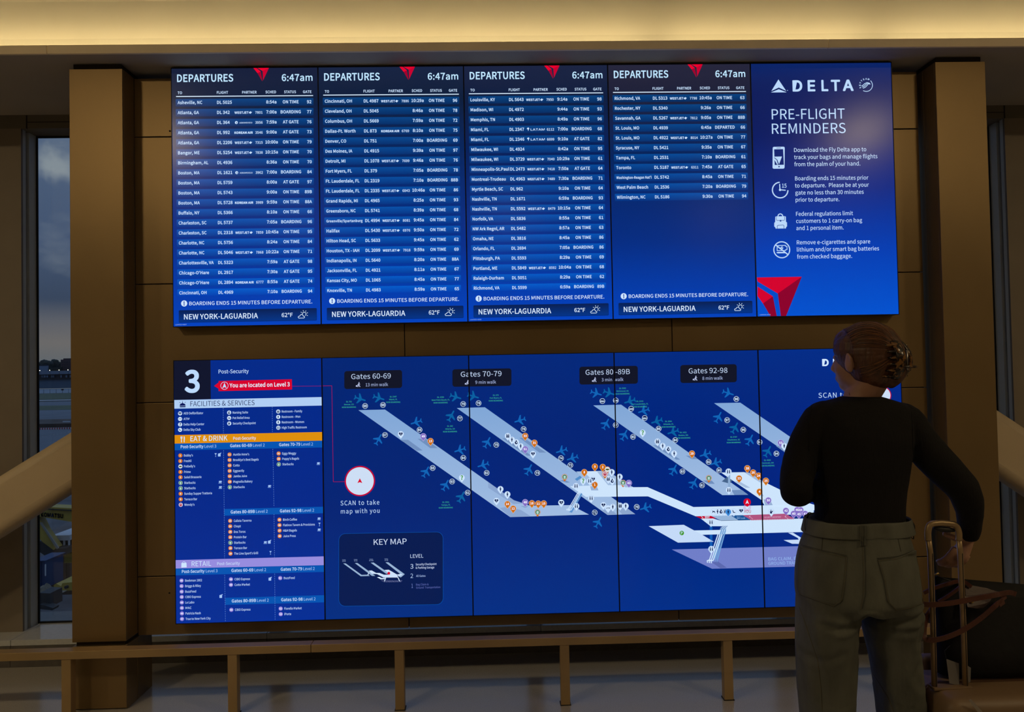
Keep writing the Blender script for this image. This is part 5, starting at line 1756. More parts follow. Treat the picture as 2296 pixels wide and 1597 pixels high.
# excavator
DY = 24.0
ex = tag(empty('excavator', (at(150, 1300, DY).x, DY, GZ)), 'yellow excavator with lettered boom working outside the left window', 'excavator')
def quad_slab(name, px, D, th, mat, parent):
    pts = [at(x, y, D) for x, y in px]
    bm = bmesh.new()
    f = [bm.verts.new(p) for p in pts]
    g = [bm.verts.new(p + Vector((0, th, 0))) for p in pts]
    bm.faces.new(f)
    bm.faces.new(g[::-1])
    for i in range(len(f)):
        j = (i + 1) % len(f)
        bm.faces.new((f[j], f[i], g[i], g[j]))
    bmesh.ops.recalc_face_normals(bm, faces=bm.faces)
    return bm_obj(name, bm, mat, parent)
quad_slab('boom', [(70, 1134), (110, 1143), (230, 1150), (250, 1180), (158, 1170), (86, 1158.5), (66, 1152)], DY, 0.5, M_YEL, ex)
quad_slab('boom_flange', [(100, 1137), (112, 1137.5), (230, 1144), (230, 1148), (110, 1141.5)], DY - 0.05, 0.6, M_YEL, ex)
quad_slab('hose', [(104, 1141), (230, 1148), (230, 1149.5), (106, 1143)], DY - 0.1, 0.05, M_DARKM, ex)
quad_slab('stick', [(62, 1150), (86, 1158), (100, 1188), (128, 1228), (120, 1234), (96, 1216), (80, 1200)], DY + 0.1, 0.35, M_YEL, ex)
quad_slab('bucket', [(88, 1214), (104, 1219), (122, 1230), (146, 1230), (147, 1244), (100, 1246), (86, 1236)], DY + 0.15, 0.9, M_DARKM, ex)
quad_slab('ram', [(88, 1172), (92, 1172), (131, 1229), (127, 1232)], DY + 0.02, 0.06, pbr('ram_steel', (0.3, 0.28, 0.24, 1), rough=0.4, metal=0.5), ex)
# lettering on the boom follows it
V, Fc, w = text_geo('KOMATSU', 'wide', 0.09)
pa, pb = at(91.5, 1158.0, DY - 0.03), at(142.5, 1162.0, DY - 0.03)
hgt = (at(91.5, 1149.5, DY - 0.03) - pa).z
ax = (pb - pa) / w
link_mesh('boom_lettering', [pa + ax * x + Vector((0, 0, hgt)) * y + Vector((0, 0, 0)) for x, y in V], Fc, M_BLUEP, ex)
far_box('cab', 141, 176, 1196, 1240, DY + 1.5, 1.6, M_DARKM, ex)
far_box('cab_roof', 114.5, 156, 1201, 1212.5, DY + 0.6, 2.2, M_WHITEP, ex)
for x in (141.5, 152.5):
    far_box('cab_post', x, x + 1.6, 1212, 1240, DY + 0.6, 0.1, M_WHITEP, ex)
far_box('counterweight', 144, 215, 1240, 1262, DY + 0.8, 2.4, M_YEL, ex)
DC = 30.0
def site_box(name, xa, xb, ya, yb, D, depth, mat, label, cat):
    t = tag(empty(name, (at((xa + xb) / 2, yb, D).x, D + depth / 2, at(xa, yb, D).z)), label, cat)
    far_box('body', xa, xb, ya, yb, D, depth, mat, t)
    far_box('rim', xa - 0.6, xb + 0.6, ya - 0.8, ya + 0.6, D - 0.06, depth + 0.12, mat, t)
    n_ = max(2, int((xb - xa) / 8))
    for i in range(n_ + 1):
        x = xa + (xb - xa) * i / n_
        far_box('rib', x - 0.3, x + 0.3, ya, yb, D - 0.05, 0.06, mat, t)
    return t
site_box('skip_container', 104, 156.5, 1246, 1320, 27.5, 3.0, M_RUST, 'tall rusty brown steel skip below the excavator bucket', 'container')
site_box('shipping_container', 109.5, 137, 1188.5, 1203, 40.0, 5.0, M_REDP, 'red container behind the white cab roof', 'container')
site_box('portable_cabin', 70, 101.5, 1258.5, 1320, 21.0, 1.0, M_BLUEP, 'dark blue portable cabin beside the rusty skip', 'cabin')
far_box('edge_highlight', 100.2, 101.4, 1266, 1292, 20.92, 0.05, M_WHITEP, bpy.data.objects['portable_cabin'])  # white strip paints in a highlight down the blue cabin's edge
tr2 = tag(empty('box_truck', (at(106, 1181, 46).x, 46, GZ)), 'white box truck parked above the red container', 'truck')
quad_slab('body', [(92, 1176), (118, 1165), (122, 1172), (100, 1184), (92, 1183)], 46, 4, M_WHITEP, tr2)
quad_slab('chassis', [(100, 1184), (150, 1166), (152, 1169), (104, 1188)], 45.8, 1, M_DARKM, tr2)
cm = tag(empty('soil_compactor', (at(145, 1325, 21).x, 21, GZ)), 'yellow track compactor at the foot of the rusty skip', 'machine')
quad_slab('body', [(120, 1313), (126, 1309), (137, 1315), (140, 1308), (160, 1306), (185, 1306), (185, 1325), (124, 1324)], 20.6, 1.2, M_YEL, cm)
pc = at(147, 1317.5, 20.5)
bm = bmesh.new()
tube_mesh(bm, [pc, pc + Vector((0, 0.12, 0))], 0.05, 16)
bm_obj('wheel', bm, M_DARKM, cm)
quad_slab('track', [(118, 1324), (188, 1325), (188, 1333), (140, 1334), (122, 1328)], 20.7, 1.0, M_DARKM, cm)
wl = at(150, 1128, 60)
st = tag(empty('floodlight', (wl.x, 60, GZ)), 'round white site floodlight just above the excavator boom', 'lamp')
bm = bmesh.new()
bmesh.ops.create_icosphere(bm, subdivisions=2, radius=0.16)
bmesh.ops.translate(bm, verts=bm.verts, vec=at(155, 1127, 60) )
bm_obj('lamp_head', bm, M_WHITEP, st, smooth=True)
tube('pole', [(at(155, 1130, 60).x, 60, GZ), (at(155, 1130, 60).x, 60, at(155, 1130, 60).z)], 0.05, M_DARKM, st, seg=6)
# spoil heap and debris
def heap(name, px, py, D, rx, rz, mat, label):
    c = at(px, py, D)
    bm = bmesh.new()
    bmesh.ops.create_grid(bm, x_segments=18, y_segments=18, size=1)
    for v in bm.verts:
        r = min(1, (v.co.x ** 2 + v.co.y ** 2) ** 0.5)
        h = (1 - r) ** 0.9 * (1 + 0.35 * noise.noise(v.co * 4))
        v.co = Vector((c.x + v.co.x * rx, D + v.co.y * rx, c.z + h * rz))
    return tag(bm_obj(name, bm, mat, None, origin=(c.x, D, c.z)), label, 'soil heap')
heap('spoil_heap', 102, 1334, 19.5, 0.42, 0.34, pbr('sand_soil', (0.16, 0.13, 0.09, 1), rough=0.95, noise_scale=3, noise_amt=0.3), 'small pale sandy spoil heap by the blue cabin')
rb = tag(empty('rubble_block', (at(98, 1360, 18.2).x, 18.2, at(98, 1360, 18.2).z)), 'dark broken slab and pipe at the bottom of the left window view', 'debris')
quad_slab('slab', [(88, 1330), (112, 1331), (113, 1362), (88, 1362)], 18.2, 0.6, M_DARKM, rb)
quad_slab('pipe', [(88, 1356), (100, 1358), (119, 1364), (117, 1369), (88, 1366)], 18.0, 0.3, M_DARKM, rb)

# ------------------------------------------------------------------ the traveller, seen from behind
PY = -1.20
M_SKIN = pbr('skin', (0.36, 0.19, 0.12, 1), rough=0.5, noise_scale=12, noise_amt=0.05)
M_KNIT = pbr('black_rib_knit', (0.0075, 0.0068, 0.0065, 1), rough=0.85, bump=0.3, bump_scale=55, stretch=(5.0, 5.0, 0.35), spec=0.25)
def denim_material():
    m = pbr('grey_wash_denim', (0.118, 0.122, 0.100, 1), rough=0.85, noise_scale=9, noise_amt=0.22, bump=0.35, bump_scale=26, stretch=(1.5, 1.5, 0.6), spec=0.2)
    return m
M_DENIM = denim_material()
M_DENIM_D = pbr('dark_denim_seam', (0.07, 0.07, 0.055, 1), rough=0.9)
M_THREAD = pbr('tan_thread', (0.14, 0.12, 0.07, 1), rough=0.8)
M_HAIR_L = pbr('light_auburn_hair', (0.24, 0.095, 0.028, 1), rough=0.4)
M_HAIR_D = pbr('dark_auburn_hair', (0.045, 0.016, 0.006, 1), rough=0.45)
M_HAIR = pbr('auburn_hair', (0.085, 0.030, 0.010, 1), rough=0.45, noise_scale=18, noise_amt=0.45, bump=0.3, bump_scale=40, stretch=(3, 3, 0.5), spec=0.5)
M_SHOE = pbr('black_shoe', (0.015, 0.015, 0.015, 1), rough=0.5)

def lerp(a, b, t): return a + (b - a) * t
def ring_verts(bm, cx, cy, z, a, b, seg=36, e=2.2, tilt=0.0):
    out = []
    for k in range(seg):
        t = 2 * math.pi * k / seg
        c, s = math.cos(t), math.sin(t)
        x = a * math.copysign(abs(c) ** (2 / e), c)
        y = b * math.copysign(abs(s) ** (2 / e), s)
        out.append(bm.verts.new((cx + x, cy + y, z + tilt * x)))
    return out
def loft(bm, rings, close=True):
    n = len(rings[0])
    for r0, r1 in zip(rings[:-1], rings[1:]):
        for k in range(n):
            bm.faces.new((r0[k], r0[(k + 1) % n], r1[(k + 1) % n], r1[k]))
    if close:
        bm.faces.new(rings[0][::-1])
        bm.faces.new(rings[-1])
def px_ring(xl, xr, y, Yc=PY):
    a, b = at(xl, y, Yc), at(xr, y, Yc)
    return (a.x + b.x) / 2, (b.x - a.x) / 2, (a.z + b.z) / 2
def interp_rings(rows, sub=4):
    """rows: (y, xl, xr, halfdepth, yc, e) -> smooth series"""
    out = []
    for i in range(len(rows) - 1):
        for k in range(sub):
            t = k / sub
            a, b, c, d = rows[max(i - 1, 0)], rows[i], rows[i + 1], rows[min(i + 2, len(rows) - 1)]
            out.append(tuple(0.5 * (2 * b[j] + (c[j] - a[j]) * t + (2 * a[j] - 5 * b[j] + 4 * c[j] - d[j]) * t * t + (3 * b[j] - a[j] - 3 * c[j] + d[j]) * t ** 3) for j in range(6)))
    out.append(rows[-1])
    return out
def project(p):
    c = RM @ (WALL2W.transposed() @ (p - CAM))
    return CX + F_PX * c.x / -c.z, CY - F_PX * c.y / -c.z
def fit_ring(cx, a, z, hd, yc, e, xl, xr):
    """widen or narrow a ring until its outline spans the measured columns"""
    for it in range(5):
        xs = []
        for k in range(24):
            t = 2 * math.pi * k / 24
            c, s_ = math.cos(t), math.sin(t)
            xs.append(project(Vector((cx + a * math.copysign(abs(c) ** (2 / e), c), PY + yc + hd * math.copysign(abs(s_) ** (2 / e), s_), z)))[0])
        el, er = xl - min(xs), xr - max(xs)
        cx += (el + er) / 2 / 731
        a += (er - el) / 2 / 731
    return cx, a
def body_loft(bm, rows, seg=40, grow=0.0, sub=4):
    rings = []
    for y, xl, xr, hd, yc, e in interp_rings(rows, sub):
        cx, a, z = px_ring(xl, xr, y)
        cx, a = fit_ring(cx, a, z, hd, yc, e, xl, xr)
        rings.append(ring_verts(bm, cx, PY + yc, z, a + grow, hd + grow, seg, e))
    loft(bm, rings)
def ellipsoid(bm, c, r, rotz=0.0, rotx=0.0, sub=3):
    g = bmesh.ops.create_icosphere(bm, subdivisions=sub, radius=1.0)
    M = Matrix.Translation(Vector(c)) @ Matrix.Rotation(rotz, 4, 'Z') @ Matrix.Rotation(rotx, 4, 'X') @ Matrix.Diagonal((r[0], r[1], r[2], 1))
    bmesh.ops.transform(bm, matrix=M, verts=g['verts'])
def remesh_obj(name, bm, mat, parent, voxel, smooth_it=3, origin=None, disp=None):
    """fuse overlapping pieces into one continuous skin"""
    bmesh.ops.recalc_face_normals(bm, faces=bm.faces)
    o = bm_obj('tmp', bm, None, None)
    md = o.modifiers.new('r', 'REMESH')
    md.mode = 'VOXEL'
    md.voxel_size = voxel
    if smooth_it:
        ms = o.modifiers.new('s', 'SMOOTH')
        ms.factor = 0.6
        ms.iterations = smooth_it
    dg = bpy.context.evaluated_depsgraph_get()
    dg.update()
    me = bpy.data.meshes.new_from_object(o.evaluated_get(dg))
    old = o.data
    bpy.data.objects.remove(o)
    bpy.data.meshes.remove(old)
    if disp:
        nv = len(me.vertices)
        cs, ns = [0.0] * (nv * 3), [0.0] * (nv * 3)
        me.vertices.foreach_get('co', cs)
        me.vertices.foreach_get('normal', ns)
        for i in range(nv):
            q_ = Vector(cs[3 * i:3 * i + 3])
            q_ = q_ + disp(q_, Vector(ns[3 * i:3 * i + 3]))
            cs[3 * i], cs[3 * i + 1], cs[3 * i + 2] = q_
        me.vertices.foreach_set('co', cs)
    po = origin_of(parent) if parent else Vector((0, 0, 0))
    og = Vector(origin) if origin is not None else po
    for v in me.vertices:
        v.co -= og
    me.materials.clear()
    me.materials.append(mat)
    for p in me.polygons:
        p.use_smooth = True
    me.name = name
    o2_ = bpy.data.objects.new(name, me)
    COL.objects.link(o2_)
    if parent: o2_.parent = parent
    o2_.location = og - po
    return o2_

# --- landmarks
HC = at(1936, 807, PY)                       # middle of the head
YAW = math.radians(33)                       # the head is turned to the left
fwd = Vector((-math.sin(YAW), math.cos(YAW), 0))
lft = Vector((-math.cos(YAW), -math.sin(YAW), 0))
def hp(f, l, u):                             # point in head coordinates (forward, left, up)
    return HC + fwd * f + lft * l + Vector((0, 0, u))
SR = at(2030, 945, PY); ER = at(2160, 1098, PY - 0.06); WR = at(2173, 1207, PY - 0.0)
SL = at(1838, 942, PY); EL = at(1785, 1103, PY - 0.03); WL = at(1822, 1062, PY + 0.24)
def arm_path(kind):
    if kind == 'R':
        return ([at(2000, 938, PY), SR, at(2068, 1000, PY - 0.02), at(2120, 1056, PY - 0.045), ER, at(2172, 1138, PY - 0.05), at(2174, 1172, PY - 0.02), WR],
                [0.048, 0.054, 0.053, 0.0500, 0.0455, 0.038, 0.033, 0.0235])
    return ([at(1865, 936, PY), SL, at(1806, 1005, PY), at(1788, 1062, PY - 0.015), EL, at(1802, 1098, PY + 0.05), at(1812, 1080, PY + 0.14), WL],
            [0.046, 0.052, 0.051, 0.048, 0.044, 0.040, 0.034, 0.026])
def hand(bm, wrist, d, palm_n, curl, size=1.0, thumb_side=1, thumb=None):
    """palm, four unequal fingers bent at the knuckles, and a thumb from the side of the palm"""
    d = Vector(d).normalized()
    pn = Vector(palm_n)
    pn = (pn - d * pn.dot(d)).normalized()
    sd = d.cross(pn).normalized() * thumb_side       # towards the thumb
    c = wrist + d * 0.048 * size
    tube_mesh(bm, [wrist - d * 0.03, wrist, wrist + d * 0.025 * size, wrist + d * 0.065 * size, wrist + d * 0.085 * size],
              [0.024 * size, 0.024 * size, 0.031 * size, 0.040 * size, 0.036 * size], 16, flat=0.42, up=sd)
    for i, (off, L) in enumerate(((0.029, 0.068), (0.010, 0.076), (-0.010, 0.071), (-0.029, 0.056))):
        base = wrist + d * (0.074 - abs(off) * 0.15) * size + sd * off * size
        p = [base - d * 0.02]
        ang = 0.0
        q_ = base
        pts = [base - d * 0.02 * size, base]
        for j, fr in enumerate((0.45, 0.30, 0.25)):
            ang += curl * (0.7, 1.0, 0.8)[j] * (1 + 0.08 * i)
            q_ = q_ + (d * math.cos(ang) + pn * math.sin(ang)) * L * fr * size
            pts.append(q_)
        tube_mesh(bm, pts, [0.0092 * size, 0.0094 * size, 0.0088 * size, 0.0080 * size, 0.0066 * size], 10, up=sd)
    tb = wrist + d * 0.018 * size + sd * 0.022 * size
    if thumb:
        tube_mesh(bm, [wrist + d * 0.005, tb] + thumb, [0.015 * size, 0.0135 * size, 0.0115 * size, 0.0102 * size, 0.0080 * size], 10, up=pn)
        return
    t1 = tb + (d * 0.62 + sd * 0.62 + pn * 0.35).normalized() * 0.038 * size
    t2 = t1 + (d * 0.85 + sd * 0.22 + pn * 0.5).normalized() * 0.030 * size
    t3 = t2 + (d * 0.9 + pn * 0.5).normalized() * 0.022 * size
    tube_mesh(bm, [wrist + d * 0.005, tb, t1, t2, t3], [0.014 * size, 0.0135 * size, 0.0112 * size, 0.0100 * size, 0.0078 * size], 10, up=pn)

bm = bmesh.new()
# torso core, neck, arms, legs of the continuous body
body_rows = [(884, 1893, 1964, 0.052, 0.0, 2.0), (900, 1880, 1985, 0.056, 0.0, 2.1), (915, 1835, 2026, 0.066, 0.0, 2.2), (945, 1830, 2035, 0.084, 0.0, 2.4), (1034, 1832, 2032, 0.098, 0.01, 2.4),
             (1110, 1836, 2024, 0.090, 0.01, 2.3), (1160, 1836, 2022, 0.088, 0.01, 2.3), (1224, 1822, 2026, 0.092, 0.0, 2.3), (1300, 1815, 2035, 0.098, -0.005, 2.3), (1345, 1845, 2008, 0.07, 0.0, 2.2)]
body_loft(bm, body_rows)
tube_mesh(bm, [at(1930, 925, PY + 0.0), at(1931, 890, PY + 0.002), hp(-0.018, 0.0, -0.075), hp(-0.012, 0, -0.03)], [0.060, 0.051, 0.050, 0.055], 20)
for side in 'RL':
    p, r = arm_path(side)
    tube_mesh(bm, bez(p, 4), [lerp(r[min(int(i / 4), 7)], r[min(int(i / 4) + 1, 7)], (i % 4) / 4) - 0.006 for i in range(4 * 7 + 1)], 18)
hand(bm, WR, (-0.50, 0.04, -0.82), (-0.12, 0.95, 0.0), 0.46, 0.93, thumb_side=-1,
     thumb=[at(2149, 1210, PY + 0.005), at(2132, 1203, PY - 0.005), at(2115, 1197, PY - 0.02)])
hand(bm, WL, (0.75, 0.55, 0.45), (0.1, -0.2, 1.0), 0.5, 0.92, thumb_side=-1)
for sgn, x0, x1, x2 in ((-1, 1853, 1852, 1850), (1, 1998, 2020, 2034)):
    tube_mesh(bm, [at(x0, 1330, PY), at(x1, 1500, PY), at((x1 + x2) / 2, 1620, PY), at(x2, 1830, PY)], [0.068, 0.060, 0.050, 0.036], 18)
    ank = at(x2, 1850, PY)
    tube_mesh(bm, [(ank.x, PY, 0.11), (ank.x, PY, 0.05), (ank.x + sgn * 0.01, PY + 0.08, 0.035), (ank.x + sgn * 0.015, PY + 0.15, 0.028)], [0.036, 0.04, 0.036, 0.03], 12, flat=0.9, up=Vector((1, 0, 0)))
# head: cranium, face, jaw, nose, ear
ellipsoid(bm, hp(-0.012, 0, 0.020), (0.073, 0.090, 0.086), YAW, sub=4)
ellipsoid(bm, hp(0.034, 0, -0.020), (0.058, 0.054, 0.078), YAW, sub=4)
ellipsoid(bm, hp(0.052, 0, -0.078), (0.030, 0.028, 0.022), YAW)
ellipsoid(bm, hp(0.020, 0.0, -0.062), (0.050, 0.048, 0.034), YAW)
tube_mesh(bm, [hp(0.080, 0, 0.014), hp(0.092, 0, -0.008), hp(0.100, 0, -0.026), hp(0.086, 0, -0.036)], [0.008, 0.010, 0.013, 0.011], 10)
ellipsoid(bm, hp(0.082, 0.0, -0.056), (0.022, 0.009, 0.007), YAW)
ellipsoid(bm, hp(0.081, 0.0, -0.064), (0.019, 0.009, 0.007), YAW)
for s_ in (1, -1):
    ellipsoid(bm, hp(0.074, 0.028 * s_, 0.010), (0.013, 0.010, 0.007), YAW)
    ellipsoid(bm, hp(0.072, 0.024 * s_, 0.026), (0.018, 0.008, 0.005), YAW)
    ellipsoid(bm, hp(0.050, 0.032 * s_, -0.028), (0.026, 0.022, 0.028), YAW)
    # ear: rim and lobe
    ellipsoid(bm, hp(0.000, 0.078 * s_, -0.012), (0.010, 0.016, 0.029), YAW)
    tube_mesh(bm, [hp(0.012, 0.076 * s_, 0.012), hp(0.000, 0.086 * s_, 0.020), hp(-0.014, 0.090 * s_, 0.006), hp(-0.010, 0.087 * s_, -0.016), hp(0.004, 0.078 * s_, -0.036)], [0.004, 0.0045, 0.005, 0.0045, 0.005], 8)
P_ORG = Vector((at(1932, 1300, PY).x, PY, 0.0))
person = remesh_obj('person', bm, M_SKIN, None, 0.0055, 2, origin=P_ORG)
tag(person, 'person from behind in black ribbed top and grey jeans, hand on a suitcase handle', 'person')

# --- top
bm = bmesh.new()
top_rows = [(889, 1884, 1972, 0.060, 0.0, 2.0), (893, 1872, 1988, 0.064, 0.0, 2.0), (899, 1848, 2010, 0.068, 0.0, 2.1), (908, 1826, 2034, 0.074, 0.0, 2.2), (922, 1818, 2044, 0.086, 0.0, 2.4), (950, 1816, 2048, 0.098, 0.0, 2.5),
            (985, 1817, 2049, 0.106, 0.0, 2.5), (1034, 1820, 2046, 0.108, 0.005, 2.5), (1080, 1823, 2039, 0.102, 0.01, 2.4), (1120, 1826, 2034, 0.098, 0.01, 2.3), (1155, 1827, 2031, 0.098, 0.01, 2.3), (1190, 1824, 2034, 0.104, 0.006, 2.3)]
body_loft(bm, top_rows, seg=44)
for side in 'RL':
    p, r = arm_path(side)
    pts = bez(p, 5)
    tube_mesh(bm, pts, [lerp(r[min(int(i / 5), 7)], r[min(int(i / 5) + 1, 7)], (i % 5) / 5) + 0.0015 for i in range(len(pts))], 22)
def knit_disp(co, n):
    f = noise.noise(Vector((co.x * 9, co.y * 9, co.z * 14))) * 0.003
    g = noise.noise(Vector((co.x * 22, co.y * 22, co.z * 40))) * 0.0012
    return n * (f + g)
topo = remesh_obj('ribbed_top', bm, M_KNIT, person, 0.0055, 3, disp=knit_disp)
# --- jeans
bm = bmesh.new()
hip = [(1163, 1814, 2033, 0.108, 0.006, 2.3), (1176, 1811, 2036, 0.110, 0.006, 2.3), (1200, 1804, 2043, 0.116, 0.004, 2.35), (1230, 1793, 2053, 0.124, 0.0, 2.4), (1274, 1784, 2062, 0.132, -0.006, 2.5), (1330, 1782, 2068, 0.138, -0.012, 2.6),
       (1352, 1795, 2052, 0.124, -0.010, 2.6), (1366, 1822, 2030, 0.100, -0.006, 2.4)]
body_loft(bm, hip, seg=48)
legL = [(1330, 1784, 1927, 0.120, -0.010, 2.3), (1385, 1782, 1925, 0.118, -0.008, 2.3), (1430, 1782, 1923, 0.110, -0.002, 2.3), (1473, 1783, 1922, 0.104, 0.004, 2.3), (1540, 1786, 1921, 0.100, 0.01, 2.3), (1597, 1790, 1919, 0.098, 0.014, 2.3),
        (1700, 1796, 1914, 0.094, 0.01, 2.3), (1835, 1798, 1910, 0.092, 0.005, 2.3)]
legR = [(1330, 1928, 2068, 0.120, -0.010, 2.3), (1385, 1926, 2074, 0.118, -0.008, 2.3), (1430, 1932, 2064, 0.110, -0.002, 2.3), (1473, 1942, 2067, 0.104, 0.004, 2.3), (1540, 1954, 2073, 0.100, 0.01, 2.3), (1597, 1964, 2077, 0.098, 0.014, 2.3),
        (1700, 1977, 2084, 0.094, 0.01, 2.3), (1835, 1986, 2090, 0.092, 0.005, 2.3)]
body_loft(bm, legL, seg=36)
body_loft(bm, legR, seg=36)
zc = at(1930, 1382, PY).z
zk = at(1930, 1560, PY).z
xc = at(1928, 1382, PY).x
c3f = lambda X, Y: at(1700 + X / 3.213, 1100 + Y / 3.213, PY - 0.10)
CREASES = [  # polylines on the back of the jeans: (points, depth, width)
    ([(722, 912), (690, 945), (630, 975), (560, 985), (480, 970)], 0.007, 0.010),
    ([(735, 890), (790, 925), (870, 948), (980, 940), (1100, 915), (1195, 885)], 0.009, 0.010),
    ([(745, 930), (840, 985), (960, 1010), (1080, 1000)], 0.004, 0.011),
    ([(300, 850), (340, 960), (390, 1100), (430, 1240)], 0.004, 0.012),
    ([(430, 1240), (480, 1400), (500, 1560)], 0.003, 0.012),
    ([(800, 1180), (880, 1330), (960, 1480), (1010, 1590)], 0.004, 0.014),
    ([(1190, 880), (1150, 1000), (1165, 1100)], 0.004, 0.012),
    ([(1180, 1280), (1150, 1350), (1190, 1430)], 0.004, 0.012),
    ([(600, 1180), (520, 1230), (420, 1260)], 0.003, 0.012)]
CRW = [([(c3f(*p).x, c3f(*p).z) for p in P], d_, w_) for P, d_, w_ in CREASES]
def seg_d(x, z, a, b):
    dx, dz = b[0] - a[0], b[1] - a[1]
    t = max(0, min(1, ((x - a[0]) * dx + (z - a[1]) * dz) / (dx * dx + dz * dz)))
    return math.hypot(x - a[0] - dx * t, z - a[1] - dz * t)
def denim_disp(co, n):
    d_ = 0.006 * noise.noise(Vector((co.x * 7, co.y * 7, co.z * 5)))
    d_ += 0.0022 * noise.noise(Vector((co.x * 26, co.y * 26, co.z * 12)))
    if co.z < zk:
        d_ += 0.004 * noise.noise(Vector((co.x * 16, co.y * 16, co.z * 4)))
    if n.y < 0.1 and co.z < zc + 0.06:
        for P, dep, w_ in CRW:
            m_ = min(seg_d(co.x, co.z, P[i], P[i + 1]) for i in range(len(P) - 1))
            if m_ < 3 * w_:
                d_ -= dep * math.exp(-(m_ / w_) ** 2) - 0.45 * dep * math.exp(-((m_ - 1.9 * w_) / w_) ** 2)
    return n * d_
jeans = remesh_obj('jeans', bm, M_DENIM, person, 0.0055, 4, disp=denim_disp)

from mathutils.bvhtree import BVHTree
_jo = origin_of(jeans)
JB = BVHTree.FromPolygons([v.co + _jo for v in jeans.data.vertices], [tuple(p.vertices) for p in jeans.data.polygons])
_to = origin_of(topo)
TB = BVHTree.FromPolygons([v.co + _to for v in topo.data.vertices], [tuple(p.vertices) for p in topo.data.polygons])
def on_surf(px, py, tree=None, lift=0.0012):
    d = ray(px, py).normalized()
    hit = (tree or JB).ray_cast(CAM, d)
    if hit[0] is None:
        return None
    return hit[0] + hit[1] * lift * (1 if hit[1].dot(d) < 0 else -1)
def seam(name, px, r, mat, parent, tree=None, dense=10, lift=0.0008):
    pts = []
    for (xa, ya), (xb, yb) in zip(px[:-1], px[1:]):
        for k in range(dense):
            t = k / dense
            q_ = on_surf(xa + (xb - xa) * t, ya + (yb - ya) * t, tree, lift)
            if q_ is not None: pts.append(q_)
    q_ = on_surf(*px[-1], tree, lift)
    if q_ is not None: pts.append(q_)
    if len(pts) < 3: return None
    return tube(name, pts, r, mat, parent, seg=6)
# patch pockets laid on the seat, following its curve
def patch(name, poly_px, mat, thick=0.0028, n=16):
    xs = [p[0] for p in poly_px]; ys = [p[1] for p in poly_px]
    def inside(x, y):
        c = False
        j = len(poly_px) - 1
        for i in range(len(poly_px)):
            xi, yi = poly_px[i]; xj, yj = poly_px[j]
            if (yi > y) != (yj > y) and x < (xj - xi) * (y - yi) / (yj - yi) + xi: c = not c
            j = i
        return c
    tl, tr, br, bl = poly_px[0], poly_px[1], None, None
    bm = bmesh.new()
    # triangulated fan grid built from horizontal slices
    y0, y1 = min(ys), max(ys)
    rowsv = []
    for r in range(n + 1):
        y = y0 + 0.3 + (y1 - y0 - 0.6) * r / n
        cr = []
        j = len(poly_px) - 1
        for i in range(len(poly_px)):
            xi, yi = poly_px[i]; xj, yj = poly_px[j]
            if (yi > y) != (yj > y):
                cr.append((xj - xi) * (y - yi) / (yj - yi) + xi)
            j = i
        if len(cr) < 2: continue
        a, b = min(cr), max(cr)
        row = []
        for c in range(n + 1):
            q_ = on_surf(a + (b - a) * c / n, y, None, thick)
            if q_ is None: q_ = row[-1].co if row else at(a, y, PY - 0.12)
            row.append(bm.verts.new(q_))
        rowsv.append(row)
    for r0, r1 in zip(rowsv[:-1], rowsv[1:]):
        for c in range(n):
            bm.faces.new((r0[c], r0[c + 1], r1[c + 1], r1[c]))
    ext = bmesh.ops.extrude_face_region(bm, geom=bm.faces[:])
    vs_ = [g for g in ext['geom'] if isinstance(g, bmesh.types.BMVert)]
    bmesh.ops.translate(bm, verts=vs_, vec=(0, 0.006, 0))
    bmesh.ops.recalc_face_normals(bm, faces=bm.faces)
    return bm_obj(name, bm, mat, person, smooth=True)
c3 = lambda X, Y: (1700 + X / 3.213, 1100 + Y / 3.213)
for pts in ([(1819, 909), (1816, 935), (1815, 970), (1813, 1010)], [(2043, 919), (2045, 950), (2046, 985), (2047, 1020)]):
    seam('sleeve_seam', pts, 0.0009, M_KNIT, person, TB, 8, 0.0006)
PLk = [c3(308, 402), c3(480, 445), c3(641, 480), c3(628, 640), c3(606, 798), c3(548, 838), c3(420, 795), c3(304, 752), c3(290, 690), c3(292, 520)]
PRk = [c3(860, 500), c3(1000, 486), c3(1143, 432), c3(1165, 560), c3(1185, 700), c3(1188, 815), c3(1090, 850), c3(992, 866), c3(930, 800), c3(905, 650)]
for nm, P in (('back_pocket', PLk), ('back_pocket', PRk)):
    patch(nm, P, M_DENIM)
    cxp = sum(p[0] for p in P) / len(P); cyp = sum(p[1] for p in P) / len(P)
    inner = [(cxp + (x - cxp) * 0.965, cyp + (y - cyp) * 0.965) for x, y in P]
    seam('pocket_stitching', inner + [inner[0]], 0.0005, M_THREAD, person, lift=0.0032)
    outer = [(cxp + (x - cxp) * 1.006, cyp + (y - cyp) * 1.006) for x, y in P]
    seam('pocket_edge', outer + [outer[0]], 0.0009, M_DENIM_D, person, lift=0.0004)
# raised waistband
wb_top = []
bm = bmesh.new()
rings = []
for (y, xl, xr, hd, yc, e) in interp_rings([(1161, 1813, 2034, 0.109, 0.006, 2.3), (1164, 1811, 2036, 0.1125, 0.006, 2.3), (1178, 1808, 2039, 0.1155, 0.006, 2.32), (1190, 1805, 2042, 0.1175, 0.005, 2.34), (1193, 1805.5, 2041.5, 0.1165, 0.005, 2.34)], 3):
    cx, a, z = px_ring(xl, xr, y)
    rings.append(ring_verts(bm, cx, PY + yc, z, a, hd, 60, e))
loft(bm, rings, close=False)
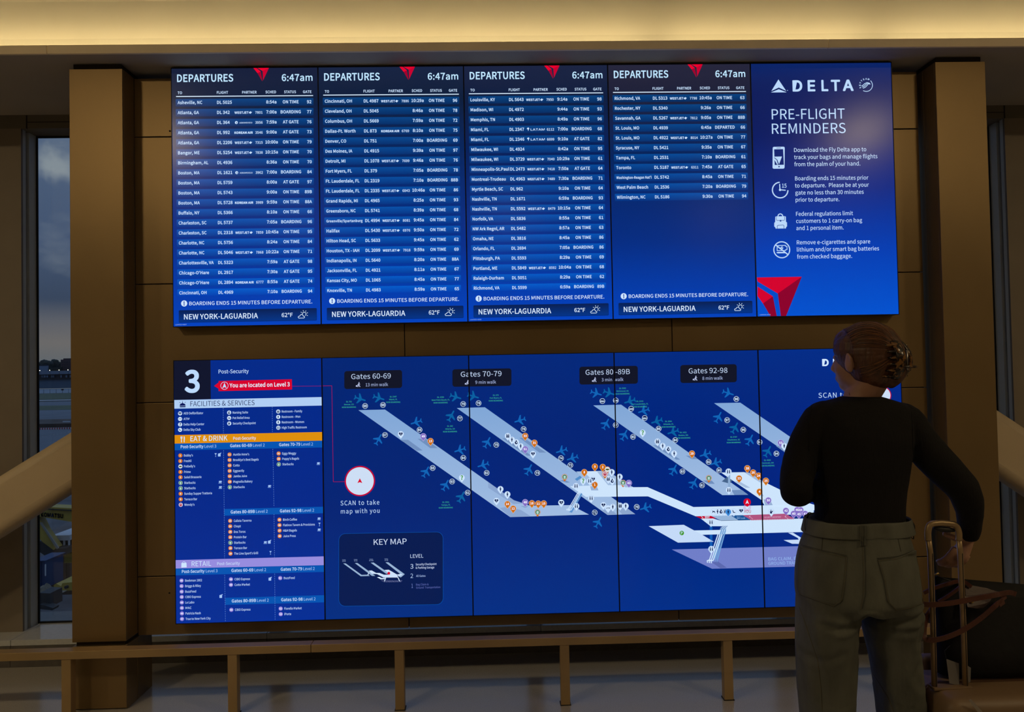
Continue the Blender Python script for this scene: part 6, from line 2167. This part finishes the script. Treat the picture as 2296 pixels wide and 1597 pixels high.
# inner wall so the band has a mouth
cx, a, z = px_ring(1816, 2031, 1163)
r2_ = ring_verts(bm, cx, PY + 0.006, z - 0.004, a, 0.105, 60, 2.3)
n_ = 60
for k in range(n_):
    bm.faces.new((rings[0][(k + 1) % n_], rings[0][k], r2_[k], r2_[(k + 1) % n_]))
bmesh.ops.recalc_face_normals(bm, faces=bm.faces)
wband = bm_obj('waistband', bm, M_DENIM, person, smooth=True)
_wo = origin_of(wband)
WB = BVHTree.FromPolygons([v.co + _wo for v in wband.data.vertices], [tuple(p.vertices) for p in wband.data.polygons])
seam('waistband_stitching', [c3(372, 258), c3(460, 290), c3(600, 325), c3(735, 345), c3(880, 345), c3(1000, 325), c3(1100, 296)], 0.0008, M_DENIM_D, person)
seam('centre_seam', [c3(752, 400), c3(760, 600), c3(756, 760), c3(738, 860)], 0.0006, M_THREAD, person)
seam('centre_seam', [c3(768, 400), c3(776, 600), c3(772, 760), c3(752, 850)], 0.0008, M_DENIM_D, person)
seam('yoke_dart', [c3(466, 300), c3(462, 380), c3(458, 430)], 0.0009, M_DENIM_D, person)
seam('yoke_dart', [c3(1006, 340), c3(1018, 400), c3(1028, 440)], 0.0009, M_DENIM_D, person)
seam('yoke_seam', [c3(312, 392), c3(480, 436), c3(640, 468)], 0.0009, M_DENIM_D, person)
seam('yoke_seam', [c3(856, 490), c3(1000, 476), c3(1145, 424)], 0.0009, M_DENIM_D, person)
def strip_on(name, px, w, mat, lift, th=0.0016):
    pts = []
    for x, y in px:
        q_ = on_surf(x, y, WB, lift) or on_surf(x, y, JB, lift)
        if q_ is not None: pts.append(q_)
    if len(pts) < 2: return
    bm = bmesh.new()
    rr = []
    for p in pts:
        rr.append([bm.verts.new(p + Vector((dx, dy, 0))) for dx, dy in ((-w / 2, 0), (w / 2, 0), (w / 2, th * 2), (-w / 2, th * 2))])
    for a, b in zip(rr[:-1], rr[1:]):
        for k in range(4):
            bm.faces.new((a[k], a[(k + 1) % 4], b[(k + 1) % 4], b[k]))
    bm.faces.new(rr[0][::-1]); bm.faces.new(rr[-1])
    bmesh.ops.recalc_face_normals(bm, faces=bm.faces)
    return bm_obj(name, bm, mat, person)
strip_on('belt_loop', [(1934.5, 1179), (1934.6, 1190), (1934.6, 1202), (1934.4, 1213), (1934.2, 1224)], 0.0165, M_DENIM, 0.0045)
strip_on('belt_loop_stripe', [(1931.9, 1180), (1932, 1202), (1931.8, 1223)], 0.0025, M_DENIM_D, 0.0062, 0.0005)
strip_on('belt_loop_stripe', [(1937.3, 1180), (1937.4, 1202), (1937.2, 1223)], 0.0025, M_DENIM_D, 0.0062, 0.0005)
# loose hanger loops at both hips
c3y = lambda X, Y, dy=0.0: at(1700 + X / 3.213, 1100 + Y / 3.213, PY + dy)
tube('hanger_loop', bez([c3y(392, 168), c3y(366, 160), c3y(344, 195), c3y(334, 250), c3y(342, 292), c3y(362, 262), c3y(384, 215)], 5), 0.0016, M_DENIM_D, person, seg=6)
tube('hanger_loop', bez([c3y(1078, 212), c3y(1108, 224), c3y(1127, 262), c3y(1120, 318), c3y(1117, 350), c3y(1090, 318), c3y(1078, 268), c3y(1076, 230)], 5), 0.0016, M_DENIM_D, person, seg=6)
# side seams
seam('side_seam', [c3(296, 840), c3(330, 930), c3(380, 1080), c3(430, 1230), c3(450, 1400), c3(462, 1590)], 0.0009, M_THREAD, person)
seam('side_seam', [c3(800, 1280), c3(880, 1400), c3(940, 1500), c3(975, 1590)], 0.0009, M_THREAD, person)
# shoes
for sgn, x2 in ((-1, 1852), (1, 2036)):
    ank = at(x2, 1850, PY)
    bm = bmesh.new()
    rows_ = [(-0.05, 0.030, 0.055), (-0.035, 0.040, 0.062), (0.02, 0.042, 0.060), (0.09, 0.046, 0.045), (0.16, 0.042, 0.034), (0.195, 0.022, 0.022)]
    rr = []
    for (yy, wx, hz) in rows_:
        rr.append([bm.verts.new((ank.x + sgn * 0.05 * (yy + 0.05) + wx * math.cos(t), PY + yy, max(0.0, hz * 0.5 + hz * 0.5 * math.sin(t)))) for t in [2 * math.pi * k / 16 for k in range(16)]])
    loft(bm, rr)
    bmesh.ops.recalc_face_normals(bm, faces=bm.faces)
    bm_obj('shoe', bm, M_SHOE, person, smooth=True)

# --- hair: swept back from the brow over the skull and twisted up into the clip
bm = bmesh.new()
ellipsoid(bm, hp(-0.016, 0, 0.024), (0.084, 0.100, 0.094), YAW, sub=4)
ellipsoid(bm, hp(-0.034, 0, -0.002), (0.080, 0.082, 0.086), YAW, sub=4)
ellipsoid(bm, hp(-0.050, 0, -0.040), (0.062, 0.052, 0.050), YAW, sub=4)
ellipsoid(bm, hp(0.040, 0, 0.050), (0.062, 0.046, 0.052), YAW, sub=3)
tube_mesh(bm, bez([hp(-0.072, 0.0, -0.078), hp(-0.094, 0.0, -0.050), hp(-0.104, 0.0, -0.010), hp(-0.100, 0.0, 0.032), hp(-0.082, 0.0, 0.066)], 4), [0.018, 0.020, 0.023, 0.026, 0.029, 0.031, 0.032, 0.032, 0.031, 0.030, 0.029, 0.027, 0.025, 0.023, 0.021, 0.019, 0.016], 14)
for s_ in (1, -1):
    ellipsoid(bm, hp(0.012, 0.050 * s_, 0.036), (0.034, 0.055, 0.044), YAW, sub=3)
    ellipsoid(bm, hp(-0.038, 0.058 * s_, 0.008), (0.022, 0.044, 0.036), YAW, sub=3)
KN = Vector((-0.100, 0.0, 0.020))            # where all strands gather, in head coordinates
def hair_disp(co, n):
    rel = co - HC
    f, l, u = rel.dot(fwd), rel.dot(lft), rel.z
    # direction fan round the knot: angle of the strand at its root
    a = math.atan2(u - KN.z, l + 0.0001)
    r = math.hypot(u - KN.z, l)
    bend = a + 6.0 * (f + 0.1)
    v = noise.noise(Vector((math.cos(a) * 9, math.sin(a) * 9, r * 7))) + 0.7 * noise.noise(Vector((math.cos(a) * 26, math.sin(a) * 26, r * 9)))
    return n * 0.0014 * v
hair = remesh_obj('hair', bm, M_HAIR, person, 0.004, 2, disp=hair_disp)
_ho = origin_of(hair)
HB = BVHTree.FromPolygons([v.co + _ho for v in hair.data.vertices], [tuple(p.vertices) for p in hair.data.polygons])
def on_hair(f, l, u, lift):
    """drop a point radially onto the hair surface"""
    c0 = hp(-0.018, 0, 0.01)
    d_ = (hp(f, l, u) - c0).normalized()
    h = HB.ray_cast(c0 + d_ * 0.25, -d_)
    return (h[0] + d_ * lift) if h[0] is not None else hp(f, l, u)
rs = random.Random(5)
for i in range(420):
    # root on the hairline, end in the knot; great-arc over the skull
    a = rs.uniform(-0.35, math.pi + 0.35)          # round the brow from ear to ear
    l0, u0 = 0.085 * math.cos(a), 0.035 + 0.075 * math.sin(a)
    f0 = 0.072 - 0.085 * abs(math.cos(a)) ** 1.5
    if a < 0 or a > math.pi: f0, u0 = -0.03, -0.02 - 0.05 * rs.random()
    pts = []
    for k in range(9):
        t = k / 8
        f = lerp(f0, KN.x, t)
        arch = math.sin(math.pi * t) * 0.05
        l = lerp(l0, 0.012 * math.copysign(1, l0), t ** 1.1)
        u = lerp(u0, KN.z + 0.02 * math.sin(a), t) + arch * max(0.0, math.sin(a))
        pts.append(on_hair(f, l, u, rs.uniform(-0.0002, 0.0010)))
    tube('hair_strand', bez(pts, 2), rs.uniform(0.0004, 0.0009), (M_HAIR, M_HAIR_L, M_HAIR_D)[i % 3], person, seg=4)
for (x0, y0, x1, y1) in ((1878, 742, 1869, 784), (1905, 876, 1910, 892), (1962, 866, 1966, 884)):
    tube('stray_hair', bez([at(x0, y0, PY), at((x0 + x1) / 2 - 3, (y0 + y1) / 2, PY - 0.02), at(x1, y1, PY - 0.01)], 4), 0.0005, M_HAIR, person, seg=5)

# --- claw clip
def tortoise():
    m = bpy.data.materials.new('tortoiseshell')
    m.use_nodes = True
    t = m.node_tree
    b = t.nodes['Principled BSDF']
    c = N(t, 'ShaderNodeTexCoord')
    v = N(t, 'ShaderNodeTexNoise')
    v.inputs['Scale'].default_value = 75
    t.links.new(c.outputs['Object'], v.inputs['Vector'])
    r = N(t, 'ShaderNodeValToRGB')
    r.color_ramp.elements[0].position = 0.46
    r.color_ramp.elements[0].color = (0.012, 0.006, 0.003, 1)
    r.color_ramp.elements[1].position = 0.58
    r.color_ramp.elements[1].color = (0.20, 0.095, 0.025, 1)
    t.links.new(v.outputs['Fac'], r.inputs[0])
    t.links.new(r.outputs[0], b.inputs['Base Color'])
    b.inputs['Roughness'].default_value = 0.2
    return m
M_TORT = tortoise()
cc = hp(-0.104, 0.0, -0.004)
clip_ = tag(empty('hair_clip', cc), 'tortoiseshell claw clip holding up the traveller\'s twisted hair', 'hair clip')
cU = Vector((0, 0, 1))
for s_ in (1, -1):
    # two arched halves: a curved plate with short broad prongs hooking into the twist
    spine = [cc + cU * z + lft * ((0.018 + 0.008 * (1 - (z / 0.055) ** 2)) * s_) - fwd * (0.028 - 8.0 * z * z) for z in (-0.054, -0.038, -0.018, 0.0, 0.020, 0.038, 0.056)]
    tube('clip_plate', bez(spine, 4), 0.0165, M_TORT, clip_, seg=14, flat=0.34)
    for i, z in enumerate((-0.046, -0.029, -0.011, 0.007, 0.025, 0.043)):
        b0 = 0.026 - 8.0 * z * z
        p0 = cc + cU * z + lft * 0.026 * s_ - fwd * b0
        p1 = cc + cU * z * 1.03 + lft * 0.038 * s_ - fwd * (b0 - 0.010)
        p2 = cc + cU * z * 1.04 + lft * 0.042 * s_ - fwd * (b0 - 0.024)
        p3 = cc + cU * z * 1.04 + lft * 0.036 * s_ - fwd * (b0 - 0.038)
        tube('prong', bez([p0, p1, p2, p3], 3), [0.0086, 0.0085, 0.0083, 0.0080, 0.0076, 0.0070, 0.0064, 0.0056, 0.0045, 0.0030], M_TORT, clip_, seg=10, flat=0.6)
    w0 = cc + lft * 0.012 * s_ - fwd * 0.026 - cU * 0.020
    tube('grip_wing', [w0, w0 - fwd * 0.008 + lft * 0.003 * s_, w0 - fwd * 0.018 + lft * 0.008 * s_, w0 - fwd * 0.022 + lft * 0.009 * s_], [0.014, 0.017, 0.017, 0.014], M_TORT, clip_, seg=14, flat=0.25)
tube('hinge', [cc + cU * -0.03 - fwd * 0.030, cc + cU * 0.03 - fwd * 0.030], 0.004, pbr('clip_spring', (0.3, 0.28, 0.25, 1), rough=0.3, metal=1.0), clip_, seg=10)

# ------------------------------------------------------------------ suitcase
M_CASE = pbr('tan_shell', (0.19, 0.122, 0.066, 1), rough=0.5, noise_scale=4, noise_amt=0.06, spec=0.5)
M_CASE_D = pbr('brown_trim', (0.09, 0.045, 0.025, 1), rough=0.5)
M_HANDLE = pbr('champagne_tube', (0.36, 0.25, 0.13, 1), rough=0.38, metal=0.4)
M_GRIP = pbr('black_grip', (0.012, 0.012, 0.012, 1), rough=0.6)
HY = PY - 0.055
base = at(2170, 1560, HY)
case_x0 = at(2083, 1540, HY).x
case_x1 = case_x0 + 0.40
cz1 = at(2130, 1541, HY).z
SO = Vector(((case_x0 + case_x1) / 2, HY, 0.0))
suit = tag(empty('suitcase', SO), 'tan hard-shell cabin suitcase with raised handle beside the traveller', 'suitcase')
bm = bmesh.new()
add_box(bm, case_x0, case_x1, HY - 0.10, HY + 0.16, 0.055, cz1, 0.0)
bmesh.ops.bevel(bm, geom=bm.edges[:], offset=0.040, segments=5, profile=0.5, affect='EDGES')
bm_obj('shell', bm, M_CASE, suit, smooth=True)
n_rib = 9
for i in range(n_rib):
    z = 0.10 + (cz1 - 0.05 - 0.10) * i / (n_rib - 1)
    bm = bmesh.new()
    add_box(bm, case_x0 + 0.045, case_x1 - 0.045, HY - 0.1035, HY - 0.097, z - 0.006, z + 0.006, 0.0025)
    bm_obj('rib', bm, M_CASE, suit)
for yy in (HY + 0.028, HY + 0.036):
    bm = bmesh.new()
    add_box(bm, case_x0 - 0.0015, case_x1 + 0.0015, yy - 0.002, yy + 0.002, 0.0535, cz1 + 0.0015, 0.0)
    bmesh.ops.bevel(bm, geom=[e for e in bm.edges if abs((e.verts[0].co - e.verts[1].co).y) > 0.003], offset=0.039, segments=5, profile=0.5, affect='EDGES')
    bm_obj('zip', bm, M_CASE_D, suit)
bm = bmesh.new()
add_box(bm, at(2087, 1530, HY).x, at(2174, 1530, HY).x, HY - 0.018, HY + 0.018, cz1 - 0.004, cz1 + 0.005, 0.003)
bm_obj('handle_socket', bm, M_CASE, suit)
hb = bmesh.new()
add_box(hb, at(2069, 1500, HY + 0.17).x, at(2112, 1500, HY + 0.17).x, HY + 0.165, HY + 0.215, 0.06, at(2080, 1474, HY + 0.17).z, 0.0)
bmesh.ops.bevel(hb, geom=hb.edges[:], offset=0.016, segments=4, profile=0.5, affect='EDGES')
bm_obj('front_pocket', hb, M_CASE, suit, smooth=True)
# telescopic handle with rounded corners
r0 = [(2095.0, 1540), (2092, 1400), (2086, 1240), (2081.5, 1205)]
r1 = [(2165.0, 1556), (2160, 1400), (2153, 1240), (2149.5, 1205)]
left_rod = [at(x, y, HY) for x, y in r0]
right_rod = [at(x, y, HY) for x, y in r1]
for rod in (left_rod, right_rod):
    bm = bmesh.new()
    tube_mesh(bm, rod, 0.0080, 12)
    bmesh.ops.recalc_face_normals(bm, faces=bm.faces)
    o = bm_obj('handle_rod', bm, M_HANDLE, suit, smooth=True)
    bm = bmesh.new()
    tube_mesh(bm, [rod[0] + Vector((0.0015, -0.0075, 0)), rod[2] + Vector((0.0015, -0.0075, 0))], 0.0014, 6)
    bm_obj('rod_groove', bm, M_GRIP, suit)
arch = bez([at(2081.5, 1212, HY), at(2080.8, 1192, HY), at(2086, 1177, HY), at(2104, 1173.5, HY), at(2126, 1174.5, HY), at(2142, 1178, HY), at(2149.5, 1193, HY), at(2150, 1212, HY)], 6)
tube('handle_arch', arch, 0.0092, M_HANDLE, suit, seg=14)
tube('handle_grip', [at(2094, 1182.5, HY + 0.004), at(2108, 1186.5, HY + 0.004), at(2124, 1188, HY + 0.004), at(2139, 1189.5, HY + 0.004)], [0.005, 0.0085, 0.0085, 0.005], M_GRIP, suit, seg=12)
for x in (case_x0 + 0.06, case_x1 - 0.06):
    for yy in (HY - 0.06, HY + 0.12):
        bm = bmesh.new()
        tube_mesh(bm, [Vector((x - 0.012, yy, 0.026)), Vector((x + 0.012, yy, 0.026))], 0.026, 20)
        bm_obj('wheel', bm, M_GRIP, suit, smooth=False)
        bm = bmesh.new()
        add_box(bm, x - 0.02, x + 0.02, yy - 0.02, yy + 0.02, 0.035, 0.064, 0.004)
        bm_obj('wheel_fork', bm, M_GRIP, suit)
# pale baggage sticker curling off the shell
M_PAPER = pbr('sticker_paper', (0.30, 0.26, 0.22, 1), rough=0.6)
FYs = HY - 0.1045
s0, s1, s2, s3 = at(2172, 1571, FYs), at(2177, 1568, FYs), at(2203, 1596, FYs), at(2196, 1602, FYs)
bm = bmesh.new()
f = [bm.verts.new(p) for p in (s0, s1, s2, s3)]
g2 = [bm.verts.new(p + Vector((0, 0.0008, 0))) for p in (s0, s1, s2, s3)]
bm.faces.new(f); bm.faces.new(g2[::-1])
for i in range(4):
    bm.faces.new((f[i], g2[i], g2[(i + 1) % 4], f[(i + 1) % 4]))
bmesh.ops.recalc_face_normals(bm, faces=bm.faces)
bm_obj('sticker', bm, M_PAPER, suit)

# ------------------------------------------------------------------ tote bag on the suitcase
M_NYLON = pbr('black_nylon', (0.010, 0.010, 0.011, 1), rough=0.75, bump=0.25, bump_scale=30, spec=0.25)
M_LEATHER = pbr('brown_leather', (0.085, 0.024, 0.013, 1), rough=0.45, noise_scale=20, noise_amt=0.15, bump=0.08, bump_scale=120)
M_FLAP = pbr('dark_leather_flap', (0.055, 0.026, 0.022, 1), rough=0.5, bump=0.1, bump_scale=100)
TY = HY + 0.085
ta = at(2098, 1290, TY); tb = at(2252, 1331, TY)
tz0 = cz1 + 0.009
T0 = Vector((tb.x, TY, tz0))
tote = tag(empty('tote_bag', T0), 'black nylon tote with brown leather flap and straps resting on the suitcase', 'bag')
bm = bmesh.new()
xl_top, xr_top = at(2097, 1292, TY).x, at(2097, 1292, TY).x + 0.46
prof_rows = [(0.0, 0.000, 0.030, 0.055), (0.04, -0.002, 0.012, 0.068), (0.35, 0.0, 0.010, 0.066), (0.7, 0.0, 0.0, 0.048), (0.93, 0.0, 0.0, 0.020), (1.0, 0.0, 0.0, 0.010)]
zt_l = at(2100, 1293, TY).z
rows_t = []
segx = 26
ringsT = []
def top_z(x):
    t = (x - xl_top) / (xr_top - xl_top)
    pl = [(0.0, zt_l), (0.18, at(2178, 1312, TY).z), (0.47, at(2255, 1332, TY).z - 0.006), (1.0, zt_l - 0.05)]
    for (a, za), (b, zb) in zip(pl[:-1], pl[1:]):
        if t <= b:
            return lerp(za, zb, max(0, (t - a) / (b - a)))
    return pl[-1][1]
bottom_l = at(2101, 1480, TY).x
grid = []
for j in range(15):
    v = j / 14
    row = []
    th = lerp(0.066, 0.011, max(0.0, (v - 0.25) / 0.75) ** 1.1) if v > 0.25 else lerp(0.056, 0.066, v / 0.25)
    xa = lerp(bottom_l, xl_top, v)
    xb = xr_top + 0.02 * math.sin(v * 3.1)
    nn_ = 34
    for k in range(nn_):
        t = 2 * math.pi * k / nn_
        c, s_ = math.cos(t), math.sin(t)
        e = 5.0
        x = (xa + xb) / 2 + (xb - xa) / 2 * math.copysign(abs(c) ** (2 / e), c)
        y = TY + th * math.copysign(abs(s_) ** (2 / 2.6), s_)
        zt = top_z(x)
        z = lerp(tz0, zt, v)
        if j < 2: y = TY + (y - TY) * (0.86 + 0.14 * j)
        dsp = 0.006 * noise.noise(Vector((x * 9, z * 9, y * 4)))
        row.append(bm.verts.new((x, y + dsp * (1 if s_ < 0 else 0), z)))
    grid.append(row)
loft(bm, grid)
bmesh.ops.recalc_face_normals(bm, faces=bm.faces)
bag_body = bm_obj('bag_body', bm, M_NYLON, tote, smooth=True)
# zip line with its brass end
zp = [Vector((x, TY, top_z(x) + 0.002)) for x in [xl_top + 0.004 + i * 0.02 for i in range(22)]]
tube('zip_line', zp, 0.0022, M_GRIP, tote, seg=6)
M_BRASS = pbr('brass', (0.55, 0.38, 0.12, 1), rough=0.3, metal=1.0)
tube('zip_end', [at(2094.5, 1290, TY - 0.01), at(2103, 1286.5, TY - 0.01), at(2107, 1288, TY - 0.01)], [0.002, 0.0042, 0.002], M_BRASS, tote, seg=8)
# leather flap folded over the front
def sheet(name, pts, mat, parent, th=0.003):
    """closed polygon given as (px,py,Y)"""
    P = [at(x, y, Y) for x, y, Y in pts]
    bm = bmesh.new()
    a = [bm.verts.new(p) for p in P]
    b = [bm.verts.new(p + Vector((0, th, 0))) for p in P]
    tr_ = tessellate_polygon([[Vector((p.x, p.z, 0)) for p in P]])
    for t in tr_:
        bm.faces.new([a[i] for i in t]); bm.faces.new([b[i] for i in t][::-1])
    n = len(P)
    for i in range(n):
        bm.faces.new((a[i], b[i], b[(i + 1) % n], a[(i + 1) % n]))
    bmesh.ops.recalc_face_normals(bm, faces=bm.faces)
    return bm_obj(name, bm, mat, parent)
FT, FB = TY - 0.020, TY - 0.056
sheet('flap', [(2164, 1318, TY - 0.012), (2178, 1313, TY - 0.006), (2247, 1325, TY - 0.006), (2242, 1334, TY - 0.02), (2224, 1336, TY - 0.026), (2166, 1338, TY - 0.034)], M_FLAP, tote)
sheet('flap', [(2162, 1337, FB + 0.012), (2228, 1334, FB + 0.010), (2218, 1352, FB), (2206, 1363, FB - 0.006), (2192, 1365, FB - 0.008), (2170, 1362, FB - 0.008)], M_FLAP, tote)
p = at(2180, 1349.5, FB - 0.004)
bm = bmesh.new()
bmesh.ops.create_icosphere(bm, subdivisions=2, radius=0.0050)
for v in bm.verts: v.co.y *= 0.5
bmesh.ops.translate(bm, verts=bm.verts, vec=p)
bm_obj('snap_button', bm, M_BRASS, tote, smooth=True)
# straps (flat bands)
def band_strap(name, pts, w, mat, parent, th=0.0035):
    P = bez([at(x, y, Y) for x, y, Y in pts], 6)
    bm = bmesh.new()
    rr = []
    n = len(P)
    for i, p in enumerate(P):
        t = (P[min(i + 1, n - 1)] - P[max(i - 1, 0)]).normalized()
        yv = Vector((0, -1, 0))
        s_ = t.cross(yv).normalized()
        nn = s_.cross(t).normalized()
        rr.append([bm.verts.new(p + s_ * a * w / 2 + nn * b * th / 2) for a, b in ((-1, -1), (1, -1), (1, 1), (-1, 1))])
    for a, b in zip(rr[:-1], rr[1:]):
        for k in range(4):
            bm.faces.new((a[k], a[(k + 1) % 4], b[(k + 1) % 4], b[k]))
    bm.faces.new(rr[0][::-1]); bm.faces.new(rr[-1])
    bmesh.ops.recalc_face_normals(bm, faces=bm.faces)
    return bm_obj(name, bm, mat, parent, smooth=False)
SYF = HY - 0.020
band_strap('strap', [(2248, 1345, TY - 0.050), (2236, 1355, SYF - 0.01), (2200, 1386, SYF), (2160, 1413, SYF), (2120, 1430, SYF - 0.004), (2085, 1436, SYF), (2073, 1428, SYF + 0.01), (2073, 1405, SYF + 0.02), (2080, 1380, SYF + 0.03), (2100, 1352, SYF + 0.05)], 0.0150, M_LEATHER, tote, 0.0022)
band_strap('strap', [(2278, 1333, TY - 0.045), (2262, 1329, TY - 0.052), (2230, 1335, SYF), (2180, 1344, SYF - 0.002), (2130, 1353, SYF - 0.004), (2090, 1356.5, SYF - 0.002), (2071, 1355, SYF + 0.004)], 0.0150, M_LEATHER, tote, 0.0022)
band_strap('strap', [(2071, 1330, HY + 0.03), (2090, 1321, HY + 0.03), (2120, 1311, HY + 0.03), (2146, 1304, HY + 0.045), (2160, 1304, TY - 0.018), (2178, 1316, TY - 0.016)], 0.0110, M_LEATHER, tote)
band_strap('strap', [(2104, 1350, HY + 0.035), (2124, 1338, HY + 0.035), (2146, 1322, HY + 0.04), (2156, 1312, TY - 0.03)], 0.0100, M_LEATHER, tote)
for x, y in ((2246, 1352), (2250, 1340)):
    sheet('strap_tab', [(x - 7, y - 4, TY - 0.060), (x + 5, y - 8, TY - 0.056), (x + 8, y + 2, TY - 0.060), (x - 3, y + 10, TY - 0.066)], M_LEATHER, tote)
# paper tag hanging between the rods
M_TAGP = pbr('tag_paper', (0.20, 0.19, 0.185, 1), rough=0.7)
lt = tag(empty('luggage_tag', at(2138, 1536, HY + 0.010)), 'pale grey paper tag hanging between the two handle rods', 'tag')
sheet('tag_card', [(2122, 1478, HY + 0.012), (2130, 1481, HY + 0.012), (2150, 1488, HY + 0.010), (2151, 1537, HY + 0.004), (2129, 1533, HY + 0.004)], M_TAGP, lt, th=0.0012)
sheet('tag_card', [(2168, 1492, HY + 0.018), (2177, 1498, HY + 0.018), (2176, 1530, HY + 0.012), (2167, 1532, HY + 0.012)], M_TAGP, lt, th=0.0012)
tube('tag_string', [at(2122, 1479, HY + 0.012), at(2118, 1460, HY + 0.014), at(2130, 1448, HY + 0.016)], 0.0008, M_GRIP, lt, seg=5)
